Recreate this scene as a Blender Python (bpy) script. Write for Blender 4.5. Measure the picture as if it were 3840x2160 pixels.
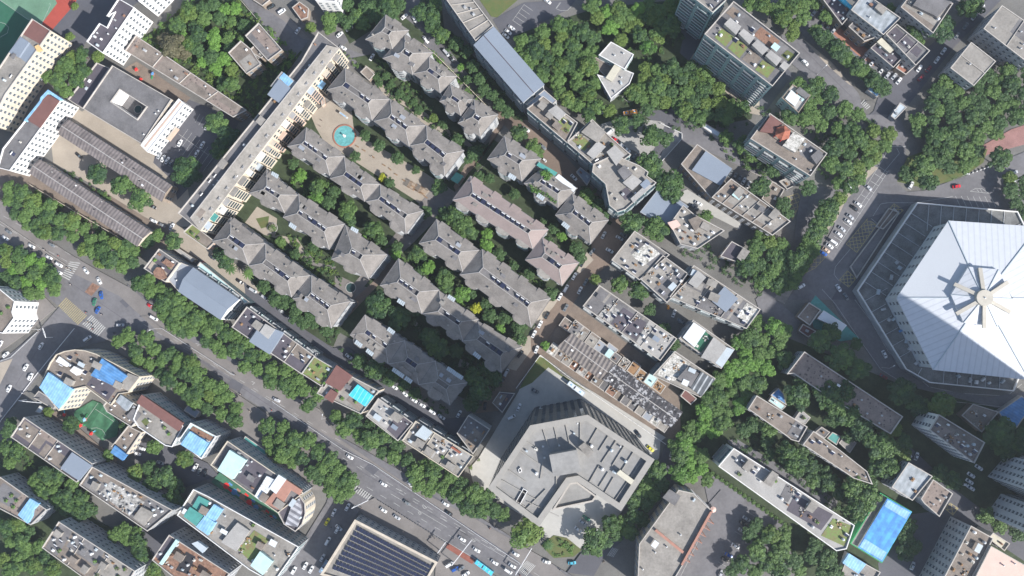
import bpy, math, random
from mathutils import Vector, Quaternion, Matrix
import numpy as np
R = math.radians
for o in list(bpy.data.objects): bpy.data.objects.remove(o)
S = bpy.context.scene; COL = S.collection
random.seed(7)
# ---------------------------------------------------------------- camera: a drone 413 m up looking almost straight down
F = 2700.0; H = 413.0; CX, CY = 1920.0, 1080.0; NAD = (2080.0, 1230.0)
nv = Vector(((NAD[0]-CX)/F, -(NAD[1]-CY)/F, -1)).normalized()
CQ = nv.rotation_difference(Vector((0, 0, -1)))
cam = bpy.data.cameras.new('camera'); co = bpy.data.objects.new('camera', cam); COL.objects.link(co)
cam.sensor_width = 36; cam.lens = F/3840*36; cam.clip_start = 1; cam.clip_end = 5000
co.location = (0, 0, H); co.rotation_mode = 'QUATERNION'; co.rotation_quaternion = CQ
S.camera = co
# ---------------------------------------------------------------- sky and sun
SUN_EL = 34.0; SDX, SDY = -0.81, 0.585       # ground direction in which shadows fall
W = bpy.data.worlds.new('World'); S.world = W; W.use_nodes = True
wn = W.node_tree.nodes; wl = W.node_tree.links
sky = wn.new('ShaderNodeTexSky'); sky.sky_type = 'NISHITA'; sky.sun_disc = False
sky.sun_elevation = R(SUN_EL); sky.sun_rotation = math.atan2(-SDX, -SDY)
sky.air_density = 1.0; sky.dust_density = 1.0
bg = wn['Background']; bg.inputs[1].default_value = 0.105; wl.new(sky.outputs[0], bg.inputs[0])
sl = bpy.data.lights.new('sun', 'SUN'); sl.energy = 5.0; sl.angle = R(0.6); sl.color = (1.0, 0.965, 0.925)
so = bpy.data.objects.new('sun', sl); COL.objects.link(so)
ce, se = math.cos(R(SUN_EL)), math.sin(R(SUN_EL)); dn = math.hypot(SDX, SDY)
so.rotation_euler = Vector((SDX/dn*ce, SDY/dn*ce, -se)).to_track_quat('-Z', 'Y').to_euler()
so.location = (0, 0, 300)
S.view_settings.view_transform = 'Standard'; S.view_settings.look = 'None'; S.view_settings.gamma = 1
S.view_settings.exposure = 0.76
# ---------------------------------------------------------------- tracing helpers: a spot read off the photograph becomes a 3D point at its own height
TL = {'a': (0, 0, 1/3.22), 'b': (800, 0, 1/3.22), 'c': (1600, 0, 1/3.22), 'd': (2400, 0, 1/3.22), 'e': (3040, 0, 1/3.22),
      'f': (0, 400, .5), 'g': (1276, 400, .5), 'h': (2552, 400, .5), 'i': (0, 920, .5), 'j': (1276, 920, .5), 'k': (2552, 920, .5),
      'l': (0, 1436, .5), 'm': (1276, 1436, .5), 'n': (2552, 1436, .5), 'w': (0, 0, 3840/2576.), 'x': (0, 0, 1)}
def P(x, y, z=0.0):
    d = CQ @ Vector(((x-CX)/F, -(y-CY)/F, -1)); k = (z-H)/d.z
    return Vector((d.x*k, d.y*k, z))
def T(t, x, y): a, b, s = TL[t]; return (a+x*s, b+y*s)
def pts(s):
    out = []; t = 'x'
    for tok in s.split():
        if ':' in tok: t, tok = tok.split(':')
        if not tok: continue
        x, y = tok.split(','); out.append(T(t, float(x), float(y)))
    return out
def poly(s, z=0.0):
    p = [P(x, y, z) for x, y in pts(s)]
    a = sum(p[i].x*p[(i+1) % len(p)].y-p[(i+1) % len(p)].x*p[i].y for i in range(len(p)))
    return p if a > 0 else p[::-1]
def quad(s, z): return [P(x, y, z) for x, y in pts(s)]      # keeps the order west, north, east, south
def inside(x, y, pl):
    c = False; j = len(pl)-1
    for i in range(len(pl)):
        a, b = pl[i], pl[j]
        if (a.y > y) != (b.y > y) and x < (b.x-a.x)*(y-a.y)/(b.y-a.y)+a.x: c = not c
        j = i
    return c
def inset(p, d):
    n = len(p); out = []
    for i in range(n):
        a, b, c = p[i-1], p[i], p[(i+1) % n]
        e1 = (b-a); e1.z = 0; e1.normalize(); e2 = (c-b); e2.z = 0; e2.normalize()
        n1 = Vector((-e1.y, e1.x, 0)); n2 = Vector((-e2.y, e2.x, 0)); m = n1+n2
        if m.length < 1e-4: m = n1
        m.normalize(); k = d/max(.35, m.dot(n1)); out.append(b+m*k)
    return out
# ---------------------------------------------------------------- procedural materials
M = {}
def newmat(name):
    m = bpy.data.materials.new(name); m.use_nodes = True; M[name] = m
    nt = m.node_tree; return m, nt, nt.nodes['Principled BSDF']
def mat(name, c, rough=.85, var=.25, sc=.25, sc2=1.6, c2=None, spots=0, metal=0, bump=0, spec=.3):
    m, nt, b = newmat(name); N = nt.nodes.new; L = nt.links.new
    geo = N('ShaderNodeNewGeometry')
    n1 = N('ShaderNodeTexNoise'); n1.inputs['Scale'].default_value = sc; n1.inputs['Detail'].default_value = 6; n1.inputs['Roughness'].default_value = .65
    n2 = N('ShaderNodeTexNoise'); n2.inputs['Scale'].default_value = sc2; n2.inputs['Detail'].default_value = 3
    L(geo.outputs['Position'], n1.inputs['Vector']); L(geo.outputs['Position'], n2.inputs['Vector'])
    ad = N('ShaderNodeMath'); ad.operation = 'MULTIPLY_ADD'; L(n2.outputs['Fac'], ad.inputs[0]); ad.inputs[1].default_value = .45; L(n1.outputs['Fac'], ad.inputs[2])
    mr = N('ShaderNodeMapRange'); mr.inputs[1].default_value = .50; mr.inputs[2].default_value = .95
    L(ad.outputs[0], mr.inputs[0])
    mx = N('ShaderNodeMix'); mx.data_type = 'RGBA'; L(mr.outputs[0], mx.inputs[0])
    lo = c2 if c2 else tuple(v*(1-var) for v in c); hi = tuple(min(1, v*(1+var*.8)) for v in c)
    mx.inputs[6].default_value = (*lo, 1); mx.inputs[7].default_value = (*hi, 1)
    out = mx.outputs[2]
    if spots:
        v = N('ShaderNodeTexVoronoi'); v.inputs['Scale'].default_value = spots; L(geo.outputs['Position'], v.inputs['Vector'])
        r = N('ShaderNodeMapRange'); r.inputs[1].default_value = .22; r.inputs[2].default_value = .3; r.inputs[3].default_value = .75; r.inputs[4].default_value = 0
        L(v.outputs['Distance'], r.inputs[0])
        m2 = N('ShaderNodeMix'); m2.data_type = 'RGBA'; L(r.outputs[0], m2.inputs[0]); L(out, m2.inputs[6])
        m2.inputs[7].default_value = (c[0]*.25, c[1]*.25, c[2]*.27, 1); out = m2.outputs[2]
    L(out, b.inputs['Base Color'])
    b.inputs['Roughness'].default_value = rough; b.inputs['Metallic'].default_value = metal
    b.inputs['Specular IOR Level'].default_value = spec
    if bump:
        bp = N('ShaderNodeBump'); bp.inputs['Strength'].default_value = bump; bp.inputs['Distance'].default_value = .4
        L(n2.outputs['Fac'], bp.inputs['Height']); L(bp.outputs[0], b.inputs['Normal'])
    return m
def stripe(name, c1, c2, ang, period, duty=.5, rough=.7, c3=None, lo=.72):
    """bands along the direction ang (degrees, world) repeated every `period` metres"""
    m, nt, b = newmat(name); N = nt.nodes.new; L = nt.links.new
    geo = N('ShaderNodeNewGeometry'); dp = N('ShaderNodeVectorMath'); dp.operation = 'DOT_PRODUCT'
    L(geo.outputs['Position'], dp.inputs[0]); dp.inputs[1].default_value = (math.cos(R(ang))/period, math.sin(R(ang))/period, 0)
    fr = N('ShaderNodeMath'); fr.operation = 'FRACT'; L(dp.outputs['Value'], fr.inputs[0])
    r = N('ShaderNodeMapRange'); r.inputs[1].default_value = duty-.08; r.inputs[2].default_value = duty+.08; L(fr.outputs[0], r.inputs[0])
    mx = N('ShaderNodeMix'); mx.data_type = 'RGBA'; L(r.outputs[0], mx.inputs[0]); mx.inputs[6].default_value = (*c1, 1); mx.inputs[7].default_value = (*c2, 1)
    n1 = N('ShaderNodeTexNoise'); n1.inputs['Scale'].default_value = .35; n1.inputs['Detail'].default_value = 6; L(geo.outputs['Position'], n1.inputs['Vector'])
    r2 = N('ShaderNodeMapRange'); r2.inputs[1].default_value = .35; r2.inputs[2].default_value = .65; r2.inputs[3].default_value = lo; r2.inputs[4].default_value = 1+(1-lo)*.5
    L(n1.outputs['Fac'], r2.inputs[0])
    vm = N('ShaderNodeVectorMath'); vm.operation = 'SCALE'; L(mx.outputs[2], vm.inputs[0]); L(r2.outputs[0], vm.inputs['Scale'])
    out = vm.outputs[0]
    if c3:
        n3 = N('ShaderNodeTexNoise'); n3.inputs['Scale'].default_value = .5; n3.inputs['Detail'].default_value = 8; n3.inputs['Roughness'].default_value = .7; L(geo.outputs['Position'], n3.inputs['Vector'])
        r3 = N('ShaderNodeMapRange'); r3.inputs[1].default_value = .54; r3.inputs[2].default_value = .58; L(n3.outputs['Fac'], r3.inputs[0])
        m3 = N('ShaderNodeMix'); m3.data_type = 'RGBA'; L(r3.outputs[0], m3.inputs[0]); L(out, m3.inputs[6]); m3.inputs[7].default_value = (*c3, 1); out = m3.outputs[2]
    L(out, b.inputs['Base Color']); b.inputs['Roughness'].default_value = rough
    return m
def leafmat(name, c, c2):
    m, nt, b = newmat(name); N = nt.nodes.new; L = nt.links.new
    geo = N('ShaderNodeNewGeometry'); oi = N('ShaderNodeObjectInfo')
    n = N('ShaderNodeTexNoise'); n.inputs['Scale'].default_value = .45; n.inputs['Detail'].default_value = 5; L(geo.outputs['Position'], n.inputs['Vector'])
    a = N('ShaderNodeMath'); a.operation = 'MULTIPLY_ADD'; L(oi.outputs['Random'], a.inputs[0]); a.inputs[1].default_value = .5; L(n.outputs['Fac'], a.inputs[2])
    r = N('ShaderNodeMapRange'); r.inputs[1].default_value = .45; r.inputs[2].default_value = 1.05; L(a.outputs[0], r.inputs[0])
    mx = N('ShaderNodeMix'); mx.data_type = 'RGBA'; L(r.outputs[0], mx.inputs[0]); mx.inputs[6].default_value = (*c, 1); mx.inputs[7].default_value = (*c2, 1)
    L(mx.outputs[2], b.inputs['Base Color']); b.inputs['Roughness'].default_value = .6; b.inputs['Specular IOR Level'].default_value = .25
    return m
mat('ground', (.15, .145, .135), var=.3, sc=.05)
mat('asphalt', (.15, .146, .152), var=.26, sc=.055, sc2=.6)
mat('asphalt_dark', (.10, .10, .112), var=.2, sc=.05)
mat('brown_road', (.19, .145, .115), var=.22, sc=.06)
mat('tan', (.335, .292, .24), var=.14, sc=.1)
mat('dirt', (.20, .16, .13), var=.3, sc=.12)
mat('concrete_pale', (.40, .39, .362), var=.12, sc=.06, sc2=.5)
mat('pavement', (.19, .175, .165), var=.2, sc=.08)
mat('redbrick', (.33, .155, .11), var=.2, sc=.2)
mat('pinkpave', (.28, .155, .14), var=.2, sc=.2)
mat('lawn', (.06, .095, .03), var=.35, sc=.2, c2=(.13, .125, .05))
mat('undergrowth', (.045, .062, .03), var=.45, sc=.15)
mat('turf', (.03, .115, .07), var=.15, sc=.1)
mat('turf_pale', (.13, .24, .16), var=.25, sc=.08)
mat('track', (.36, .07, .05), var=.12, sc=.2)
mat('pool', (.13, .36, .37), rough=.15, var=.3, sc=.5, bump=.3)
mat('pondwater', (.03, .06, .06), rough=.15, var=.1)
mat('marking', (.42, .42, .40), var=.2, sc=.8)
mat('marking_yellow', (.36, .30, .15), var=.2, sc=.8)
mat('marking_red', (.24, .09, .065), var=.2, sc=.4)
mat('playmat', (.06, .16, .10), var=.3, sc=.1)
stripe('turf_striped', (.035, .12, .06), (.055, .16, .085), 150, 9)
# roofs
mat('slate', (.205, .188, .172), var=.3, sc=.18, sc2=1.3)
mat('slate_pink', (.265, .215, .20), var=.12, sc=.2)
mat('ridge', (.37, .355, .34), var=.15)
mat('conc', (.255, .238, .215), var=.32, sc=.12, sc2=.9)
mat('conc_pale', (.33, .32, .305), var=.22, sc=.1)
mat('conc_dark', (.155, .15, .152), var=.35, sc=.12)
mat('conc_brown', (.20, .17, .145), var=.4, sc=.15)
mat('tar', (.095, .085, .10), var=.25, sc=.12)
mat('gravel', (.235, .19, .165), var=.25, sc=.3, spots=.5)
mat('steelblue', (.215, .25, .30), rough=.5, var=.08, sc=.05)
mat('steelgrey', (.29, .31, .34), rough=.5, var=.1, sc=.08)
mat('steel_light', (.42, .47, .50), rough=.5, var=.12)
stripe('skyblue', (.21, .42, .66), (.27, .48, .68), -31, 1.5, .6, lo=.78)
stripe('blue', (.075, .22, .46), (.11, .26, .48), 59, 1.5, .6, lo=.75)
stripe('cyan', (.05, .50, .65), (.25, .60, .70), -31, 2.6, .86, lo=.85)
mat('teal', (.08, .28, .25), rough=.5, var=.2)
mat('palecyan', (.45, .62, .62), rough=.5, var=.12)
mat('whitemetal', (.60, .63, .65), rough=.45, var=.06)
mat('redbrown', (.17, .085, .075), var=.15)
mat('orange', (.36, .19, .145), var=.12)
mat('terracotta', (.28, .10, .065), var=.15)
mat('yellowpale', (.50, .47, .38), var=.1)
mat('pink', (.62, .44, .38), var=.08)
mat('rust', (.23, .135, .095), var=.45, sc=.6)
mat('roofgrass', (.11, .19, .05), var=.4, sc=.4, c2=(.19, .13, .08))
mat('junk', (.34, .33, .31), var=.75, sc=.5, sc2=1.2, c2=(.06, .06, .06))
mat('brokenwhite', (.62, .60, .56), var=.3, sc=.6, sc2=1.5, c2=(.10, .10, .08))
stripe('barrack', (.215, .185, .175), (.135, .118, .115), -31, 2.1, .55)
stripe('barrack_pale', (.25, .22, .20), (.10, .09, .09), -31, 2.4, .5)
stripe('barrack_black', (.06, .055, .06), (.03, .03, .035), -31, 2.2, .5, c3=(.36, .36, .37))
stripe('corr_grey', (.33, .36, .385), (.27, .30, .32), -31, 3.2, .5)
stripe('corr_white', (.70, .72, .72), (.55, .58, .60), 59, 1.6, .6)
stripe('bluepool_roof', (.05, .24, .60), (.06, .30, .68), -32, 4, .5)
stripe('awning', (.42, .42, .44), (.18, .18, .2), 60, 3.0, .5)
#stripe('arena_roof', (.66, .71, .76), (.52, .58, .64), 0, 2.6, .78, rough=.4)
mat('arena_plain', (.54, .56, .58), rough=.4, var=.05, sc=.02)
mat('spoke', (.46, .43, .37), var=.12)
mat('arena_deck', (.165, .168, .165), var=.5, sc=.15)
stripe('cornframe', (.4, .42, .43), (.08, .09, .1), -31, 3.0, .25)
# walls
mat('w_white', (.68, .67, .655), var=.07)
mat('w_cream', (.50, .445, .36), var=.12)
mat('w_peach', (.48, .36, .29), var=.12)
mat('w_grey', (.34, .35, .36), var=.25)
mat('w_brown', (.25, .205, .165), var=.25)
mat('w_beige', (.50, .44, .36), var=.2)
mat('w_teal', (.30, .40, .40), var=.25)
mat('w_yellow', (.62, .42, .20), var=.12)
mat('w_tower', (.45, .47, .49), var=.1)
mat('parapet', (.42, .39, .355), var=.2)
mat('parapet_white', (.66, .65, .63), var=.12)
mat('frame', (.33, .34, .35), var=.1); mat('balcony_mat', (.40, .42, .43), var=.3, sc=.8)
mat('glass', (.045, .065, .08), rough=.12, var=.2, spec=.6)
mat('tealglass', (.06, .17, .18), rough=.2, var=.2, spec=.6)
mat('solar', (.025, .03, .06), rough=.25, var=.2, spec=.5); mat('solarframe', (.35, .35, .30), var=.1)
mat('white', (.68, .68, .68), var=.05); mat('metal', (.45, .46, .47), rough=.4, var=.1)
mat('rubber', (.02, .02, .02), var=.1); mat('black', (.03, .03, .035), var=.2)
mat('bark', (.10, .075, .055), var=.3, sc=2)
mat('wood', (.28, .17, .09), var=.3, sc=1)
mat('skin', (.45, .28, .2), var=.05); mat('red', (.62, .03, .03), var=.1); mat('green', (.05, .30, .12), var=.1)
leafmat('leaf_dark', (.027, .060, .026), (.060, .112, .038))
leafmat('leaf_mid', (.042, .088, .026), (.095, .162, .044))
leafmat('leaf_bright', (.055, .13, .028), (.115, .225, .042))
leafmat('leaf_olive', (.060, .105, .024), (.11, .165, .038))
leafmat('leaf_dry', (.065, .07, .035), (.12, .11, .065))
mat('tower_deck', (.255, .25, .24), var=.22, sc=.09, sc2=.6)
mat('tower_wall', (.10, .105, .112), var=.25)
mat('tower_rim', (.30, .285, .26), var=.1)
leafmat('leaf_yellow', (.22, .26, .02), (.34, .36, .03))
# ---------------------------------------------------------------- mesh building
class MB:
    def __init__(s): s.v = []; s.f = []; s.m = []
    def face(s, p, mi=0):
        k = len(s.v); s.v += [tuple(q) for q in p]; s.f.append(tuple(range(k, k+len(p)))); s.m.append(mi)
    def prism(s, p, z0, z1, mi=0, top=True, bottom=False, mt=None):
        n = len(p); lo = [(q.x, q.y, z0) for q in p]; hi = [(q.x, q.y, z1) for q in p]
        for i in range(n): j = (i+1) % n; s.face([lo[i], lo[j], hi[j], hi[i]], mi)
        if top: s.face(hi, mi if mt is None else mt)
        if bottom: s.face(lo[::-1], mi)
    def ring(s, out, inn, z0, z1, mi=0):
        n = len(out)
        for i in range(n):
            j = (i+1) % n; a, b, c, d = out[i], out[j], inn[j], inn[i]
            s.face([(a.x, a.y, z0), (b.x, b.y, z0), (b.x, b.y, z1), (a.x, a.y, z1)], mi)
            s.face([(a.x, a.y, z1), (b.x, b.y, z1), (c.x, c.y, z1), (d.x, d.y, z1)], mi)
            s.face([(d.x, d.y, z1), (c.x, c.y, z1), (c.x, c.y, z0), (d.x, d.y, z0)], mi)
    def box(s, c, ax, lx, ly, z0, z1, mi=0, bottom=False):
        ax = Vector((ax[0], ax[1], 0)).normalized(); ay = Vector((-ax.y, ax.x, 0)); c = Vector((c[0], c[1], 0))
        s.prism([c-ax*lx/2-ay*ly/2, c+ax*lx/2-ay*ly/2, c+ax*lx/2+ay*ly/2, c-ax*lx/2+ay*ly/2], z0, z1, mi, bottom=bottom)
    def bar(s, a, b, w, h, mi=0):
        """a rectangular bar between two 3D points"""
        a, b = Vector(a), Vector(b); d = (b-a).normalized(); side = d.cross(Vector((0, 0, 1)))
        if side.length < 1e-3: side = Vector((1, 0, 0))
        side.normalize(); up = side.cross(d).normalized(); r = []
        for p in (a, b): r.append([p+side*x*w/2+up*y*h/2 for x, y in ((-1, -1), (1, -1), (1, 1), (-1, 1))])
        for i in range(4): j = (i+1) % 4; s.face([r[0][i], r[0][j], r[1][j], r[1][i]], mi)
        s.face(r[1], mi); s.face(r[0][::-1], mi)
    def cyl(s, c, r0, r1, z0, z1, n=10, mi=0, cap=True):
        a = [(c[0]+r0*math.cos(6.2832*i/n), c[1]+r0*math.sin(6.2832*i/n), z0) for i in range(n)]
        b = [(c[0]+r1*math.cos(6.2832*i/n), c[1]+r1*math.sin(6.2832*i/n), z1) for i in range(n)]
        for i in range(n): j = (i+1) % n; s.face([a[i], a[j], b[j], b[i]], mi)
        if cap: s.face(b, mi)
    def tube(s, a, b, r, n=8, mi=0):
        a, b = Vector(a), Vector(b); d = (b-a).normalized(); x = d.orthogonal().normalized(); y = d.cross(x)
        A = [a+(x*math.cos(6.2832*i/n)+y*math.sin(6.2832*i/n))*r for i in range(n)]; B = [q+(b-a) for q in A]
        for i in range(n): j = (i+1) % n; s.face([A[i], A[j], B[j], B[i]], mi)
        s.face(B, mi); s.face(A[::-1], mi)
    def mesh(s, name, mats, off=(0, 0, 0)):
        me = bpy.data.meshes.new(name); me.from_pydata([(x-off[0], y-off[1], z-off[2]) for x, y, z in s.v], [], s.f)
        for m in mats: me.materials.append(M[m])
        me.polygons.foreach_set('material_index', s.m); me.update(); return me
    def build(s, name, mats, parent=None, part_of=None):
        if not s.f: return None
        if isinstance(mats, str): mats = [mats]
        off = tuple(parent.location) if parent is not None else (0, 0, 0)
        o = bpy.data.objects.new(name, s.mesh(name, mats, off)); COL.objects.link(o)
        if parent is not None:
            o.parent = parent if part_of is None else part_of
        return o
ROOTS = []
def thing(name, label, cat, loc, group=None, rz=0):
    o = bpy.data.objects.new(name, None); COL.objects.link(o); o.location = loc; o.rotation_euler = (0, 0, rz)
    o.empty_display_size = .5
    o['label'] = label; o['category'] = cat
    if group: o['group'] = group
    ROOTS.append(o); return o
def tag(o, label, cat, group=None, kind=None):
    if label: o['label'] = label
    if cat: o['category'] = cat
    if group: o['group'] = group
    if kind: o['kind'] = kind
    return o
def kid(name, me, parent, loc=(0, 0, 0), rz=0):
    o = bpy.data.objects.new(name, me); COL.objects.link(o); o.parent = parent; o.location = loc; o.rotation_euler = (0, 0, rz); return o
FOOT = []      # building footprints in world space, so that trees keep clear of them
# ---------------------------------------------------------------- the ground and what is painted or laid on it
REG = []; ZK = [0.0]
b = MB(); b.face([(-700, -600, -.05), (700, -600, -.05), (700, 600, -.05), (-700, 600, -.05)]); g = b.build('ground', 'ground'); g['kind'] = 'structure'
def gz(x, y):
    z = -.05
    for pl, zz in REG:
        if zz > z and inside(x, y, pl): z = zz
    return z
def region(name, s, m, raised=0):
    ZK[0] += .006; z = ZK[0]+raised; pl = poly(s); b = MB(); b.prism(pl, -.04, z, 0)
    o = b.build(name, m); o['kind'] = 'structure'; REG.append((pl, z)); return o
def lines(name, segs, w, m, dash=None, z=.30):
    b = MB()
    for s in segs:
        p = [P(x, y) for x, y in pts(s)]
        for i in range(len(p)-1):
            a, c = p[i], p[i+1]; L = (c-a).length; d = (c-a).normalized(); n = Vector((-d.y, d.x, 0))*w/2; t = 0
            while t < L:
                e = min(L, t+(dash[0] if dash else L)); q, r = a+d*t, a+d*e
                mm = (q+r)/2; zz = gz(mm.x, mm.y)+.012
                b.face([(v.x, v.y, zz) for v in (q-n, r-n, r+n, q+n)])
                t = e+(dash[1] if dash else 1)
    o = b.build(name, m)
    if o: o['kind'] = 'structure'
    return o
# regions: later ones lie on top of earlier ones
region('dirt_ground', 'f:0,400 600,560 1450,960 1300,1100 700,1000 0,700', 'dirt')
region('dirt_ground', 'j:1500,600 1700,400 2576,1050 2576,1448 2400,1448 1500,820', 'dirt')
region('courtyard_paving', 'f:380,230 560,0 1400,560 1450,900 1280,900 1000,760 400,420', 'tan')
region('courtyard_paving', 'f:420,380 520,330 1330,790 1290,850 1180,870 1090,830 430,420', 'tan')
region('walled_lane', 'f:560,80 640,20 1200,350 1170,440 1120,450 700,150', 'tan')
region('sports_field', 'a:-300,-300 700,-300 640,20 700,0 500,290 0,900 -300,900', 'turf')
region('sports_field', 'a:-100,-200 640,-100 700,40 500,290 320,230 0,0', 'turf_pale')
region('running_track', 'a:640,-60 920,-60 920,40 640,350 620,370 500,290 690,40', 'track')
region('school_yard', 'a:640,350 860,100 930,0 1700,0 1300,300 1040,500 1000,580 890,600', 'asphalt_dark')
region('car_park', 'f:1400,-60 1800,100 1700,300 1330,700 1300,560 1150,420 1190,250', 'asphalt_dark')
region('playground_yard', 'a:1500,830 1650,740 2300,1180 2200,1290 2050,1200 1560,870', 'dirt')
region('woodland_ground', 'w:400,70 480,0 620,0 760,130 640,300 570,260 340,100', 'undergrowth')
region('lane', 'b:330,-20 500,-20 870,230 1180,470 960,720 830,600 560,260', 'asphalt')
region('hardstanding', 'b:560,60 800,100 1200,500 1080,470 850,250', 'pavement')
region('lane', 'b:1180,500 1460,430 1720,260 1800,330 1560,560 1750,640 1980,700 1850,900 1700,830 1550,600 1280,560', 'asphalt')
region('woodland_ground', 'w:820,0 1110,0 1120,100 1060,110 960,60 880,110', 'undergrowth')
region('lane', 'b:2330,-20 2480,-20 2660,500 2300,200', 'asphalt')
region('lane', 'c:-60,430 40,420 700,900 1180,1448 1050,1448 560,960 0,590', 'asphalt')
region('lane', 'g:1180,0 1300,0 1700,380 2120,880 2080,930 1900,780 1600,500 1190,100', 'brown_road')
region('woodland_ground', 'c:120,400 300,380 1250,1448 1060,1448 500,900', 'undergrowth')
region('car_park', 'c:800,240 1180,30 1800,0 1700,120 1350,290 1060,500 900,400', 'asphalt_dark')
region('woodland_ground', 'c:640,0 1100,0 850,210 780,200', 'lawn')
region('woodland_ground', 'w:1290,90 1500,20 1700,0 1900,250 1890,300 1700,330 1560,330 1500,310 1350,200', 'undergrowth')
region('lane', 'd:-20,1350 600,1300 900,1448 300,1560', 'asphalt_dark')
region('brick_yard', 'd:560,700 660,640 1500,1180 1450,1390 1330,1370', 'tan')
region('lane', 'd:400,260 600,260 800,400 590,740 480,640 530,430', 'asphalt_dark')
region('lane', 'h:0,130 80,90 600,380 860,570 800,640 740,600 520,480 100,290 0,260', 'asphalt')
region('side_lane', 'd:1440,1200 1780,830 1850,900 1550,1300 1450,1400', 'asphalt_dark')
region('forecourt', 'h:0,640 50,620 460,880 440,920 0,700', 'concrete_pale')
region('plaza_terrace', 'g:1960,130 2120,80 2400,110 2560,200 2560,240 2390,440 2200,330 2080,280 1940,180', 'conc_pale')
region('lane', 'h:-60,-20 20,-20 0,130 -100,260 -240,560 -320,520 -160,250', 'asphalt_dark')
# upper right
region('car_park', 'e:-200,0 100,-20 330,300 900,900 760,960 700,900 0,520 -300,200', 'asphalt')
region('brick_bays', 'e:260,400 340,330 800,680 760,800 560,660', 'redbrick')
region('campus_road', 'd:1700,420 1960,470 2330,760 2640,1130 2700,1330 2560,1330 2100,1000 1820,760', 'asphalt')
region('roadside_verge', 'd:1960,470 2030,520 2300,740 2560,1040 2520,1020 2250,780', 'tan')
region('side_road', 'e:2150,-20 2320,-20 1740,560 1200,1240 1040,1448 900,1560 640,1448 760,1340 900,900 1350,620', 'asphalt_dark')
region('brick_walk', 'h:2190,390 2250,300 2480,170 2700,100 2700,250 2300,360 2230,420', 'pinkpave')
region('lawn', 'h:1620,560 1700,380 1900,300 2300,320 2270,420 2100,540 1820,610', 'lawn')
region('ring_road', 'h:1330,60 1640,60 1700,240 1680,400 1620,570 1700,640 1830,630 2130,520 2600,330 2700,330 2700,900 2500,830 1780,760 1500,900 1150,1448 800,1448 1000,1170 1150,900 1200,660 1300,620 1450,440 1560,300', 'asphalt')
region('ring_road', 'k:940,220 1200,100 1340,330 1520,600 1560,760 1880,1070 2300,1140 2576,1100 2640,1300 2300,1230 1900,1170 1640,1030 1480,920 1330,690 1180,500 1100,340 1030,380 960,440', 'asphalt')
region('lane', 'h:1000,590 1220,620 1130,800 1020,960 860,1200 700,1448 560,1448 690,1300 850,1040 870,830 900,660', 'asphalt')
region('verge', 'h:1480,460 1240,700 1170,850 1040,1000 920,1200 800,1300 760,1448 720,1400 860,1150 1000,960 1130,790 1200,700 1440,440', 'tan')
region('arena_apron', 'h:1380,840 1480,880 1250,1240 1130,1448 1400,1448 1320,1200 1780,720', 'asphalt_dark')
region('raised_bed', 'k:700,400 830,240 880,270 780,440', 'conc')
region('side_lane', 'k:560,400 700,400 900,560 870,640 780,640 600,520', 'asphalt')
region('green_court', 'k:960,450 1010,375 1340,700 1200,720 1000,620', 'teal')
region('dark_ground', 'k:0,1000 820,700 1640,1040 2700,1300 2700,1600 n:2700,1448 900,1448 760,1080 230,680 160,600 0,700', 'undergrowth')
region('car_park', 'n:150,620 220,680 800,1070 480,1448 -200,1448 -60,1260 220,960', 'asphalt')
region('service_lane', 'n:350,430 420,420 1180,880 1150,960 760,740 360,450', 'asphalt')
region('lane', 'n:1680,440 2060,800 2700,1280 2700,1420 2200,1080 1960,980 1600,600', 'asphalt_dark')
region('car_park', 'n:1600,1000 2000,950 2200,1100 1840,1500 1500,1500 1480,1350 1720,1020', 'asphalt_dark')
# villa quarter in the middle
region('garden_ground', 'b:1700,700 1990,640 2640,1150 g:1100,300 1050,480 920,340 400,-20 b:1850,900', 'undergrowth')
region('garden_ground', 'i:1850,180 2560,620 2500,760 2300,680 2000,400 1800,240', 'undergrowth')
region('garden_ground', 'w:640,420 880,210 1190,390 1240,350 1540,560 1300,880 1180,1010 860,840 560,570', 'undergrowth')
region('plaza', 'f:2330,60 2500,-60 2640,40 g:100,150 180,240 640,500 850,640 860,700 760,780 650,780 560,700 0,340 -100,300 -180,160', 'tan')
region('garden_path', 'f:1930,750 2080,840 2070,960 2230,990 2330,1140 2260,1130 2150,1010 1980,960 1840,870', 'tan')
region('lawn', 'f:1920,840 2020,820 2010,900 1960,915', 'lawn')
region('garden_path', 'f:2250,1080 2300,1090 2380,1170 2520,1200 2510,1225 2350,1190 2270,1130', 'pavement')
region('garden_path', 'b:1840,790 1930,850 2050,1000 2100,1110 2380,1260 2576,1370 g:700,110 820,180 830,215 690,150 640,80 b:2560,1420 2360,1310 2060,1150 1990,1040 1900,920 1800,840', 'tan')
region('garden_path', 'g:500,0 600,0 660,100 810,190 830,230 760,210 620,130', 'tan')
region('garden_path', 'g:870,260 960,300 970,400 920,460 1000,440 1000,300 950,250', 'pavement')
region('garden_path', 'j:-40,230 20,240 120,290 220,320 190,400 60,450 -40,330', 'pavement')
region('garden_path', 'j:900,850 1000,900 1110,970 1100,990 960,920 880,910', 'conc')
region('garden_path', 'j:540,580 570,560 610,640 600,650', 'conc')
region('brick_lane', 'f:1560,1060 2290,120 2230,90 b:1400,1100 1560,840 1480,880 f:2240,40 1480,1010', 'brown_road')
region('inner_lane', 'g:600,720 740,560 860,640 1110,410 1000,520 860,700 560,1010 300,1250 220,1300 100,1448 0,1448 330,1060', 'pavement')
region('inner_lane', 'j:0,600 340,240 400,180 460,110 370,60 250,270 0,500', 'brown_road')
region('inner_lane', 'g:1180,60 1240,120 1030,430 960,500 870,640 850,600 940,440 1100,330', 'brown_road')
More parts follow.
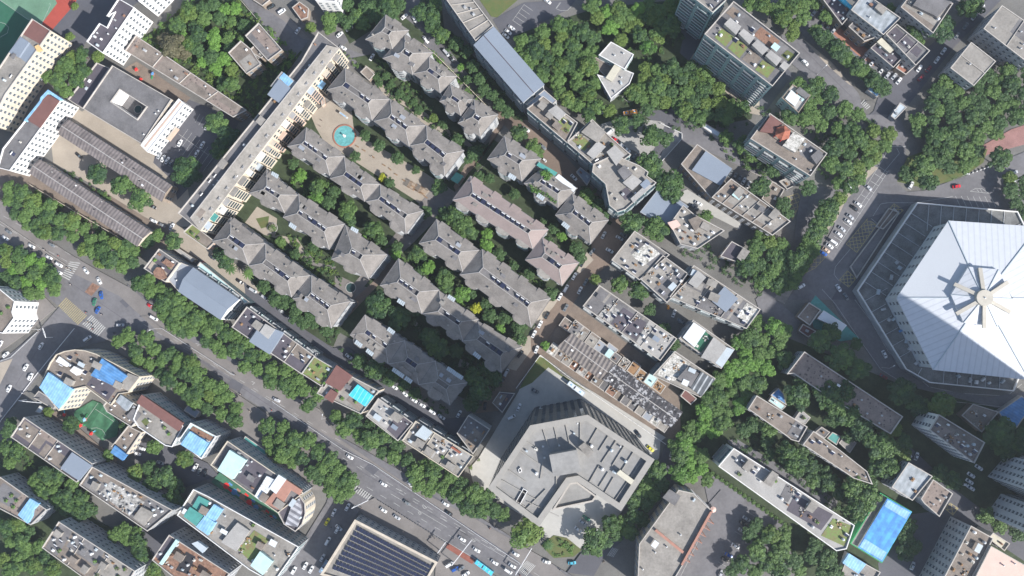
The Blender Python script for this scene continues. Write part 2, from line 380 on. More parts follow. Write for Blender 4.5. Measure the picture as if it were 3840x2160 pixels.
region('brown_street', 'j:2000,-60 2120,-60 1990,130 1800,360 1600,640 1500,830 1340,1060 1180,1240 1020,1260 1100,1120 1250,950 1420,690 1560,480 1740,260', 'brown_road')
region('brown_street', 'g:1900,840 2100,920 2140,940 2060,1160 1940,1240 1880,1100', 'brown_road')
region('forecourt', 'j:1370,700 1430,670 1430,790 1320,940 1250,920 1340,780', 'tan')
region('forecourt', 'j:1560,420 1640,400 1600,460 1480,600 1460,580', 'tan')
region('forecourt', 'g:1800,1180 1850,1090 1900,1150 1830,1220 1740,1300', 'tan')
# lanes between the street-front buildings and the villas
region('back_lane', 'f:1270,860 1420,930 1560,1060 1640,1060 1840,1250 2000,1448 1900,1448 1540,1170 1270,1010', 'tan')
region('back_lane', 'i:1830,270 1960,380 2300,640 2500,770 j:60,760 500,1080 800,1300 1000,1280 950,1400 800,1448 700,1360 430,1180 0,880 i:2300,720 1850,420', 'asphalt_dark')  # dark colour stands in for shade here; the sunlit stretch above is tan
# main avenue
region('pavement', 'f:0,700 140,800 340,980 520,1100 620,1160 i:760,200 1000,330 1180,500 1380,690 1900,960 2400,1230 m:0,420 500,760 1000,1010 1560,1330 1700,1448 1450,1448 1300,1300 i:2576,1500 1200,660 900,380 0,-60', 'pavement', .12)
region('pavement', 'i:-20,120 200,240 420,470 200,660 0,800 0,900 -60,900 -60,0', 'pavement', .12)
region('pavement', 'i:820,680 900,650 1250,760 1700,1060 2100,1330 2576,1640 2500,1840 l:2350,800 2050,600 1750,420 i:1300,1100 900,800', 'pavement', .12)
region('avenue', 'f:-60,730 0,780 300,975 600,1150 960,1380 i:960,290 1100,400 1650,770 2300,1210 m:0,400 760,830 1250,1130 1400,1240 1800,1480 1270,1480 790,1200 260,860 -40,680 -460,400 l:2100,270 1820,100 i:1480,850 1180,690 830,650 i:450,460 330,370 0,-10 -60,-60', 'asphalt')
region('cross_street', 'i:450,460 860,640 850,700 480,800 300,970 150,1150 0,1330 -60,1400 -60,900 100,800 290,640', 'asphalt')
region('cross_street', 'm:-60,760 90,760 240,860 190,890 120,1000 0,1200 -110,1400 -300,1600 l:2090,1480 2450,900 2480,800', 'asphalt')
region('station_forecourt', 'm:130,920 260,860 790,1200 1400,1600 700,1600 720,1340 190,1010', 'pavement', .1)
region('yard', 'i:-60,900 100,850 0,1050 -60,1150', 'tan')
for s_ in ('i:1700,1060 1740,1000 1830,1040 1800,1100', 'i:900,420 960,380 1010,420 950,470', 'm:180,640 230,590 300,640 250,690', 'i:1300,660 1330,620 1380,650 1350,690', 'm:640,880 680,830 760,880 720,930', 'm:1050,1120 1090,1070 1180,1120 1140,1170', 'f:180,960 210,930 300,990 270,1020', 'h:1290,960 1330,900 1400,950 1360,1000', 'e:1300,700 1340,650 1420,720 1380,770'): region('road_patch', s_, 'asphalt_dark')
region('junction_patch', 'i:640,350 710,265 760,300 690,380', 'rust')
# the big concrete building's grounds, field and play strip
region('concrete_yard', 'j:1350,1060 1500,820 1650,960 1900,1100 2440,1440 m:2400,440 2390,560 2100,980 1800,1240 1540,1150 1500,1080 1000,760 970,640 1040,560 1340,60', 'concrete_pale')
region('yard', 'j:1480,830 1540,850 1650,960 1880,1110 1700,1010 1560,915 1440,1030 1340,1080', 'lawn')
region('round_bed', 'm:1510,1220 1600,1140 1700,1160 1810,1250 1750,1300 1600,1310', 'lawn', .15)
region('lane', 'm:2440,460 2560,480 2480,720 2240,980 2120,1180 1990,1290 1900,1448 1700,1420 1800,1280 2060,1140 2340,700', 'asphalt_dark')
region('play_field', 'l:560,215 700,130 760,150 900,300 880,400 770,430 560,250', 'turf_striped')
region('play_yard', 'l:320,230 440,210 600,340 880,580 850,620 600,420 400,300', 'dirt')
region('back_yard', 'l:930,430 1100,400 1560,600 1640,690 1400,780 1050,600', 'asphalt_dark')
region('play_strip', 'l:1590,740 1650,670 2130,1000 2110,1120 1900,1000', 'playmat')
region('yard', 'l:700,1080 1250,1060 1350,980 1450,1040 1150,1330 1100,1250', 'asphalt_dark')
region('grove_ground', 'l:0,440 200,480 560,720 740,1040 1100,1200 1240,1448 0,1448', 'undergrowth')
region('apron', 'n:-60,1448 -60,1200 300,800 350,900 120,1200', 'asphalt')
# painted markings
def hatch(name, s, m, w=.35, gap=2.6):
    """painted lattice inside a polygon"""
    p = poly(s); b = MB(); ax = (p[1]-p[0]).normalized()
    for dr in (ax+Vector((-ax.y, ax.x, 0)), ax-Vector((-ax.y, ax.x, 0))):
        dr.normalize(); n = Vector((-dr.y, dr.x, 0)); ks = [q.dot(n) for q in p]; k = min(ks)+gap/2
        while k < max(ks):
            hit = []
            for i in range(len(p)):
                a, c = p[i], p[(i+1) % len(p)]; da, dc = a.dot(n)-k, c.dot(n)-k
                if da*dc < 0: hit.append(a+(c-a)*(da/(da-dc)))
            if len(hit) >= 2:
                q, r = hit[0], hit[1]; o = n*w/2; zz = gz((q.x+r.x)/2, (q.y+r.y)/2)+.012
                b.face([(v.x, v.y, zz+(.003 if dr.x > 0 else 0)) for v in (q-o, r-o, r+o, q+o)])
            k += gap
    for i in range(len(p)):
        q, r = p[i], p[(i+1) % len(p)]; d = (r-q).normalized(); o = Vector((-d.y, d.x, 0))*w/2; zz = gz((q.x+r.x)/2, (q.y+r.y)/2)+.02
        b.face([(v.x, v.y, zz) for v in (q-o, r-o, r+o, q+o)])
    o = b.build(name, m); o['kind'] = 'structure'
def zebra(s, nbar, m='marking', name='zebra_crossing'):
    """s: four corners; bars run from side 0-3 to side 1-2"""
    p = [P(x, y) for x, y in pts(s)]; b = MB()
    for i in range(nbar):
        t0, t1 = (i+.15)/nbar, (i+.6)/nbar; q = [p[0].lerp(p[3], t0), p[1].lerp(p[2], t0), p[1].lerp(p[2], t1), p[0].lerp(p[3], t1)]
        zz = max(gz(v.x, v.y) for v in q)+.014; b.face([(v.x, v.y, zz) for v in q])
    o = b.build(name, m); o['kind'] = 'structure'
zebra('i:530,120 610,130 520,270 460,235', 9)
zebra('i:440,455 500,390 660,530 590,600', 15, 'marking_yellow')
zebra('i:620,590 690,520 800,620 740,690', 10)
zebra('m:80,800 110,755 245,845 215,880', 9)
zebra('m:1330,1400 1400,1330 1470,1370 1400,1448', 7)
zebra('m:2000,1290 2040,1230 2090,1250 2050,1310', 5)
zebra('e:600,1250 640,1200 730,1290 680,1330', 5)
lines('lane_line', ['m:150,620 1300,1320', 'm:100,720 900,1190 1250,1400', 'f:0,880 560,1190', 'f:30,820 600,1150'], .18, 'marking', (4, 5))
lines('lane_line', ['i:1300,700 2000,1130 2576,1480', 'm:20,560 900,1100 1500,1448', 'i:1080,590 2400,1390'], .16, 'marking', (3.5, 6))
lines('lane_line', ['m:700,1130 1100,1370', 'm:380,830 800,1080', 'm:900,1110 1330,1360'], .18, 'marking')
lines('tar_seam', ['i:1180,640 1700,990 2576,1560', 'm:0,470 700,930 1400,1350', 'm:120,640 1200,1290', 'i:560,300 1000,600', 'e:2100,100 1100,1300', 'd:1900,520 2560,1180', 'h:200,180 800,600', 'i:300,760 120,1050'], .22, 'tar')
lines('turn_arrow', ['m:420,790 480,820 450,800', 'm:750,1010 810,1035 780,1025', 'm:620,910 650,935 630,940 615,915', 'm:590,960 610,980 595,985 585,965', 'm:990,1165 1015,1185 1000,1190 985,1170', 'i:1470,735 1500,745 1480,755', 'i:1890,1020 1915,1030 1895,1045'], .25, 'marking')
lines('bus_lane_mark', ['m:800,1215 1000,1340'], 3.0, 'marking_red')
lines('edge_line', ['h:1500,900 1430,840 1500,730 1560,720 1750,722 2040,675', 'h:1690,300 1570,300 1490,440 1350,660 1320,700', 'h:1350,740 1540,470 1640,350 1620,310', 'h:1150,1260 1160,1200 1270,1070', 'h:1150,1260 1190,1310', 'k:1060,330 1160,440 1330,690 1500,930 1860,1150', 'k:1300,400 1420,560 1560,800 1860,1060 2100,1110 2450,1130 2560,1040', 'k:2030,1170 2400,1210 2540,1150'], .2, 'marking')
lines('parking_line', ['h:%d,%d %d,%d' % (1490-i*34, 452+i*52, 1552-i*34, 492+i*52) for i in range(12)]+['h:1560,480 1170,1060'], .18, 'marking')
lines('parking_line', ['h:%d,672 %d,755' % (2060+i*44, 2100+i*44) for i in range(7)]+['h:2170,635 2210,615 2260,615 2310,650 2170,635', 'h:2220,620 2235,640', 'h:2245,617 2262,645'], .18, 'marking')
lines('parking_line', ['f:%d,%d %d,%d' % (1500+i*26, 55+i*20, 1465+i*26, 120+i*20) for i in range(4)]+['f:1340,205 1560,360']+['f:%d,%d %d,%d' % (1410+i*30, 170+i*26, 1310+i*30, 310+i*26) for i in range(8)], .15, 'marking')
lines('parking_line', ['c:1180,50 1040,245']+['c:%d,%d %d,%d' % (1180-i*36, 60+i*46, 1280-i*36, 130+i*46) for i in range(5)]+['c:1610,30 1560,105 1620,130 1700,125 1750,75', 'c:1620,30 1570,100'], .16, 'marking')
lines('parking_line', ['n:%d,%d %d,%d' % (490-i*42, 960+i*76, 560-i*42, 1000+i*76) for i in range(6)]+['n:150,1150 0,1448'], .15, 'marking')
lines('pitch_line', ['a:-60,-40 330,230 500,300', 'a:500,300 610,60 600,40', 'a:0,270 60,285 105,330 90,400 0,450', 'l:740,150 640,290', 'l:720,195 860,290', 'l:690,340 730,335 770,350 800,390 775,420 730,415'], .18, 'marking')
hatch('yellow_box_marking', 'h:1240,1030 1400,840 1470,890 1320,1095', 'marking_yellow', .3, 1.9)
hatch('yellow_box_marking', 'h:1190,1300 1250,1230 1315,1290 1260,1355', 'marking_yellow', .3, 1.9)
hatch('yellow_box_marking', 'h:1570,760 1600,728 1670,775 1635,810', 'marking_yellow', .3, 1.9)
hatch('yellow_box_marking', 'h:790,680 880,650 910,690 840,850', 'marking_yellow', .3, 2.4)
hatch('yellow_box_marking', 'h:930,1250 1040,1100 1095,1120 1010,1210', 'marking_yellow', .3, 2.4)
hatch('yellow_box_marking', 'n:1980,940 2020,900 2080,940 2040,990', 'marking_yellow', .3, 2.2)
hatch('yellow_box_marking', 'c:2360,1180 2440,1020 2530,1080 2450,1240', 'marking', .2, 2.4)
b = MB()      # coloured floor discs of the play strip
for i, (x, y) in enumerate([(1700, 770), (1760, 815), (1820, 850), (1870, 895), (1920, 935), (1975, 975), (2030, 1015)]):
    p = P(*T('l', x, y)); zz = gz(p.x, p.y)+.02; b.cyl((p.x, p.y), 1.9, 1.9, zz-.01, zz, 8, i % 3)
    for k in (-1, 1): b.box((p.x+k*2.6, p.y+1.0), (.8, -.6), 2.6, 1.1, zz-.01, zz+.001, (i+k) % 3)
o = b.build('play_floor_pattern', ['red', 'blue', 'orange']); o['kind'] = 'structure'
# ---------------------------------------------------------------- buildings
def winmesh(w, h, glass='glass', frame='frame'):
    k = ('win', w, h, glass, frame)
    if k not in MC:
        b = MB(); f = .12
        for x0, x1, z0, z1 in ((-w/2, w/2, 0, f), (-w/2, w/2, h-f, h), (-w/2, -w/2+f, f, h-f), (w/2-f, w/2, f, h-f), (-f/2, f/2, f, h-f)):
            b.prism([Vector((x0, -.10, 0)), Vector((x1, -.10, 0)), Vector((x1, .02, 0)), Vector((x0, .02, 0))], z0, z1, 0)
        b.face([(-w/2, -.04, 0), (w/2, -.04, 0), (w/2, -.04, h), (-w/2, -.04, h)], 1)
        b.box((0, -.18), (1, 0), w+.3, .34, -.12, 0, 0)
        MC[k] = b.mesh('window', [frame, glass])
    return MC[k]
MC = {}
def facade(root, p, h, z0=0, style='win', cap=100, floor=3.1, bay=3.6, vmin=12, glass='glass'):
    """windows or balconies on the walls that the drone can see, as parts"""
    n = len(p); cand = []
    for i in range(n):
        a, b = p[i], p[(i+1) % n]; d = b-a; d.z = 0; L = d.length
        if L < 4: continue
        d.normalize(); out = Vector((d.y, -d.x, 0)); mid = (a+b)/2; vis = -(mid.x*out.x+mid.y*out.y)
        if vis < vmin: continue
        cand.append((vis, a, d, out, L))
    cand.sort(key=lambda t: -t[0]); cnt = 0; rest = MB(); nf = max(1, int((h-z0)/floor))
    for vis, a, d, out, L in cand:
        nb = max(1, int(L/bay)); ang = math.atan2(d.y, d.x)
        if style == 'balc':
            nb2 = max(1, round(L/8.5))
            for f in range(nf):
                z = z0+f*floor+.3
                for k in range(nb2):
                    c = a+d*(L*(k+.5)/nb2); w = L/nb2*.78
                    if cnt >= cap: continue
                    key = ('bal', round(w, 1), (f+k) % 3)
                    if key not in MC:
                        q = MB(); q.box((0, -.6), (1, 0), w, 1.2, -.2, 0, 0, True); q.box((0, -1.16), (1, 0), w, .07, 0, 1.0, 1)
                        q.box((-w/2+.03, -.6), (0, 1), 1.1, .07, 0, 1.0, 1); q.box((w/2-.03, -.6), (0, 1), 1.1, .07, 0, 1.0, 1)
                        q.face([(-w/2, -.05, 0), (w/2, -.05, 0), (w/2, -.05, 2.3), (-w/2, -.05, 2.3)], 2)
                        MC[key] = q.mesh('balcony', ['balcony_mat', ['metal', 'w_grey', 'w_teal'][(f+k) % 3], glass])
                    kid('balcony', MC[key], root, (c.x-root.location.x, c.y-root.location.y, z), ang); cnt += 1
            continue
        me = winmesh(1.7, 1.6, glass, 'tower_wall' if 70 < h < 80 else 'frame')
        for f in range(nf):
            for k in range(nb):
                c = a+d*(L*(k+.5)/nb); z = z0+f*floor+1.1
                if cnt < cap: kid('window', me, root, (c.x-root.location.x, c.y-root.location.y, z), ang); cnt += 1
                else: rest.box((c.x-out.x*-.04, c.y-out.y*-.04), d, 1.7, .12, z, z+1.6, 0)
    if rest.f: tag(rest.build('upper_windows', glass, root), None, None, None, 'stuff')
def solar_heater(mb, c, ax, z):
    ax = Vector((ax[0], ax[1], 0)).normalized(); ay = Vector((-ax.y, ax.x, 0)); c = Vector((c[0], c[1], 0))
    lo, hi = c-ay*.9, c+ay*.6
    mb.face([(lo-ax).to_tuple()[:2]+(z+.3,), (lo+ax).to_tuple()[:2]+(z+.3,), (hi+ax).to_tuple()[:2]+(z+1.3,), (hi-ax).to_tuple()[:2]+(z+1.3,)], 0)
    for s in (-.9, .9): mb.bar((hi+ax*s).to_tuple()[:2]+(z,), (hi+ax*s).to_tuple()[:2]+(z+1.3,), .08, .08, 1)
    q = hi+ay*.15; mb.tube((q.x-ax.x*1.1, q.y-ax.y*1.1, z+1.45), (q.x+ax.x*1.1, q.y+ax.y*1.1, z+1.45), .26, 8, 1)
def clutter(root, p, z, n, seed, kinds='ttsvbcp', wall='conc'):
    """roof furniture, each piece a part: stair huts, tanks, solar heaters, vents, planters, canopies"""
    rg = random.Random(seed); ins = inset(p, 1.8); xs = [q.x for q in p]; ys = [q.y for q in p]
    L = max(((p[i]-p[i-1]).length, i) for i in range(len(p)))[1]; ax = (p[L]-p[L-1]).normalized(); used = []; k = 0; t = 0
    while k < n and t < n*30:
        t += 1; x, y = rg.uniform(min(xs), max(xs)), rg.uniform(min(ys), max(ys)); kind = rg.choice(kinds)
        r = {'s': 3.2, 'c': 3.2, 'b': 1.6, 'p': 2.0, 'd': 2.6}.get(kind, 1.2)
        if not inside(x, y, ins) or any((x-a)**2+(y-c)**2 < (r+q)**2 for a, c, q in used): continue
        ok = all(inside(x+math.cos(a)*r, y+math.sin(a)*r, p) for a in (0, 1.57, 3.14, 4.71))
        if not ok: continue
        used.append((x, y, r)); k += 1; b = MB(); c = (x, y)
        if kind == 't': b.cyl(c, .75, .75, z, z+1.5, 10, 0); b.cyl(c, .75, .2, z+1.5, z+1.8, 10, 0); b.build('water_tank', rg.choice(['white', 'steel_light', 'metal']), root)
        elif kind == 's':
            w, d = rg.uniform(2.6, 4.0), rg.uniform(3.2, 5.0); b.box(c, ax, d, w, z, z+2.5, 0); b.box(c, ax, d+.6, w+.6, z+2.5, z+2.7, 0, True)
            q = Vector((x, y, 0))-Vector((-ax.y, ax.x, 0))*(w/2); b.box((q.x, q.y), ax, .9, .1, z, z+2.0, 1); b.build('stair_hut', [rg.choice([wall, 'conc_brown', 'conc']), 'wood'], root)
        elif kind == 'v': b.cyl(c, .35, .35, z, z+1.0, 8, 0); b.cyl(c, .55, .1, z+1.0, z+1.35, 8, 0); b.build('roof_vent', 'metal', root)
        elif kind == 'b': b.box(c, ax, rg.uniform(.9, 2.2), rg.uniform(.7, 1.6), z, z+rg.uniform(.5, 1.2), 0); b.box(c, ax, .6, .6, z, z+1.3, 0); b.build('storage_box', rg.choice(['white', 'w_grey', 'wood', 'steel_light', 'brokenwhite', 'rust']), root)
        elif kind == 'h': solar_heater(b, c, ax, z); b.build('solar_heater', ['solar', 'white'], root)
        elif kind == 'p': b.box(c, ax, rg.uniform(1.5, 3.2), rg.uniform(.9, 2.0), z, z+.4, 0); leaves(b, [(x, y, z+.7, 1.1)], 26, 1, .5, rg); b.build('planter', ['conc_brown', 'leaf_bright'], root)
        elif kind == 'c':
            w, d = rg.uniform(2.2, 3.6), rg.uniform(3, 5); b.box(c, ax, d, w, z+2.0, z+2.12, 0, True)
            for sx in (-1, 1):
                for sy in (-1, 1): q = Vector((x, y, 0))+ax*(d/2-.15)*sx+Vector((-ax.y, ax.x, 0))*(w/2-.15)*sy; b.bar((q.x, q.y, z), (q.x, q.y, z+2.0), .1, .1, 1)
            b.build('metal_canopy', [rg.choice(['steel_light', 'palecyan', 'steelblue', 'conc_dark', 'whitemetal']), 'metal'], root)
        elif kind == 'd':
            for _ in range(14): q = Vector((x+rg.gauss(0, 1), y+rg.gauss(0, 1), 0)); b.box((q.x, q.y), (rg.random(), rg.random()-.5), rg.uniform(.3, 1.3), rg.uniform(.2, .8), z, z+rg.uniform(.15, .7), rg.randrange(3))
            tag(b.build('scrap_heap', ['brokenwhite', 'wood', 'black'], root), None, None, None, 'stuff')
def leaves(b, blobs, per, mi, size, rg, flat=.75):
    for x, y, z, r in blobs:
        for _ in range(per):
            u, v = rg.uniform(-.25, 1), rg.uniform(0, 6.2832); s = math.sqrt(max(0, 1-u*u)); k = r*rg.uniform(.75, 1.05)
            n = Vector((s*math.cos(v), s*math.sin(v), u)); c = Vector((x, y, z))+Vector((n.x*k, n.y*k, n.z*k*flat))
            n = (n+Vector((rg.gauss(0, .45), rg.gauss(0, .45), rg.gauss(0, .35)+.15))).normalized(); t = n.orthogonal().normalized(); t.rotate(Quaternion(n, rg.uniform(0, 6.28))); w = n.cross(t)
            q = size*rg.uniform(.6, 1.3)
            b.face([c-t*q, c-w*q*.6, c+t*q, c+w*q*.6], mi)
NB = [0]
def bld(name, label, cat, s, h, roof='conc', wall='w_grey', par='parapet', ph=.8, style='win', n=6, kinds='ttsvbcphb', extras=(), cross=0, group=None, base=False, cap=100, glass='glass', wallsplit=None, pw=.35):
    """a flat-roofed building: its roof outline is read at roof height h (or at the ground if base)"""
    NB[0] += 1
    p = poly(s, 0 if base else h); c = sum(p, Vector())/len(p); root = thing(name, label, cat, (c.x, c.y, 0), group)
    FOOT.append(p); w = MB(); w.prism(p, -.06, h, 0, top=False); w.build('wall', wall, root)
    zr = h-ph; inn = inset(p, pw); r = MB(); r.face([(q.x, q.y, zr) for q in inn]); r.build('roof', roof, root)
    q = MB(); outp = inset(p, -.12)
    n_ = len(p)
    for i in range(n_):
        j = (i+1) % n_; a, d, e, f = outp[i], outp[j], inn[j], inn[i]
        q.face([(a.x, a.y, h-.35), (d.x, d.y, h-.35), (d.x, d.y, h+.06), (a.x, a.y, h+.06)]); q.face([(a.x, a.y, h+.06), (d.x, d.y, h+.06), (e.x, e.y, h+.06), (f.x, f.y, h+.06)])
        q.face([(e.x, e.y, h+.06), (e.x, e.y, zr), (f.x, f.y, zr), (f.x, f.y, h+.06)]); q.face([(a.x, a.y, h-.35), (p[i].x, p[i].y, h-.35), (p[j].x, p[j].y, h-.35), (d.x, d.y, h-.35)])
    if cross and len(p) == 4:
        i = 0 if (p[1]-p[0]).length > (p[2]-p[1]).length else 1
        a, d, e, f = inn[i], inn[(i+1) % 4], inn[(i+2) % 4], inn[(i+3) % 4]
        for k in range(1, cross+1):
            u = a.lerp(d, k/(cross+1)); v = f.lerp(e, k/(cross+1)); q.bar((u.x, u.y, zr+.25), (v.x, v.y, zr+.25), .3, .5)
    q.build('parapet', par, root)
    if style: facade(root, p, h-.5, 0, style, cap, glass=glass, vmin=12 if h < 50 else -999)
    if len(p) == 4 and roof in ('conc', 'conc_brown', 'conc_dark', 'tar', 'conc_pale', 'gravel') and n >= 4:      # decks laid at different times
        rg = random.Random(NB[0]*7); k = 0 if (inn[1]-inn[0]).length > (inn[2]-inn[1]).length else 1; Q = [inn[k], inn[(k+3) % 4], inn[(k+2) % 4], inn[(k+1) % 4]]
        Lq = (Q[3]-Q[0]).length; ns = max(1, int(Lq/14)); u0 = 0
        for q_ in range(ns):
            u1 = min(1, u0+rg.uniform(.6, 1.4)/ns); v0, v1 = rg.choice(((.02, .98), (.02, .55), (.4, .98), (.1, .8)))
            f = [bil(Q, u0+.015, v0), bil(Q, u1-.015, v0), bil(Q, u1-.015, v1), bil(Q, u0+.015, v1)]
            if (f[1]-f[0]).cross(f[2]-f[0]).z < 0: f = f[::-1]
            t_ = MB(); t_.prism([Vector((v.x, v.y, 0)) for v in f], zr-.05, zr+.02, 0); t_.build('roof_deck', rg.choice({'tar': ('conc_dark', 'tar', 'conc_brown'), 'conc_dark': ('tar', 'conc_brown', 'conc_dark'), 'conc_brown': ('conc', 'conc_dark', 'gravel'), 'gravel': ('conc_dark', 'conc_brown'), 'conc_pale': ('conc', 'conc_pale', 'brokenwhite')}.get(roof, ('conc_brown', 'conc_dark', 'conc_pale', 'conc_dark'))), root); u0 = u1
            if u1 >= .98: break
    for ex in extras:
        nm, es, dz, em = ex[:4]; ep = poly(es, h+max(0, dz)); b = MB()
        if dz <= .5: b.prism(ep, zr, zr+.04+dz*.2, 0)
        else:
            b.prism(ep, zr, h+dz-.16, 0); b.prism(inset(ep, -.15), h+dz-.16, h+dz, 1, bottom=True)
        ew = ex[4] if len(ex) > 4 else em
        b.build(nm, [ew, em], root)
    if n: clutter(root, p, zr+.02, int(n*1.6) if n >= 4 else n, NB[0]*13+1, kinds)
    return root
def gable(name, label, cat, s, h, rise, roof, wall, n=0, group=None, ridge='ridge', style='win', eave=.5):
    """quad: west, north, east, south corner of the eaves; the ridge runs from the north-west end to the south-east end"""
    NB[0] += 1; q = quad(s, h); c = sum(q, Vector())/4; root = thing(name, label, cat, (c.x, c.y, 0), group); Wc, Nc, Ec, Sc = q
    cc = [v for v in q][::-1]; FOOT.append(cc); ip = inset(cc, eave); w = MB(); w.prism(ip, -.06, h, 0, top=False)
    Sc2, Ec2, Nc2, Wc2 = ip
    r0, r1 = (Wc+Nc)/2, (Ec+Sc)/2; r0.z = r1.z = h+rise; i0, i1 = (Wc2+Nc2)/2, (Ec2+Sc2)/2; i0.z = i1.z = h+rise*.93
    w.face([Wc2, i0, Nc2]); w.face([Sc2, Ec2, i1]); w.build('wall', wall, root)
    r = MB(); up = Vector((0, 0, .14))
    for A, B, C, D in ((Wc, Sc, r1, r0), (Nc, r0, r1, Ec)):
        if (B-A).cross(D-A).z < 0: A, B, C, D = D, C, B, A
        r.face([A+up, B+up, C+up, D+up]); r.face([D, C, B, A])
    for A, B in ((Wc, Sc), (Nc, Ec), (Wc, r0), (r0, Nc), (Ec, r1), (r1, Sc)): r.face([A, B, B+up, A+up]); 
    r.build('roof', roof, root); g = MB(); g.bar(r0+up, r1+up, .45, .2); g.build('ridge', ridge, root)
    if style: facade(root, ip, h-.4, 0, style)
    if n:
        rg = random.Random(NB[0])
        for _ in range(n):
            t, u, side = rg.uniform(.06, .94), rg.uniform(.15, .8), rg.random() < .5
            A, B = (Wc, Sc) if side else (Nc, Ec); e = A.lerp(B, t); k = r0.lerp(r1, t); m = e.lerp(k, u); b = MB(); b.box((m.x, m.y), (r1-r0), rg.uniform(.7, 1.6), rg.uniform(.6, 1.1), m.z, m.z+.35, 0); b.build('roof_hatch', rg.choice(['black', 'white', 'conc_pale']), root)
    return root
def bil(q, s, t): return q[0].lerp(q[3], s).lerp(q[1].lerp(q[2], s), t)       # s along the row, t from its south-west side to its north-east side
def villa(label, units, h=18.0, roofs=None, group=None, bays=True, wall='w_grey', heaters=4.5, panels=0, seed=1, pitch=.19):
    rg = random.Random(seed); qs = [quad(u, h) for u in units]; c = sum((v for q in qs for v in q), Vector())/(4*len(qs))
    root = thing('apartment_row', label, 'apartment row', (c.x, c.y, 0), group); nb = 0
    for ui, q in enumerate(qs):
        q = [Vector((v.x, v.y, h+(.03*ui))) for v in q]; hh = h+.03*ui
        q = [q[0].lerp(q[1], -.06), q[1].lerp(q[0], -.06), q[2].lerp(q[3], -.06), q[3].lerp(q[2], -.06)]; rm = (roofs[ui] if roofs else 'slate'); Lx = (q[3]-q[0]).length; Wd = (q[1]-q[0]).length
        ccw = [q[0], q[3], q[2], q[1]]; FOOT.append(ccw)
        ip = inset(ccw, .55); w = MB(); w.prism(ip, -.06, hh, 0, top=False); w.build('wall', wall, root)
        a = min(.36, (Wd*.42)/Lx); rise = Wd*pitch; t0, t1 = .40, .58
        ring0 = [bil(q, 0, 0), bil(q, 1, 0), bil(q, 1, 1), bil(q, 0, 1)]
        ring1 = [bil(q, a, t0), bil(q, 1-a, t0), bil(q, 1-a, t1), bil(q, a, t1)]
        for v in ring1: v.z = hh+rise
        r = MB(); lo = [v-Vector((0, 0, .25)) for v in ring0]
        for i in range(4): j = (i+1) % 4; r.face([ring0[i], ring0[j], ring1[j], ring1[i]]); r.face([lo[i], lo[j], ring0[j], ring0[i]])
        r.face(lo[::-1]); ro = r.build('roof', rm, root)
        g = MB()
        for i in range(4): g.bar(ring0[i]+Vector((0, 0, .05)), ring1[i]+Vector((0, 0, .05)), .28, .16); g.bar(ring1[i]+Vector((0, 0, .05)), ring1[(i+1) % 4]+Vector((0, 0, .05)), .28, .22)
        g.build('ridge_cap', 'ridge', root, ro)
        g = MB(); oo = [inset(ccw, -.12), inset(ccw, .12)]
        for i in range(4): j = (i+1) % 4; g.bar((oo[0][i].x, oo[0][i].y, hh-.05), (oo[0][j].x, oo[0][j].y, hh-.05), .24, .2)
        g.build('gutter', 'conc_dark', root)
        # sunk roof terrace along the ridge, with its heaters
        tz = hh+rise-1.1; t = MB(); fl = [Vector((v.x, v.y, tz)) for v in ring1]
        for i in range(4): j = (i+1) % 4; t.face([ring1[j], ring1[i], fl[i], fl[j]])
        t.face(fl); t.build('roof_terrace', 'conc_dark', root)
        ax = (q[3]-q[0]).normalized(); k = int(Lx*(1-2*a)/3.2)
        for i in range(k):
            if rg.random() < .2: continue
            m = bil(q, a+(1-2*a)*(i+.5)/k, (t0+t1)/2); b = MB(); solar_heater(b, (m.x, m.y), ax, tz) if rg.random() < heaters/6 else b.box((m.x, m.y), ax, 2.6, (t1-t0)*Wd*.8, tz, tz+1.25, 0)
            b.build('solar_heater' if len(b.f) > 8 else 'skylight', ['solar', 'white'], root)
        # bays on the south-west side, each with its own roof and a balcony to every floor
        ay = Vector((-ax.y, ax.x, 0)); out = -ay if (q[1]-q[0]).dot(ay) > 0 else ay
        nbay = max(1, int(Lx/13)) if bays else 0
        for i in range(nbay):
            m = (i+.5)/nbay; hw = min(.2, 4.0/Lx); pr = 2.0/Wd; zr = hh-.15
            e = [bil(q, m-hw, -pr*.55), bil(q, m-hw*.55, -pr*1.25), bil(q, m+hw*.55, -pr*1.25), bil(q, m+hw, -pr*.55), bil(q, m+hw, .2), bil(q, m-hw, .2)]
            b = MB(); b.prism(inset(e, .25), -.06, zr, 0, top=False); by = b.build('bay', wall, root)
            b = MB(); zt = [zr, zr, zr, zr, zr+1.0, zr+1.0]; top = [Vector((v.x, v.y, z)) for v, z in zip(e, zt)]
            b.face(top)
            for k2 in range(6): j = (k2+1) % 6; b.face([(top[k2].x, top[k2].y, top[k2].z-.3), (top[j].x, top[j].y, top[j].z-.3), top[j], top[k2]])
            b.build('bay_roof', 'slate' if rm == 'slate' else 'conc', root)
            vis = -(e[1].x*out.x+e[1].y*out.y)
            if vis > 3:
                for f in range(1, 6):
                    z = f*3.0
                    if z > hh-2: break
                    sh = [v+out*.35 for v in e[:4]]; bb = [inset(e, .2)[3], inset(e, .2)[0]]; b = MB()
                    b.prism(sh+bb, z-.15, z+.05, 0, bottom=True)
                    for k2 in range(3): b.bar((sh[k2].x, sh[k2].y, z+.55), (sh[k2+1].x, sh[k2+1].y, z+.55), .08, 1.0, 1)
                    b.build('balcony', ['balcony_mat', rg.choice(['metal', 'w_teal', 'w_grey'])], root)
        nd = max(1, int(Lx/11))
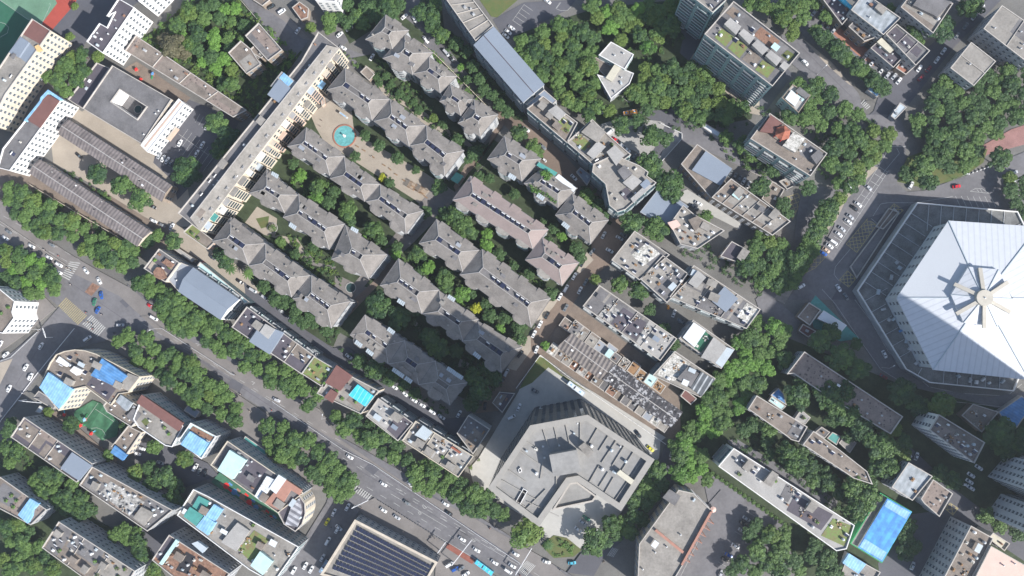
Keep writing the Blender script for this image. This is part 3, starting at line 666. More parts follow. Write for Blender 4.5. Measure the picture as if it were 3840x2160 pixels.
        for i in range(nd if bays else 0):       # dormers on the north-east side
            m = (i+rg.uniform(.35, .65))/nd; hw = rg.uniform(2.2, 3.6)/Lx; t0d = rg.uniform(.70, .82)
            e = [bil(q, m-hw, t0d), bil(q, m+hw, t0d), bil(q, m+hw, 1.06), bil(q, m-hw, 1.06)]; zt = [hh+rise*.45]*2+[hh+.25]*2
            top = [Vector((v.x, v.y, z)) for v, z in zip(e, zt)]; b = MB(); b.face(top)
            for k2 in range(4): j = (k2+1) % 4; b.face([(top[k2].x, top[k2].y, hh-.4), (top[j].x, top[j].y, hh-.4), top[j], top[k2]])
            b.build('dormer', rm, root)
        for i in range(2):                                    # lean-to roof rooms let into the slopes
            m = rg.uniform(.15, .85); tt = rg.choice((.27, .72)); c0 = bil(q, m, tt); b = MB(); ww = rg.uniform(1.6, 3.4); b.box((c0.x, c0.y), ax, ww, 1.7, hh, hh+rise*.55+.7, 0); b.box((c0.x, c0.y), ax, ww+.4, 2.1, hh+rise*.55+.7, hh+rise*.55+.85, 1, True); b.build('roof_room', ['w_grey', rg.choice(['conc_dark', 'slate', 'conc', 'steelgrey'])], root)
        for i in range(3):                                    # small things on the slopes
            m = bil(q, rg.uniform(.15, .85), rg.choice((.2, .8))); b = MB(); b.box((m.x, m.y), ax, .9, .8, hh, hh+rise*.5+.9, 0); b.box((m.x, m.y), ax, 1.1, 1.0, hh+rise*.5+.9, hh+rise*.5+1.05, 0, True); b.build('chimney', 'conc', root)
        if panels:
            for i in range(panels):
                m = rg.uniform(.2, .8); tt = rg.choice((-.06, 1.04)); c0 = bil(q, m, tt); b = MB()
                for k2 in range(4):
                    cc = c0+ax*(k2*1.15-1.7); b.face([(cc-ax*.5-ay*1.2).to_tuple()[:2]+(hh+.5,), (cc+ax*.5-ay*1.2).to_tuple()[:2]+(hh+.5,), (cc+ax*.5+ay*1.2).to_tuple()[:2]+(hh+1.3,), (cc-ax*.5+ay*1.2).to_tuple()[:2]+(hh+1.3,)], 0)
                for sgn in (-1, 1): d = c0+ax*2.4*sgn; b.bar((d.x, d.y, hh-.8), (d.x, d.y, hh+.9), .12, .12, 1)
                b.build('solar_panel_rack', ['steel_light', 'metal'], root)
        nbv = 0; fac = [v for v in ip]
        facade(root, ip, hh-.5, 0, 'win', max(0, 100//len(qs)), 3.0, 4.2)
    return root
VG = 'grey hip-roofed apartment rows of the walled quarter'
villa('topmost grey-roofed apartment row, five stepped units, just left of the long grey metal roof', ['b:1850,460 2070,195 2350,380 2180,590', 'x:1440,214 1514,134 1619,202 1552,276', 'x:1553,273 1606,217 1710,290 1654,345', 'x:1651,377 1687,320 1769,377 1730,430', 'x:1721,457 1776,380 1864,435 1804,508'], 18, group=VG, seed=1)
villa('grey-roofed apartment row directly above the round turquoise pool and tan plaza', ['x:1230,332 1291,259 1458,376 1399,447', 'x:1406,450 1461,377 1593,475 1538,545', 'g:530,285 640,150 920,340 790,510'], 18, group=VG, seed=2)
villa('grey-roofed apartment row along the lower edge of the tan plaza, starting under the pool', ['x:1082,545 1145,482 1290,590 1240,655', 'x:1241,665 1288,592 1423,695 1371,752', 'g:200,705 295,590 615,790 500,945'], 17, group=VG, seed=3)
villa('grey-roofed apartment row between the leafy garden and the curving tan garden path', ['x:937,720 997,642 1115,735 1070,795', 'x:1065,810 1117,732 1290,845 1238,930', 'x:1246,965 1293,852 1448,960 1386,1040'], 17, group=VG, seed=4, panels=1)
villa('grey-roofed apartment row below the tan garden path, its upper end touching the long beige block', ['f:1600,1000 1725,840 1985,1035 1870,1180', 'f:1870,1185 1985,1035 2320,1275 2195,1420', 'x:1102,1115 1165,1037 1311,1135 1247,1225'], 17, group=VG, seed=5)
villa('shaded bluish grey apartment row with white roof racks, lowest, above the dark back lane', ['j:80,665 180,530 475,725 365,880', 'j:370,880 475,720 705,880 595,1035', 'j:595,1035 705,875 945,1040 830,1190'], 16, group=VG, seed=6, panels=3, pitch=.05)
villa('grey-roofed apartment row whose lower end meets the brown street beside a tan forecourt', ['j:305,290 430,110 735,345 620,505', 'j:625,505 735,350 1030,565 925,710', 'j:920,710 1030,580 1355,775 1215,945'], 17, group=VG, seed=7, panels=1)
villa('longest grey-roofed apartment row in the middle, with a pale repaired patch near its lower end', ['g:598,1015 715,855 1035,1085 925,1230', 'j:905,210 1055,40 1570,410 1440,605'], 17, group=VG, seed=8)
villa('grey-roofed apartment row overgrown with green climbing plants and a pale green canopy', ['g:1110,385 1225,230 1500,400 1370,550', 'g:1385,570 1500,470 1770,620 1640,750', 'g:1620,805 1735,660 2005,860 1885,1020'], 17, group=VG, seed=9, panels=1)
villa('pinkish-roofed apartment row with a rust coloured junk terrace at its lower end', ['g:850,690 970,530 1555,930 1450,1060', 'g:1395,1140 1510,990 1785,1180 1670,1335'], 17, ['slate_pink', 'slate_pink'], group=VG, seed=10)
# hanging gardens on the overgrown row
rg = random.Random(5)
for nm, s, z in (('roof_garden', 'g:1410,580 1440,565 1480,600 1540,640 1630,700 1620,725 1540,680 1420,620', 17.5), ('climbing_plants', 'g:1500,490 1560,480 1590,520 1540,560', 19)):
    p = poly(s, z); b = MB(); xs = [v.x for v in p]; ys = [v.y for v in p]; bl = []
    while len(bl) < 40:
        x, y = rg.uniform(min(xs), max(xs)), rg.uniform(min(ys), max(ys))
        if inside(x, y, p): bl.append((x, y, z+rg.uniform(0, .5), .9))
    leaves(b, bl, 22, 0, .35, rg); tag(b.build(nm, 'leaf_bright'), 'bright green %s on the overgrown grey apartment row' % nm.replace('_', ' '), 'plants')
for s, m_, z, lb in (('g:1470,440 1490,415 1630,495 1610,520', 'teal', 18.2, 'long green awning over the roof edge of the overgrown apartment row'), ('g:1610,530 1640,505 1770,610 1750,640', 'whitemetal', 17.8, 'long white awning at the roof edge of the overgrown apartment row'), ('g:825,545 870,490 925,520 880,580', 'teal', 6, 'small green canopy at the lower end wall of the row above the plaza')):
    p = poly(s, z); c = sum(p, Vector())/4; r = thing('canopy', lb, 'canopy', (c.x, c.y, 0)); b = MB(); b.prism(p, z-.15, z, 0, bottom=True); b.build('canopy_roof', m_, r); b = MB()
    for v in inset(p, .3): b.bar((v.x, v.y, max(0, z-6)), (v.x, v.y, z-.15), .15, .15)
    b.build('canopy_posts', 'metal', r)

# ---- left side
bld('school_block', 'long school block with red-brown and blue-grey roof plates beside the green sports field', 'building', 'a:-420,1420 385,225 610,370 60,1140 -120,1500', 20, 'conc', 'w_cream', cross=0, n=4, extras=[('red_roof', 'a:255,405 385,228 600,372 470,525', .5, 'redbrown'), ('blue_roof', 'a:110,630 250,445 345,510 225,690', .6, 'steelblue'), ('blue_roof', 'a:225,690 345,510 415,600 320,765', .4, 'steelblue'), ('facade_fin', 'a:420,560 460,540 500,600 450,620', .7, 'w_yellow')])
bld('classroom_block', 'white-walled block with red-brown roof rimmed by a bright blue parapet', 'building', 'x:180,340 230,373 36,640 -10,628 10,557 87,460 150,375', 16, 'conc_dark', 'w_white', 'parapet_white', n=3, extras=[('red_roof', 'x:175,352 222,378 150,478 95,445 150,380', .6, 'redbrown'), ('blue_parapet', 'x:180,337 187,343 158,372 152,385 96,455 90,452 150,378 152,366', .9, 'skyblue'), ('blue_parapet', 'x:182,338 232,372 228,378 180,346', .8, 'skyblue'), ('roof_slab', 'f:40,310 130,150 225,215 115,380', .3, 'conc_dark')])
bld('apartment_block', 'white block with dark grey roof and many windows at the left edge of the grove', 'building', 'a:1045,500 1200,280 1290,330 1380,150 1290,190 1430,-20 1620,90 1240,640', 20, 'tar', 'w_white', 'parapet_white', n=5, kinds='bvtc')
bld('apartment_block', 'white block with balconies cut by the top edge beside the wooded lot', 'building', 'a:1560,-150 1800,-350 1930,-240 1680,20', 20, 'conc', 'w_white', 'parapet_white', n=2)
bld('dormitory', 'long low block with speckled brown gravel roof, uppermost of the left side', 'building', 'x:469,190 509,133 924,413 874,439', 10, 'gravel', 'w_brown', n=5, kinds='vbv', cross=3, ph=.5)
gable('workshop_row', 'dark corrugated long roof in the middle of the tan courtyard', 'building', 'f:435,205 515,95 1290,590 1215,715', 9, 1.6, 'barrack', 'w_brown', 7, 'long corrugated barracks')
gable('workshop_row', 'dark corrugated long roof nearest the avenue trees', 'building', 'f:220,500 300,395 1135,935 1030,1050', 9, 1.6, 'barrack', 'w_beige', 6, 'long corrugated barracks')
# courtyard office with a hole
def court(label, so, si, h, roof, wall):
    o, i = poly(so, h), poly(si, h); k = min(range(4), key=lambda k: (i[k]-o[0]).length); i = i[k:]+i[:k]; c = sum(o, Vector())/4
    r = thing('courtyard_building', label, 'building', (c.x, c.y, 0)); FOOT.append(o); w = MB(); w.prism(o, -.06, h, 0, top=False); w.build('wall', wall, r); w = MB()
    w.prism(i[::-1], 0, h, 0, top=False); w.build('courtyard_wall', 'w_white', r); b = MB(); 
    for a in range(4): d = (a+1) % 4; b.face([(q.x, q.y, h-.3) for q in (o[a], o[d], i[d], i[a])])
    b.build('roof', roof, r); b = MB(); b.ring(o, inset(o, .4), h-.4, h+.5); b.ring(inset(i, -.5), i, h-.4, h+.5); b.build('parapet', 'parapet', r)
    m = sum(i, Vector())/4; b = MB(); b.face([(q.x, q.y, .22) for q in i]); b.build('courtyard_floor', 'conc_dark', r); b = MB(); b.ring([Vector((m.x+2.7*math.cos(t*.3927), m.y+2.7*math.sin(t*.3927), 0)) for t in range(16)], [Vector((m.x+2.3*math.cos(t*.3927), m.y+2.3*math.sin(t*.3927), 0)) for t in range(16)], .22, .7); pw = b.build('pond_rim', 'conc_pale', r)
    b = MB(); b.cyl((m.x, m.y), 2.3, 2.3, .25, .5, 16); b.build('pond_water', 'pondwater', r)
    facade(r, o, h-.5); clutter(r, [o[0], o[1], i[1], i[0]], h-.3, 3, 5, 'vb'); return r
court('square grey-roofed office around a small courtyard with a round pond', 'a:1000,1310 1360,790 2075,1200 1715,1740', 'a:1345,1230 1450,1085 1770,1290 1660,1440', 10, 'conc_dark', 'w_beige')
bld('columned_wing', 'narrow white columned wing on the lower side of the courtyard office', 'building', 'f:1055,290 1340,-60 1385,-20 1105,340', 10.5, 'w_white', 'w_white', 'parapet_white', n=0, ph=.3, extras=[('cornice', 'f:1075,295 1350,-50 1360,-42 1085,305', .5, 'w_peach')])
bld('annex', 'dark low annex on the left side of the courtyard office', 'building', 'a:820,1200 1165,757 1320,822 1000,1312', 6, 'tar', 'w_grey', n=2, kinds='b')
bld('porch', 'small beige entrance porch facing the left car park', 'building', 'f:1190,210 1260,115 1315,155 1245,245', 5, 'conc', 'w_peach', n=0, style=None)
# the long diagonal slab
root = bld('slab_block', 'very long beige apartment slab running diagonally with a half pitched grey roof', 'building', 'b:1265,385 1520,580 f:1942,350 1500,930 1335,797 b:1060,740', 20, 'conc_dark', 'w_cream', n=22, kinds='ttsvbbh', cap=100, extras=[
  ('steel_shed', 'b:655,1140 790,960 970,1090 835,1270', 1.6, 'steelblue'), ('blue_sheet', 'b:800,940 850,880 960,980 900,1040', 1.0, 'skyblue'), ('roof_wing', 'b:690,1040 825,865 1000,990 960,1060', .6, 'conc_pale')])
p = [P(*T(*a), 20.2) for a in (('b', 1385, 560), ('b', 1520, 580), ('f', 1942, 350), ('f', 1500, 930), ('f', 1440, 840), ('f', 1860, 300))]
for v, z in zip(p, (22.2, 20.2, 20.2, 20.2, 22.2, 22.2)): v.z = z
b = MB(); ph_ = [p[0], p[5], p[4]]; 
for A, B_, C_, D_ in ((p[0], p[5], p[2], p[1]), (p[5], p[4], p[3], p[2])):
    f_ = [A, B_, C_, D_]
    if (B_-A).cross(D_-A).z < 0: f_ = f_[::-1]
    b.face(f_)
for A, B_ in ((p[0], p[5]), (p[5], p[4])): b.face([A, B_, (B_.x, B_.y, 19.2), (A.x, A.y, 19.2)])
b.face([p[0], p[1], (p[1].x, p[1].y, 19.2), (p[0].x, p[0].y, 19.2)]); b.face([p[4], p[3], (p[3].x, p[3].y, 19.2), (p[4].x, p[4].y, 19.2)])
b.build('pitched_roof', 'conc', root); b = MB(); b.bar(p[0], p[5], .4, .3); b.bar(p[5], p[4], .4, .3); b.build('ridge_cap', 'ridge', root)
# bays, awnings and canopies down its south-east face
rg = random.Random(11); e0, e1 = p[1], p[2]; e2 = p[3]
fd = (e2-e0); fd.z = 0; FL = fd.length; fd.normalize(); fo = Vector((-fd.y, fd.x, 0)); fo = fo if fo.x > 0 else -fo
t = 3.0
while t < FL-6:
    w_ = rg.uniform(3.0, 6.0); c = Vector((e0.x, e0.y, 0))+fd*(t+w_/2); ztop = rg.choice((19, 18, 16, 13, 19))
    b = MB(); c2 = c+fo*1.0; b.box((c2.x, c2.y), fd, w_, 2.4, -.05, ztop, 0); b.build('bay', rg.choice(['w_peach', 'w_cream', 'w_cream', 'w_beige']), root)
    if rg.random() < .9:
        b = MB(); c3 = c+fo*1.3; b.box((c3.x, c3.y), fd, w_*.9, 3.6, ztop+.02, ztop+.25, 0, True); b.build('awning', rg.choice(['whitemetal', 'steel_light', 'conc_pale', 'teal', 'skyblue', 'w_cream', 'conc']), root)
    for z in range(3, int(ztop)-1, 3):
        b = MB(); c4 = c+fo*2.35; b.box((c4.x, c4.y), fd, w_*.8, .3, z+.2, z+1.6, 0); b.build('window', 'glass', root)
    t += w_+rg.uniform(.6, 2.5)
b = MB()
for k in range(17):
    c = Vector((e0.x, e0.y, 0))+fd*(5+k*FL/17.5)-fo*2.6
    b.face([(c-fd*1.1).to_tuple()[:2]+(21.6,), (c+fd*1.1).to_tuple()[:2]+(21.6,), (c+fo*1.6).to_tuple()[:2]+(22.2,)]); b.face([(c+fo*1.6-fd*1.1).to_tuple()[:2]+(20.8,), (c-fd*1.1).to_tuple()[:2]+(21.6,), (c+fo*1.6).to_tuple()[:2]+(22.2,)]); b.face([(c+fd*1.1).to_tuple()[:2]+(21.6,), (c+fo*1.6+fd*1.1).to_tuple()[:2]+(20.8,), (c+fo*1.6).to_tuple()[:2]+(22.2,)])
b.build('dormer_row', 'ridge', root)
bld('corner_terrace', 'pointed terrace building under the lower end of the long beige slab', 'building', 'f:1375,940 1440,880 1500,925 1612,1012 1555,1068', 7, 'roofgrass', 'w_peach', 'parapet', n=2, kinds='p', extras=[('deck', 'f:1450,985 1500,930 1605,1012 1553,1060', .4, 'conc_brown')])
# ---- top
bld('brown_block', 'small dark link roof joining the pebbled-roof block and its lower wing', 'building', 'b:425,610 500,545 640,640 575,700', 9, 'conc_brown', 'w_brown', n=1, kinds='b', style=None)
bld('brown_block', 'brown-roofed block with a pebbled roof above the wooded corner, upper wing', 'building', 'b:385,430 545,275 830,600 660,730', 11, 'conc_dark', 'w_brown', n=2, kinds='bv', extras=[('gravel_bed', 'b:450,390 545,300 790,590 680,640', .4, 'gravel')])
bld('brown_block', 'brown and grey roofed lower wing beside the pebbled-roof block', 'building', 'b:180,635 330,490 460,600 520,700 570,775 400,890', 10, 'conc_brown', 'w_brown', n=2, kinds='b', extras=[('roof_patch', 'b:300,735 430,640 565,780 405,880', .4, 'conc')])
bld('white_block', 'bright white block cut off by the top edge above the small yellowish tree', 'building', 'b:1150,-200 1500,-160 1470,20 1230,0', 18, 'conc_pale', 'w_white', 'parapet_white', n=2)
bld('shack', 'rusty little shack with a pale heap of rubble behind it', 'shed', 'b:950,90 1040,20 1150,100 1140,210 1060,240', 4, 'rust', 'w_brown', n=3, kinds='bd', style=None, ph=.2)
bld('shack', 'brown-roofed hut cut by the top edge beside the lane', 'shed', 'b:440,-30 600,-60 680,0 590,70', 5, 'conc_brown', 'w_brown', n=1, kinds='b', style=None)
bld('garden_pavilion', 'small brown pavilion roof at the bend of the garden path', 'pavilion', 'b:1775,870 1850,800 1945,895 1880,970', 4, 'conc_brown', 'w_brown', n=0, style=None, ph=.2)
bld('long_block', 'beige flat-roofed part of the long block running down from the top edge', 'building', 'c:200,-60 520,-60 805,312 590,492', 20, 'conc', 'w_grey', style='balc', n=3, kinds='bv', cross=4)
gable('long_block', 'long blue-grey metal roof with a dark seam line beside the big grove', 'building', 'c:565,545 810,320 1425,1022 1165,1240', 20, .8, 'steelblue', 'w_grey', 0, None, 'tar', 'balc', .3)
bld('long_block', 'dark blue flat roof just below the long blue-grey metal roof', 'building', 'c:1205,1262 1420,1085 1570,1215 1430,1345', 17, 'steelblue', 'w_grey', n=1, kinds='b', style='balc', ph=.2)
bld('terraced_block', 'cluttered roof terraces between the dark blue roof and the curved teal block', 'building', 'g:1400,15 1520,-80 1780,120 1700,270', 20, 'conc_brown', 'w_teal', style='balc', n=10, kinds='sbcphd', extras=[('roof_room', 'g:1560,30 1620,-10 1690,50 1640,100', 2, 'conc_pale'), ('roof_plot', 'g:1610,130 1670,70 1740,130 1700,200', .4, 'roofgrass')], glass='tealglass')
bld('terraced_block', 'grey and tan roof block with grassy squares left of the white forecourt', 'building', 'g:1700,265 1890,95 2030,230 2110,300 2180,360 1960,520 1880,420', 20, 'conc', 'w_teal', style='balc', n=9, kinds='sbcphd', extras=[('roof_room', 'g:1810,190 1890,110 1990,190 1930,270', 2.4, 'conc'), ('roof_plot', 'g:1740,250 1800,200 1880,270 1830,330', .4, 'roofgrass'), ('roof_room', 'g:1850,350 1930,260 1990,300 1900,390', 2, 'conc_pale'), ('roof_room', 'g:2000,340 2060,290 2130,360 2070,440', 2.4, 'conc_pale')], glass='tealglass')
bld('curved_block', 'block with rounded balconies and a domed pale roof light near the street bend', 'building', 'g:1900,430 2050,360 2240,440 2310,490 2300,520 2370,570 2140,770 2080,790 2020,740 1990,580 1890,490', 21, 'conc', 'w_teal', 'parapet', style='balc', n=6, kinds='sbcv', extras=[('roof_light', 'g:2120,570 2190,510 2260,560 2190,625', 1.2, 'conc_pale'), ('roof_room', 'g:2080,480 2130,440 2190,500 2130,550', 2, 'conc_dark'), ('roof_pit', 'g:2090,640 2150,600 2200,650 2140,700', .4, 'tar'), ('roof_room', 'g:2180,690 2300,580 2340,590 2200,720', 1.2, 'conc_pale')], glass='tealglass')
bld('white_villa', 'pale concrete villa roof alone in the big grove, upper half', 'building', 'c:2080,665 2225,505 2500,658 2390,835', 9, 'conc_pale', 'w_teal', 'parapet_white', n=2, kinds='v', ph=.4)
bld('white_villa', 'pale concrete terrace with a cream awning, lower half in the big grove', 'building', 'c:2060,900 2170,935 2290,800 2500,885 2450,1010 2225,1190', 7, 'conc_pale', 'w_grey', 'parapet_white', n=3, kinds='vb', ph=.4, extras=[('cream_awning', 'c:2165,940 2270,780 2345,815 2235,980', 1.2, 'yellowpale')])
bld('shade_roof', 'brown timber deck roof squeezed against the pale villa in the grove', 'shed', 'c:1940,690 2040,690 2260,810 2165,930', 4, 'conc_brown', 'w_brown', n=0, style=None, ph=.1)
# roof-garden tower and neighbours
bld('garden_tower', 'tall block with planted garden squares and white pergolas on its roof', 'tower block', 'd:780,410 1130,15 1930,640 1600,1040', 36, 'conc_dark', 'w_teal', style='balc', n=12, kinds='bhvbct', glass='tealglass', cap=100, ph=1.2, extras=[
  ('garden_bed', 'd:910,440 990,325 1140,430 1040,550', .4, 'roofgrass'), ('garden_bed', 'd:1070,565 1180,440 1310,560 1210,690', .4, 'roofgrass'), ('garden_bed', 'd:1240,700 1350,580 1470,690 1380,800', .4, 'conc_brown'), ('garden_bed', 'd:1400,830 1490,710 1640,810 1550,930', .4, 'roofgrass'), ('garden_bed', 'd:1045,140 1130,65 1210,120 1140,210', .4, 'dirt'), ('garden_bed', 'd:1380,410 1470,310 1700,480 1620,590', .4, 'rust'), ('garden_bed', 'd:1715,655 1790,590 1885,650 1810,735', .4, 'lawn'),
  ('pergola', 'd:1020,290 1090,220 1220,320 1160,415', 2.2, 'conc_pale'), ('pergola', 'd:1195,405 1250,350 1385,450 1320,530', 2.2, 'conc_pale'), ('pergola', 'd:1355,540 1420,480 1550,590 1480,660', 2.2, 'conc_pale'), ('pergola', 'd:1520,670 1580,610 1710,710 1650,790', 2.2, 'conc_pale'), ('pergola', 'd:1690,800 1740,740 1810,790 1750,850', 2.2, 'conc_pale')])
bld('tower_block', 'tall block with glassy green balconies cut off by the top edge beside the garden tower', 'tower block', 'd:530,-120 750,-400 1040,0 880,150', 36, 'conc', 'w_teal', style='balc', n=4, glass='tealglass')
bld('small_house', 'small three-storey house with a white and green roof terrace beside the road', 'house', 'd:1715,1180 1845,1020 2060,1150 1915,1360', 12, 'conc_pale', 'w_teal', 'w_brown', n=2, kinds='b', extras=[('white_roof', 'd:1760,1190 1830,1090 1930,1180 1870,1280', .8, 'whitemetal'), ('green_roof', 'd:1850,1120 1900,1080 1995,1190 1970,1220', .5, 'palecyan'), ('dark_roof', 'd:1880,1100 1930,1050 2050,1150 2000,1190', .7, 'conc_dark')])
root = bld('pagoda_block', 'block carrying a red pagoda roof and a rusty white roof shed', 'building', 'h:525,240 670,50 1100,350 975,520', 24, 'conc_brown', 'w_teal', style='balc', n=6, kinds='bvtc', extras=[('brown_deck', 'h:600,180 680,65 765,130 710,200', 1.5, 'redbrown'), ('roof_shed', 'h:770,290 850,190 930,240 860,340', 1.8, 'brokenwhite'), ('roof_room', 'h:980,370 1040,320 1070,370 1020,430', 2, 'conc_dark')])
c = P(*T('h', 770, 195), 27); b = MB(); n_ = 6                                    # pagoda: six-sided swept roof
for lv, (r0, r1, z0, z1) in enumerate(((4.2, 2.2, 26.2, 27.4), (2.2, 0.0, 27.4, 29.6))):
    for i in range(n_):
        a0, a1 = i*6.2832/n_+.3, (i+1)*6.2832/n_+.3
        q = [Vector((c.x+r0*math.cos(a0), c.y+r0*math.sin(a0), z0+(.5 if lv == 0 else 0))), Vector((c.x+r0*.9*math.cos((a0+a1)/2), c.y+r0*.9*math.sin((a0+a1)/2), z0)), Vector((c.x+r0*math.cos(a1), c.y+r0*math.sin(a1), z0+(.5 if lv == 0 else 0)))]
        if r1: b.face(q+[Vector((c.x+r1*math.cos(a1), c.y+r1*math.sin(a1), z1)), Vector((c.x+r1*math.cos(a0), c.y+r1*math.sin(a0), z1))])
        else: b.face(q+[Vector((c.x, c.y, z1))])
pg = b.build('pagoda_roof', 'terracotta', root); b = MB()
for i in range(n_): a0 = i*6.2832/n_+.3; b.bar((c.x+4*math.cos(a0), c.y+4*math.sin(a0), 23), (c.x+4*math.cos(a0), c.y+4*math.sin(a0), 26.6), .3, .3)
b.build('column', 'red', root, pg)
bld('sports_hall', 'low hall with a plain blue-grey roof plate and open brown yard above it', 'building', 'h:5,430 125,282 385,465 235,690', 9, 'conc_brown', 'w_brown', n=0, extras=[('steel_roof', 'h:88,475 190,335 385,465 300,590', .7, 'steelblue')])
bld('big_shed', 'large plain blue-grey metal roof under the curved teal block', 'shed', 'x:2401,795 2476,700 2582,775 2496,852', 8, 'steelblue', 'w_grey', 'steelgrey', n=0, ph=.12)
bld('office_row', 'long brown flat-roofed row with a small stair hut right of the open lane', 'building', 'h:235,680 380,540 825,860 690,965', 12, 'conc_brown', 'w_brown', n=7, kinds='bvtc', cross=5, extras=[('stair_block', 'h:660,820 710,760 750,800 700,850', 1.6, 'conc'), ('stair_block', 'h:400,650 440,600 480,630 440,690', 1.4, 'conc')])
bld('roof_hut', 'dark flat-roofed house with a pale topped stair hut among dense trees', 'house', 'h:300,1120 385,1010 520,1085 450,1175', 7, 'tar', 'w_brown', n=0, extras=[('stair_block', 'h:425,1130 470,1060 520,1085 465,1165', 1.6, 'conc')])
bld('jumbled_block', 'jumbled grey block with a pink patch right of the big blue-grey shed', 'building', 'h:-80,880 20,740 105,810 330,930 130,1065 0,1030', 12, 'conc', 'w_grey', n=9, kinds='sbcdt', extras=[('pink_roof', 'h:-95,870 -30,850 0,890 -60,920', .8, 'pink'), ('roof_room', 'h:60,850 130,820 180,870 110,930', 1.5, 'conc_brown')])
bld('gate_house', 'low brown roofs stepping down beside the yellow hatched court', 'building', 'h:610,690 690,560 780,620 700,760', 5, 'conc_brown', 'w_brown', n=2, kinds='b')
bld('guard_hut', 'flat pale roofed guard hut under trees near the parked car row', 'hut', 'h:740,560 810,530 860,590 800,620', 4, 'conc', 'w_grey', n=1, kinds='b', style=None)
# ---- upper right
bld('campus_block', 'grey ribbed roof block with a raised square roof box, top right car park', 'building', 'e:490,120 650,-90 1085,215 880,420', 16, 'corr_grey', 'w_grey', n=3, kinds='bv', extras=[('roof_box', 'e:780,90 830,30 920,110 870,170', 1.2, 'conc')])
bld('campus_block', 'dark long roof with raised rims at the lower right of the ribbed block', 'building', 'e:910,412 1040,290 1440,612 1270,790', 13, 'conc_dark', 'w_grey', n=3, kinds='vb', cross=2, extras=[('inner_roof', 'e:940,400 1030,310 1360,600 1300,680', .4, 'tar')])
bld('campus_block', 'sunken dark yard roof with a yellowish slab beside the brick parking bays', 'building', 'e:725,580 860,455 1190,610 1070,740 1000,815', 9, 'tar', 'w_grey', n=10, kinds='bvb', extras=[('yellow_slab', 'e:805,505 855,460 1010,590 960,640', 1, 'yellowpale')])
bld('campus_block', 'dark roof crowded with small vents left of the sunken yard roof', 'building', 'e:460,320 590,190 850,430 650,495', 9, 'conc_dark', 'w_brown', n=16, kinds='bvb')
bld('campus_block', 'reddish terrace roof at the foot of the dark long roof', 'building', 'e:1030,820 1120,710 1260,800 1150,900', 5, 'redbrick', 'w_brown', n=4, kinds='b', style=None)
bld('campus_block', 'narrow dark wing with a bright blue skylight strip at the top edge', 'building', 'e:110,-60 360,-60 520,130 380,300', 9, 'tar', 'w_brown', n=10, kinds='bvb', extras=[('blue_skylight', 'e:340,-20 380,-40 500,80 485,110', .8, 'cyan')])
bld('campus_block', 'grey block with a row of open roof bays under the top edge', 'building', 'e:1090,85 1230,-90 1720,40 1480,400', 14, 'conc_brown', 'w_grey', n=5, kinds='bt', extras=[('upper_roof', 'e:1240,60 1330,-60 1700,20 1530,200', 1.5, 'conc_dark')])
bld('square_block', 'square brown-grey roof with one dark cross line above the dense wood', 'building', 'e:1690,820 1940,510 2235,740 1970,1035', 14, 'conc', 'w_grey', n=1, kinds='v', ph=.3, cross=1)
bld('wide_block', 'largest brown-grey roof in the top right corner beside the dark street', 'building', 'e:2090,345 2310,65 2850,430 2640,770', 16, 'conc', 'w_grey', n=4, kinds='v', ph=.3, cross=1)
# ---- right middle, below the street
bld('patchy_block', 'block with a grid-patched white roof beside the brown street bend', 'building', 'g:2035,1150 2208,932 2470,1110 2245,1300', 13, 'conc', 'w_grey', style='balc', n=8, kinds='bcht', extras=[('white_tiles', 'g:2180,1110 2300,1020 2400,1100 2280,1190', .4, 'brokenwhite')])
bld('patchy_block', 'grey block with low roof rooms just right of the white-patched block', 'building', 'j:2255,255 2420,75 2640,235 2450,430', 13, 'conc', 'w_grey', style='balc', n=12, kinds='sbcthd')
bld('patchy_block', 'double block with a blue-grey roof plate and a broken white corner', 'building', 'k:-80,385 100,150 600,480 495,625', 13, 'conc', 'w_grey', style='balc', n=12, kinds='sbcthd', cross=2, extras=[('steel_roof', 'k:240,420 330,310 430,400 340,500', 1.5, 'steelblue'), ('white_roof', 'k:430,530 500,430 600,490 520,600', .5, 'brokenwhite'), ('roof_room', 'k:60,280 130,190 190,240 120,320', 2, 'conc_pale')])
bld('long_flat_block', 'long flat block with dark tar middle and white lower end', 'building', 'j:1820,455 1945,300 2525,700 2400,865', 13, 'conc', 'w_grey', style='balc', n=16, kinds='sbcthdd', cross=3, extras=[('grey_deck', 'j:1835,460 1900,375 2000,450 1930,530', .4, 'conc_dark'), ('tar_deck', 'j:2030,590 2125,465 2300,580 2220,710', .4, 'tar'), ('white_deck', 'j:2220,725 2320,560 2510,700 2390,860', .4, 'conc_pale'), ('junk_deck', 'j:1930,520 2010,430 2100,490 2020,580', .4, 'junk')])
bld('white_shed_block', 'block with a bright bluish white shed roof and a broad pale slab', 'building', 'k:-10,700 95,560 405,780 305,925', 13, 'conc', 'w_grey', n=6, kinds='bcd', extras=[('white_shed', 'k:20,690 100,580 188,640 105,762', 2.5, 'whitemetal'), ('green_deck', 'k:105,770 190,645 240,690 160,800', .4, 'turf'), ('pale_slab', 'k:155,840 250,690 345,765 260,880', 1.2, 'conc_pale'), ('glass_frame', 'k:260,880 345,765 400,785 310,915', .9, 'steel_light')])
bld('ruined_block', 'block with flaking white roof and an open steel frame end', 'building', 'x:2448,1408 2531,1317 2683,1420 2627,1490', 14, 'conc', 'w_teal', style='balc', n=6, kinds='bcd', glass='tealglass', extras=[('flaking_roof', 'x:2460,1405 2530,1325 2590,1365 2530,1430', .4, 'brokenwhite'), ('open_frame', 'x:2590,1455 2630,1395 2680,1425 2630,1485', 1.0, 'cornframe'), ('low_roof', 'x:2540,1420 2580,1375 2620,1400 2590,1450', 1.0, 'conc_dark')])
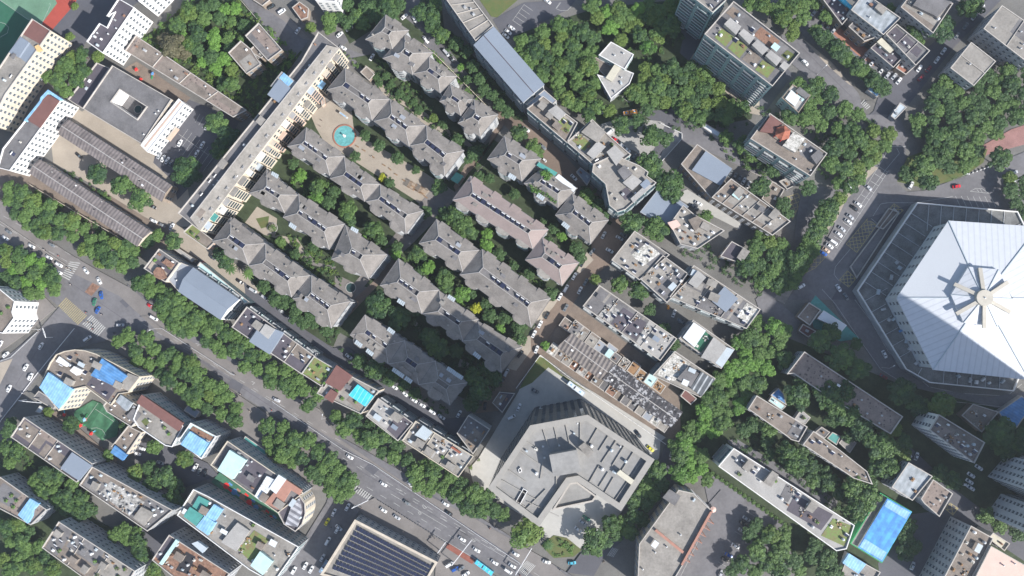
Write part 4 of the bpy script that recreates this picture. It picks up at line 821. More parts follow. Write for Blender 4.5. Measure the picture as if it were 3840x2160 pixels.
bld('red_shed', 'small red-brown shed roof at the foot of the open steel frame', 'shed', 'k:0,1130 35,1080 122,1150 78,1195', 5, 'redbrown', 'w_grey', n=0, style=None, ph=.1)
gable('old_barrack', 'old barrack with brown ribbed roof left of the black ribbed one', 'building', 'j:1625,762 1735,660 2060,890 1950,1010', 8, 1.4, 'barrack_pale', 'w_grey', 5, 'old ribbed barracks')
gable('old_barrack', 'old barrack with black ribbed roof and white holes', 'building', 'j:1960,1005 2065,890 2570,1250 2480,1370', 8, 1.4, 'barrack_black', 'w_grey', 3, 'old ribbed barracks')
rg = random.Random(3); ords = 'first second third fourth fifth sixth seventh eighth ninth tenth eleventh twelfth thirteenth fourteenth fifteenth sixteenth seventeenth'.split()
for k in range(16):                                                                  # lean-to sheds along the yard wall
    t = k/16; x, y = 1545+880*t, 800+600*t; w_, d_ = rg.uniform(56, 74), rg.uniform(80, 112); s = 'j:'+' '.join('%d,%d' % (x+a, y+c) for a, c in ((0, 0), (d_*.55, -d_*.75), (d_*.55+w_*.85, -d_*.75+w_*.6), (w_*.85, w_*.6)))
    m_ = rg.choice(['conc_brown', 'rust', 'junk', 'conc', 'steelgrey', 'brokenwhite', 'conc_dark', 'rust'])
    bld('lean_to_shed', 'patched lean-to shed on the wall above the pale yard, %s from its upper end' % ords[k], 'shed', s, rg.uniform(3, 4.5), m_, 'w_brown', n=3, kinds='bdc', style=None, ph=.1, group='lean-to sheds along the pale yard')
for k in range(12):
    t = k/12; x, y = 1640+760*t, 600+510*t; w_, d_ = rg.uniform(64, 90), rg.uniform(80, 120); s = 'j:'+' '.join('%d,%d' % (x+a, y+c) for a, c in ((0, 0), (d_*.5, -d_*.7), (d_*.5+w_*.8, -d_*.7+w_*.6), (w_*.8, w_*.6)))
    m_ = rg.choice(['conc_brown', 'rust', 'junk', 'conc', 'steelgrey', 'palecyan', 'wood'])
    bld('shack', 'cluttered shack behind the ribbed barracks, %s from the brown street' % ords[k], 'shed', s, rg.uniform(3, 4.5), m_, 'w_brown', n=4, kinds='bdc', style=None, ph=.1, group='shacks behind the barracks')
bld('store_shed', 'flat black shed with white boxes on top at the foot of the brown street', 'shed', 'j:1140,1180 1195,1100 1310,1110 1215,1255', 4, 'tar', 'black', n=5, kinds='b', style=None, ph=.15)
# ---- the big folded concrete building
root = bld('concrete_centre', 'many-sided pale concrete tower with ribbed roof courts and a raised core', 'tower block', 'm:1110,790 1425,320 1855,240 2355,575 2105,960 1780,740 1720,750 1490,1075', 76, 'tower_deck', 'tower_wall', 'tower_rim', n=10, kinds='vvbt', ph=1.8, pw=2.6, cap=100, extras=[
  ('raised_core', 'm:1570,542 1772,505 1802,665 1600,700', 4.0, 'tower_deck'), ('stair_core', 'm:1790,480 1830,450 1900,520 1860,560', 2.5, 'conc'), ('roof_grille', 'm:2075,680 2100,655 2200,730 2180,760', .8, 'yellowpale')])
b = MB(); ribs = ['1520,345 1565,490', '1605,330 1640,475', '1690,310 1720,455', '1800,290 1800,430', '1400,440 1520,525', '1350,510 1480,600', '1265,655 1390,740', '1215,730 1460,870', '1400,890 1640,1000', '1180,800 1390,930', '2010,400 1940,510', '2070,435 1960,600', '2130,475 2040,620', '2200,520 2110,660', '1940,620 1860,760', '2010,670 1940,780', '2050,710 1980,830', '2250,600 2060,880', '1620,680 1620,800', '1520,590 1500,720', '1540,800 1380,960', '1620,790 1480,1010', '1930,340 1860,460']
for s in ribs: u, v = [P(*q, 74.6) for q in pts('m:'+s)]; b = MB(); b.bar(u, v, .35, .34); b.build('roof_beam', 'tower_rim', root)
b = MB()
for s in ('m:1315,900 1375,795 1400,810 1345,910', 'm:1645,660 1655,648 1672,655 1665,672', 'm:1668,635 1680,625 1690,640 1680,650', 'm:1340,650 1350,640 1358,660 1345,668'): 
    pp = poly(s, 74.4); b.ring(inset(pp, -.3), pp, 74.2, 75.0, 0); b.face([(q.x, q.y, 74.26) for q in pp], 1); b.build('roof_opening', ['parapet_white', 'black'], root); b = MB()
bld('terrace_wing', 'kite-shaped lower terrace with a pale rail in the notch of the concrete building', 'building', 'm:1590,955 1720,752 1778,745 1922,850 1895,890', 16, 'tower_deck', 'w_grey', 'parapet', n=0, ph=1.2, pw=.8, extras=[])
bld('glass_annex', 'dark shaded podium roof at the upper corner of the concrete tower', 'building', 'm:1400,360 1425,330 1490,195 1710,170 1800,245 1780,330', 12, 'conc_dark', 'w_grey', 'parapet_white', n=3, kinds='vb', ph=1.2, style=None, extras=[('roof_divider', 'm:1605,185 1612,184 1615,270 1608,270', .8, 'conc')])  # dark roof concrete carries the tower's shade in its colour
bld('stair_pavilion', 'small dark stair opening box in the pale yard above the concrete building', 'pavilion', 'm:1865,205 1890,175 1945,215 1910,265', 3, 'tar', 'conc', n=0, style=None)
# ---- the arena on the right
HA = 22.0; Lx = [P(x, y, HA) for x, y in ((3362, 1117), (3557, 827), (3895, 850), (4050, 1120), (3860, 1425), (3499, 1387))]
C0 = P(3692, 1117, HA+7); c = sum(Lx, Vector())/6; arena = thing('arena', 'huge six-sided arena with a white ribbed roof and a wheel-shaped cap', 'arena', (c.x, c.y, 0))
ccw = Lx if sum(Lx[i].x*Lx[(i+1) % 6].y-Lx[(i+1) % 6].x*Lx[i].y for i in range(6)) > 0 else Lx[::-1]; FOOT.append(ccw)
w = MB(); w.prism(inset(ccw, 1.0), -.06, HA, 0, top=False); w.build('wall', 'w_tower', arena)
for i in range(6):
    a, b_ = Lx[i], Lx[(i+1) % 6]; A, B_ = a.lerp(C0, .70), b_.lerp(C0, .70); A.z = B_.z = HA+4.2; ang = math.degrees(math.atan2((b_-a).y, (b_-a).x))
    nm = 'arena_panel%d' % i
    if i == 0: M[nm] = M['arena_plain']
    else: stripe(nm, (.55, .57, .60), (.47, .49, .52), ang, 3.0, .8, rough=.4, lo=.96)
    m = MB(); f = [a, A, B_, b_]
    if (A-a).cross(b_-a).z < 0: f = f[::-1]
    m.face(f); m.face([a, b_, b_-Vector((0, 0, .8)), a-Vector((0, 0, .8))]); m.build('roof', nm, arena)
    m = MB(); m.bar(a+Vector((0, 0, .1)), A+Vector((0, 0, .1)), .5, .4); m.build('roof_rib', 'steel_light', arena)
cap = MB(); K = [P(x, y, HA+5.2) for x, y in ((3566, 1105), (3632, 1000), (3745, 1010), (3795, 1120), (3740, 1225), (3614, 1210))]; T0 = P(3690, 1117, HA+8)
for i in range(6): f = [K[i], K[(i+1) % 6], T0]; cap.face(f if (f[1]-f[0]).cross(f[2]-f[0]).z > 0 else f[::-1]); cap.face([K[i], K[(i+1) % 6], K[(i+1) % 6]-Vector((0, 0, 3.2)), K[i]-Vector((0, 0, 3.2))])
cp = cap.build('roof_cap', 'arena_panel2', arena)
for i in range(6):
    q = MB(); q.bar(K[i]+Vector((0, 0, .1)), T0+Vector((0, 0, .1)), .35, .3); q.build('cap_rib', 'steel_light', arena, cp)
    a = R(90+60*i+2); q = MB(); d = Vector((math.cos(a), math.sin(a), 0)); q.bar(T0+d*3.5-Vector((0, 0, .1)), T0+d*15.5-Vector((0, 0, 1.7)), 1.9, .7); q.build('roof_spoke', 'spoke', arena, cp)
q = MB(); q.cyl((T0.x, T0.y), 4.3, 4.1, T0.z-1, T0.z+.9, 28); q.cyl((T0.x, T0.y), .5, .2, T0.z+.9, T0.z+1.6, 8, 1); q.build('roof_hub', ['spoke', 'white'], arena, cp)
outer = poly('h:1775,718 2530,785 2700,1130 k:2690,640 2500,1095 1870,1032 1690,930 1325,338', 7); hole = inset(ccw, 1.0); deck = thing('arena_terrace', 'lower terrace ring with pale rail running round the arena', 'terrace', (c.x, c.y, 0)); FOOT.append(outer)
w = MB(); w.prism(outer, -.06, 6.2, 0, top=False); w.build('wall', 'w_grey', deck); w = MB(); w.face([(q.x, q.y, 6.2) for q in outer]); w.build('deck', 'arena_deck', deck)
w = MB(); w.ring(outer, inset(outer, .6), 6.0, 7.2); w.build('rail_wall', 'parapet_white', deck); w = MB(); nn = len(outer); oc = sum(outer, Vector())/nn
for i in range(nn):
    a, b_ = outer[i], outer[(i+1) % nn]; k = int((b_-a).length/6.5)
    for j in range(1, k):
        u = a.lerp(b_, j/k); d = (b_-a).normalized(); nrm = Vector((-d.y, d.x, 0)); t = 15.0
        for s in range(30):
            v = u+nrm*(s*.5)
            if inside(v.x, v.y, ccw): t = s*.5; break
        v = u+nrm*t; w = MB(); w.bar((u.x, u.y, 6.35), (v.x, v.y, 6.35), .22, .3); w.build('deck_beam', 'metal', deck)
rg = random.Random(9)
for k, s in enumerate(['k:%d,%d' % q for q in ((1620, 130), (1640, 170), (1580, 240), (1480, 350), (1600, 550), (1770, 880), (1690, 715), (1720, 770), (2170, 1010), (2215, 1025), (2265, 1005), (2310, 1030), (2410, 1020), (1520, 480), (1560, 560), (2080, 980), (1650, 640), (1610, 420))]):
    u = P(*pts(s)[0], 6.4); b = MB(); b.box((u.x, u.y), (rg.random(), rg.random()), rg.uniform(1.2, 3), rg.uniform(1, 1.8), 6.2, 6.2+rg.uniform(.8, 1.8), 0); b.box((u.x, u.y), (1, .2), .8, .8, 6.2, 8.1, 0); b.build('cooling_unit', rg.choice(['metal', 'white', 'blue', 'steel_light', 'metal']), deck)
for i in range(20):
    a, b_ = ccw[0], ccw[0]
facade(arena, inset(ccw, 1.0), 20, 8, 'win', 60, 4.0, 5.5)
for nm, lb, s, z, m_ in (('entry_ramp', 'long sunken entry ramp with side walls along the left of the arena', 'h:1270,1200 1600,760 1640,800 1320,1290', .9, 'conc_dark'), ('entry_ramp', 'brownish paved ramp deck between lattice markings and arena', 'h:1460,900 1560,760 1640,790 1520,920', 1.0, 'conc_brown')):
    p = poly(s, z); c = sum(p, Vector())/4; r = thing(nm, lb, 'ramp', (c.x, c.y, 0)); b = MB(); b.ring(p, inset(p, .5), -.05, z+.5); b.build('side_wall', 'parapet', r); b = MB(); b.face([(q.x, q.y, z-.4) for q in p]); b.build('ramp_deck', m_, r)
# ---- buildings along the avenue, upper side
bld('lounge_block', 'corner block with a round roof lounge, cream floor and a red-brown frame', 'building', 'i:1078,172 1192,25 1345,130 1240,275', 14, 'conc_dark', 'w_cream', n=5, kinds='bpc', extras=[('cream_deck', 'i:1100,165 1135,115 1250,210 1210,260', .4, 'tan'), ('round_lounge', 'i:1150,200 1175,165 1210,170 1225,205 1240,240 1200,255 1160,235', 1.5, 'rust'), ('deck_frame', 'i:1220,130 1245,100 1300,140 1275,170', .8, 'rust')])
bld('hall_block', 'plain grey flat roof between the round lounge and the large grey gable', 'building', 'i:1245,240 1335,122 1470,175 1380,300 1340,345', 12, 'steelgrey', 'w_grey', n=1, kinds='v', ph=.3)
gable('hall_block', 'large grey gabled metal roof with white lower end wall above the avenue', 'building', 'i:1335,345 1450,165 1795,405 1655,560', 14, 3.0, 'steelblue', 'w_white', 0, None, 'steelblue', 'balc', .2)
bld('street_block', 'narrow greenish service strip behind the large grey gable', 'building', 'i:1475,160 1500,125 1870,425 1830,440 1800,400', 9, 'palecyan', 'w_teal', n=8, kinds='bcv', style=None)
bld('street_block', 'dark roofed street block with a blue-grey roof plate in its middle', 'building', 'i:1738,612 1850,460 2360,830 2262,965', 16, 'tar', 'w_grey', style='balc', n=12, kinds='sbchtv', cross=3, glass='tealglass', extras=[('steel_roof', 'i:1870,720 1960,590 2125,655 2020,815', 1.4, 'steelblue'), ('white_room', 'i:1950,650 1990,590 2060,630 2010,700', 2.2, 'conc_pale'), ('corrugated_room', 'i:1885,600 1920,560 1980,600 1940,645', 1.6, 'conc')])
bld('green_roof_block', 'block with an overgrown green and brown roof garden above the avenue', 'building', 'i:2262,962 2350,830 2520,930 2430,1070', 15, 'roofgrass', 'w_grey', n=9, kinds='ppbd', extras=[])
bld('cyan_roof_block', 'block with a bright cyan striped roof and dark red roof plates', 'building', 'j:-175,1110 -60,930 20,950 290,1090 155,1265', 15, 'conc', 'w_beige', n=7, kinds='bcp', extras=[('cyan_roof', 'j:65,1122 130,1045 245,1130 187,1207', 1.8, 'cyan'), ('red_roof', 'i:2440,1030 2525,900 2640,980 2550,1090', 1.4, 'redbrown'), ('red_roof', 'j:-120,1140 -70,1080 -20,1110 -60,1180', 1, 'redbrown'), ('brown_deck', 'j:40,1160 65,1135 160,1215 140,1245', .4, 'conc_brown')])
bld('white_slab_block', 'block with a clean white roof slab left and black solar area right', 'building', 'm:192,248 285,115 545,300 432,435', 16, 'conc_pale', 'w_grey', n=7, kinds='bvc', style='balc', extras=[('dark_deck', 'm:345,350 430,225 540,300 430,430', .4, 'tar'), ('roof_room', 'm:370,255 410,215 470,255 430,300', 2, 'conc')])
bld('long_pale_block', 'long pale concrete roof with an orange edged corner near the concrete centre', 'building', 'm:465,432 565,285 1000,550 885,708', 16, 'conc_pale', 'w_beige', 'w_cream', style='balc', n=12, kinds='bvstdp', cross=2, extras=[('orange_rim', 'm:830,485 840,478 905,520 895,528', 1, 'terracotta'), ('glazed_room', 'm:560,390 620,320 690,370 640,430', 1.5, 'steel_light')])
bld('dark_block', 'dark grey shaded roof block standing behind the long pale one', 'building', 'm:875,378 960,243 1122,348 995,535', 14, 'conc_dark', 'w_grey', n=7, kinds='sbcv', style=None)
bld('solar_hall', 'station hall with rows of dark solar panels and a beige rim', 'building', 'm:-150,1440 110,1025 730,1345 560,1640', 12, 'conc', 'w_grey', 'w_beige', n=0, ph=1.0, pw=1.2)
sr = ROOTS[-1]; q = quad('m:-60,1400 135,1070 690,1370 540,1620', 11.4); rg = random.Random(2)
for i in range(9):
    b = MB(); t0, t1 = (i+.1)/9, (i+.86)/9
    for k in range(22):
        s0, s1 = (k+.05)/22, (k+.93)/22; f = [bil(q, s0, t0), bil(q, s1, t0), bil(q, s1, t1), bil(q, s0, t1)]
        for j, v in enumerate(f): v.z = 11.35+(.5 if j > 1 else .15)
        if (f[1]-f[0]).cross(f[2]-f[0]).z < 0: f = f[::-1]
        b.face(f, 0)
    u, v = bil(q, 0, t0), bil(q, 1, t0); b.bar((u.x, u.y, 11.3), (v.x, v.y, 11.3), .3, .3, 1); b.build('solar_array', ['solar', 'solarframe'], sr)
bld('dark_structure', 'dark steel framed yard roof cut by the bottom edge beside the solar hall', 'building', 'm:-60,1448 -40,1400 330,1540 300,1700 -60,1700', 8, 'cornframe', 'w_grey', n=2, kinds='b', style=None)
# ---- lower left
bld('corner_block', 'white and pale cyan corner block cut by the left edge at the junction', 'building', 'i:-260,540 -60,300 0,330 110,420 90,500 105,545 20,660 -60,640', 20, 'conc_brown', 'w_white', 'parapet_white', n=4, kinds='bp', cap=60)
bld('rounded_block', 'large block with rounded corner, two bright blue roofs and cream walls', 'building', 'i:295,1060 375,880 420,820 480,795 560,782 640,790 720,815 1050,985 960,1105 890,1115 830,1200 640,1060 550,1080 440,1240', 18, 'conc_brown', 'w_cream', 'w_cream', n=14, kinds='sbtcvh', extras=[('blue_roof', 'i:297,1066 362,955 545,1080 440,1222', 1.6, 'skyblue'), ('blue_roof', 'i:682,975 765,850 952,980 872,1062', 1.6, 'blue'), ('dark_deck', 'i:640,1045 700,965 860,1080 800,1165', .4, 'tar'), ('roof_room', 'i:525,940 555,908 610,935 575,975', 2, 'w_white'), ('arc_rail', 'i:420,870 445,835 520,890 500,910', .8, 'parapet_white'), ('grey_wing', 'i:900,1060 960,960 1040,990 960,1090', .8, 'conc')], cap=100)
bld('mid_block', 'brown-roofed link block with grey shed roofs between rounded block and terrace', 'building', 'l:775,170 870,50 1090,215 985,330 800,215', 17, 'conc_brown', 'w_beige', n=6, kinds='bvc', extras=[('shed_roof', 'l:870,140 905,90 990,150 950,210', 1.6, 'corr_grey'), ('shed_roof', 'l:945,250 1000,190 1060,235 1010,300', .6, 'conc_dark')])
bld('terrace_block', 'block with a long red-brown roof strip and a pebbly tan terrace', 'building', 'l:1035,330 1000,270 1070,88 1375,325 1290,480 1240,470', 18, 'conc', 'w_grey', 'w_white', n=5, kinds='pbv', extras=[('red_strip', 'l:1025,148 1062,90 1370,300 1335,360', 1.2, 'redbrown'), ('green_plot', 'l:1050,290 1080,265 1115,290 1085,330', .5, 'lawn')], glass='tealglass')
bld('blue_tile_block', 'block with pale blue patched roof and orange deck beside a sheer wall', 'building', 'l:1340,430 1430,300 1620,400 1510,570', 20, 'palecyan', 'w_grey', 'parapet_white', n=5, kinds='bpc', extras=[('blue_roof', 'l:1355,460 1425,365 1560,450 1490,545', 1.2, 'skyblue'), ('orange_deck', 'l:1410,360 1440,325 1600,410 1570,440', .5, 'rust')])
bld('school_wing', 'long block with pale cyan roof, black deck and orange roofs at its right end', 'building', 'l:1580,615 1705,435 2275,825 2085,975', 18, 'conc_dark', 'w_grey', 'w_cream', n=10, kinds='sbvtc', extras=[('cyan_roof', 'l:1632,655 1722,505 1845,580 1745,722', 1.8, 'palecyan'), ('black_deck', 'l:1760,725 1870,560 2000,650 1890,810', .4, 'tar'), ('white_roof', 'l:2020,790 2090,690 2145,725 2070,830', 1.5, 'whitemetal'), ('orange_roof', 'l:1990,900 2140,725 2262,805 2245,840 2180,800 2090,950', 1.2, 'orange'), ('grey_sheds', 'l:1910,850 2000,700 2060,730 1960,890', 1, 'corr_white')], glass='tealglass')
bld('semicircle_block', 'half-round corner block with rows of grey striped awnings', 'building', 'l:2085,975 2190,822 2250,850 2285,905 2290,980 2265,1060 2215,1115 2130,1060', 17, 'tar', 'w_cream', 'parapet', n=3, kinds='tbc', extras=[('awning_roof', 'l:2140,1060 2195,900 2240,870 2260,960 2230,1080', .8, 'awning')])
bld('teal_roof_block', 'long block with teal, blue and pale cyan roof sheds and a green patch', 'building', 'l:1328,992 1450,798 1560,850 2240,1230 2050,1500 1870,1400', 17, 'conc', 'w_grey', 'parapet_white', n=14, kinds='sbtcpvd', glass='tealglass', extras=[('teal_roof', 'l:1378,1000 1425,932 1530,1000 1472,1072', 1.6, 'teal'), ('teal_roof', 'l:1445,925 1490,850 1570,890 1520,980', .6, 'teal'), ('blue_roof', 'l:1470,1078 1530,995 1615,1050 1560,1142', 1.6, 'skyblue'), ('blue_roof', 'l:1540,1000 1605,912 1668,950 1610,1035', 1.4, 'skyblue'), ('roof_room', 'l:1660,1195 1780,1050 1870,1110 1770,1260', 1.2, 'conc_pale'), ('green_patch', 'l:1780,1260 1900,1110 2010,1180 1880,1350', .5, 'roofgrass'), ('cyan_roof', 'l:1880,1370 1950,1265 2045,1340 1970,1440', 1.8, 'palecyan')])
bld('dark_long_block', 'long dark tar roof with thin pale cross walls, left of the play field', 'building', 'l:80,405 180,257 690,605 575,745', 18, 'tar', 'w_grey', n=6, kinds='vbt', cross=3, extras=[('steel_roof', 'l:455,640 540,522 685,620 590,730', 1.0, 'steelblue'), ('brown_patch', 'l:260,385 300,345 420,420 390,465', .4, 'gravel')])
bld('junk_roof_block', 'long block whose dark roof is littered with pale rubble', 'building', 'l:595,765 690,628 1295,955 1105,1112', 18, 'conc_brown', 'w_grey', 'parapet', n=18, kinds='ddbtsv', extras=[('rubble_patch', 'l:740,830 820,740 1080,900 960,1000', .4, 'junk'), ('roof_room', 'l:1000,1010 1060,930 1150,975 1080,1070', 1, 'conc')])
bld('cluttered_block', 'block with brown cluttered roof garden cut by the bottom edge', 'building', 'l:315,1235 440,1040 1010,1410 870,1640', 18, 'conc_brown', 'w_grey', 'parapet', n=20, kinds='dbtspch', cross=2)
bld('copper_block', 'block with copper brown, black and pale green roof parts at the bottom edge', 'building', 'l:1140,1328 1268,1140 1720,1430 1560,1660', 18, 'rust', 'w_grey', 'parapet', n=12, kinds='dbtsc', extras=[('dark_deck', 'l:1150,1300 1250,1150 1310,1190 1200,1350', .5, 'tar'), ('green_edge', 'l:1195,1355 1320,1175 1337,1190 1215,1365', 1, 'palecyan'), ('black_pit', 'l:1310,1410 1390,1270 1460,1310 1400,1440', .4, 'black'), ('white_awning', 'l:1440,1205 1480,1190 1550,1240 1520,1275', 1.6, 'steel_light')])
bld('small_block', 'narrow block with a pale blue roof patch at the left edge, below the groves', 'building', 'l:-160,860 0,705 348,950 230,1065', 14, 'conc_brown', 'w_grey', n=6, kinds='pbt', extras=[('blue_roof', 'l:135,990 225,868 290,905 240,960 235,1000 205,1052', 1.2, 'skyblue')])
bld('low_house', 'low brown flat roof with a bright blue tarpaulin on its lower side', 'house', 'l:835,478 960,322 1060,372 945,540', 8, 'conc_brown', 'w_beige', n=3, kinds='bv', extras=[('blue_tarp', 'l:830,522 862,470 952,540 920,582', .8, 'blue')])
bld('blue_shed', 'teal-blue shed roof between avenue trees and terrace block', 'shed', 'l:1380,205 1410,165 1500,215 1465,262', 5, 'steelblue', 'w_grey', n=0, style=None, ph=.1)
bld('bus_shelter', 'long green shelter roof behind the avenue trees at the bottom', 'shelter', 'l:1825,425 1840,400 2010,520 1990,545', 4, 'teal', 'w_grey', n=0, style=None, ph=.1)
bld('guard_booth', 'small pale roofed booth by the side street at the lower left', 'hut', 'l:265,215 300,170 330,190 300,228', 3, 'steel_light', 'w_grey', n=0, style=None, ph=.1)
bld('parking_roof', 'dark slatted car-park roof at the foot of the blue-roofed corner', 'shed', 'l:250,110 290,60 430,150 400,195', 3.5, 'conc_dark', 'w_grey', n=0, style=None, ph=.1)
# ---- lower right
bld('old_roof_block', 'very long shaded block with pitted grey roof under the ring road', 'building', 'k:800,965 930,798 1668,1285 1578,1415 1100,1130 850,960', 12, 'gravel', 'w_grey', n=6, kinds='vbt', cross=0)
bld('brown_roof_block', 'brown-grey roof block beside the blue tarpaulin', 'building', 'n:508,195 572,95 952,330 888,442 830,425 800,400', 12, 'conc_brown', 'w_grey', n=5, kinds='vbd', cross=2, extras=[('dark_deck', 'n:805,385 870,285 950,335 885,435', .4, 'conc_dark')])
bld('brown_roof_block', 'brown roofed block half hidden by trees, right of the first one', 'building', 'n:920,462 998,362 1190,500 1400,665 1440,760 1300,715', 12, 'conc_brown', 'w_grey', n=5, kinds='vbh')
bld('tarp_shed', 'crumpled bright blue tarpaulin roof between the trees', 'shed', 'n:678,92 735,40 770,80 795,165', 5, 'blue', 'w_grey', n=0, style=None, ph=.1)
bld('tarp_shed', 'small cream and teal shed under the crumpled blue tarpaulin', 'shed', 'n:660,135 685,100 790,175 760,205', 4, 'palecyan', 'w_beige', n=3, kinds='b', style=None, ph=.1)
bld('garden_shed', 'pale green flat roof with plants right of the brown roof block', 'shed', 'n:855,270 905,200 975,260 935,310', 5, 'conc_pale', 'w_grey', n=2, kinds='p', style=None, ph=.1)
bld('yard_shed', 'small grey shed left of the teal shed in the dark yard', 'shed', 'n:1010,370 1060,330 1120,370 1080,415', 4, 'conc_dark', 'w_grey', n=2, kinds='b', style=None, ph=.1)
bld('yard_shed', 'small teal shed roof in the dark yard among big trees', 'shed', 'n:1100,415 1140,370 1200,400 1170,465', 4, 'teal', 'w_grey', n=0, style=None, ph=.1)
bld('yard_shed', 'purplish grey arched shed roof right of the teal shed', 'shed', 'n:1190,450 1235,395 1320,450 1270,525', 4, 'conc', 'w_grey', n=1, kinds='b', style=None, ph=.1)
bld('white_roof_block', 'long block, upper half clean white roof, lower half black and green', 'building', 'n:285,625 400,490 1305,1068 1245,1245 1170,1260', 17, 'conc_pale', 'w_white', 'parapet_white', style='balc', n=16, kinds='bphdtb', glass='tealglass', extras=[('stair_tower', 'n:465,635 510,580 555,610 505,670', 2.2, 'conc'), ('stair_tower', 'n:625,745 690,660 735,690 680,780', 2.2, 'conc'), ('stair_tower', 'n:940,950 985,885 1035,920 990,975', 2.2, 'conc'), ('black_deck', 'n:800,960 865,840 1150,990 1060,1110', .4, 'tar'), ('dark_patch', 'n:745,870 800,760 870,800 810,900', .4, 'conc_dark'), ('green_plot', 'n:1060,1150 1150,1020 1300,1080 1235,1230', .4, 'roofgrass')])
bld('blue_court', 'long bright blue roof with pale blue ends and a green rim', 'sports hall', 'n:1275,1205 1500,825 1735,965 1510,1350', 6, 'conc', 'green', 'green', n=0, ph=.3, style=None, extras=[('blue_roof', 'n:1335,1232 1552,868 1732,968 1512,1340', 1.4, 'bluepool_roof', 'w_white')])
sr = ROOTS[-1]
for s in ('n:1336,1230 1378,1160 1555,1270 1512,1338', 'n:1520,925 1552,870 1730,968 1695,1030'): pp = poly(s, 7.6); b = MB(); b.prism(inset(pp, .4), 7.4, 7.55, 0); b.build('pale_roof_panel', 'skyblue', sr)
bld('corrugated_block', 'block with pale corrugated metal roof, upper left part', 'building', 'n:1585,782 1712,597 1890,700 1740,882', 14, 'corr_grey', 'w_grey', n=2, kinds='b')
bld('corrugated_block', 'brown pitted roof joined to the pale corrugated metal roof', 'building', 'n:1805,870 1895,725 2042,830 1942,1003 1830,905', 13, 'gravel', 'w_grey', n=3, kinds='bv')
bld('white_gable_block', 'brown junk-strewn roof block with a sheer white end wall', 'building', 'n:1870,352 1940,238 2283,447 2205,602', 20, 'conc_brown', 'w_white', n=9, kinds='btdvh')
for k, (s, lb) in enumerate((('n:2300,700 2440,540 2900,560 2900,760 2600,880', 'white faced high-rise at the right edge, upper one of two'), ('n:2290,985 2400,830 2900,860 2900,1220 2560,1120', 'white faced high-rise at the right edge, lower one of two'))):
    bld('high_rise', lb, 'tower block', s, 100, 'conc', 'w_tower', n=0, base=True, cap=100)
bld('high_rise', 'third high-rise standing beyond the right edge, known by its long shadow over the arena', 'tower block', 'x:3860,1790 4000,1590 4260,1760 4120,1960', 122, 'conc', 'w_tower', n=0, base=True, cap=60)
bld('compartment_block', 'block with brown open roof compartments at the lower right', 'building', 'n:1925,1560 2180,1072 2345,1165 2300,1260 2200,1448 2120,1620', 20, 'conc_brown', 'w_grey', n=12, kinds='dbtc', cross=0, cap=100)
bld('pink_roof_block', 'block with a large clean salmon pink roof at the bottom right', 'building', 'n:2190,1500 2330,1225 2640,1400 2500,1640', 21, 'pink', 'w_beige', n=3, kinds='v', ph=.3)
bld('beige_roof_block', 'cream roofed small block touching the service lane above the pink roof', 'building', 'n:2310,1165 2345,1125 2470,1205 2430,1260', 14, 'yellowpale', 'w_beige', n=3, kinds='bv')
bld('blue_roof_house', 'low house with bright blue roof halves below the blue court', 'house', 'n:1200,1448 1262,1280 1392,1360 1500,1420 1440,1520', 6, 'conc', 'w_grey', n=2, kinds='b', extras=[('blue_roof', 'n:1218,1350 1265,1282 1390,1360 1335,1430', 1.4, 'skyblue')], style=None)
root = bld('red_trim_hall', 'tall grey-roofed hall with orange-red trim and side ribs', 'building', 'x:2398,2040 2545,1838 2600,1850 2672,1918 2655,1950 2560,2120 2500,2220 2390,2220', 15, 'conc', 'w_beige', 'parapet', n=4, kinds='vbc', extras=[('trim_bar', 'x:2672,1918 2655,1950 2560,2120 2555,2117 2648,1948 2664,1920', .8, 'orange'), ('trim_bar', 'm:2360,1110 2372,1100 2576,1265 2566,1278', 1, 'orange'), ('stair_room', 'm:2420,860 2470,800 2550,850 2510,920', .6, 'conc_dark')])
for i in range(7):
    u = P(*T('n', 205-i*30, 1035+i*48), 13); b = MB(); b.bar(u, u+Vector((3.2, -1.6, 0)), .35, .35); b.bar(u+Vector((3.2, -1.6, 0)), (u.x+3.2, u.y-1.6, 0), .3, .3); b.build('side_rib', 'orange', root)
bld('gazebo_roof', 'pair of ragged brown roofs beside the large blue tarpaulin at the right', 'shed', 'k:2110,1275 2195,1190 2385,1250 2260,1400', 6, 'conc_brown', 'w_brown', n=3, kinds='bd', style=None, ph=.3)
bld('blue_hoarding', 'large dark blue tarpaulin covered yard in the shade at right', 'shed', 'k:2385,1250 2560,1130 2640,1200 2520,1370 2430,1320', 4, 'blue', 'w_grey', n=0, style=None, ph=.2)
bld('kiosk', 'brown square roofed kiosk on the edge of the green court', 'kiosk', 'k:880,535 965,430 1052,485 970,600', 6, 'conc_brown', 'w_brown', n=1, kinds='v', style=None)
bld('kiosk', 'dim lilac roofed hut below the brown square kiosk', 'kiosk', 'k:888,640 920,590 1020,645 960,690', 4, 'redbrown', 'w_brown', n=1, kinds='b', style=None)
bld('white_canopy', 'flat white canopy with an L shape on the green court', 'canopy', 'k:1028,548 1075,490 1245,600 1200,655 1165,640 1140,600', 5, 'whitemetal', 'w_white', 'white', n=0, style=None, ph=.08)
bld('glass_entry', 'light glazed entry kiosk at the top of the curved lane', 'kiosk', 'e:640,10 700,-30 720,0 660,40', 4, 'steel_light', 'w_grey', n=0, style=None)
bld('blue_booth', 'square bright blue booth roof by the campus gate', 'booth', 'e:686,1085 770,985 887,1075 800,1175', 4, 'skyblue', 'w_grey', n=0, style=None, ph=.1)
bld('gate_canopy', 'glassy blue grey gate canopy across the dark street', 'canopy', 'e:970,1400 1080,1240 1160,1295 1020,1440', 5, 'steel_light', 'steelblue', n=4, kinds='b', style=None, ph=.2)
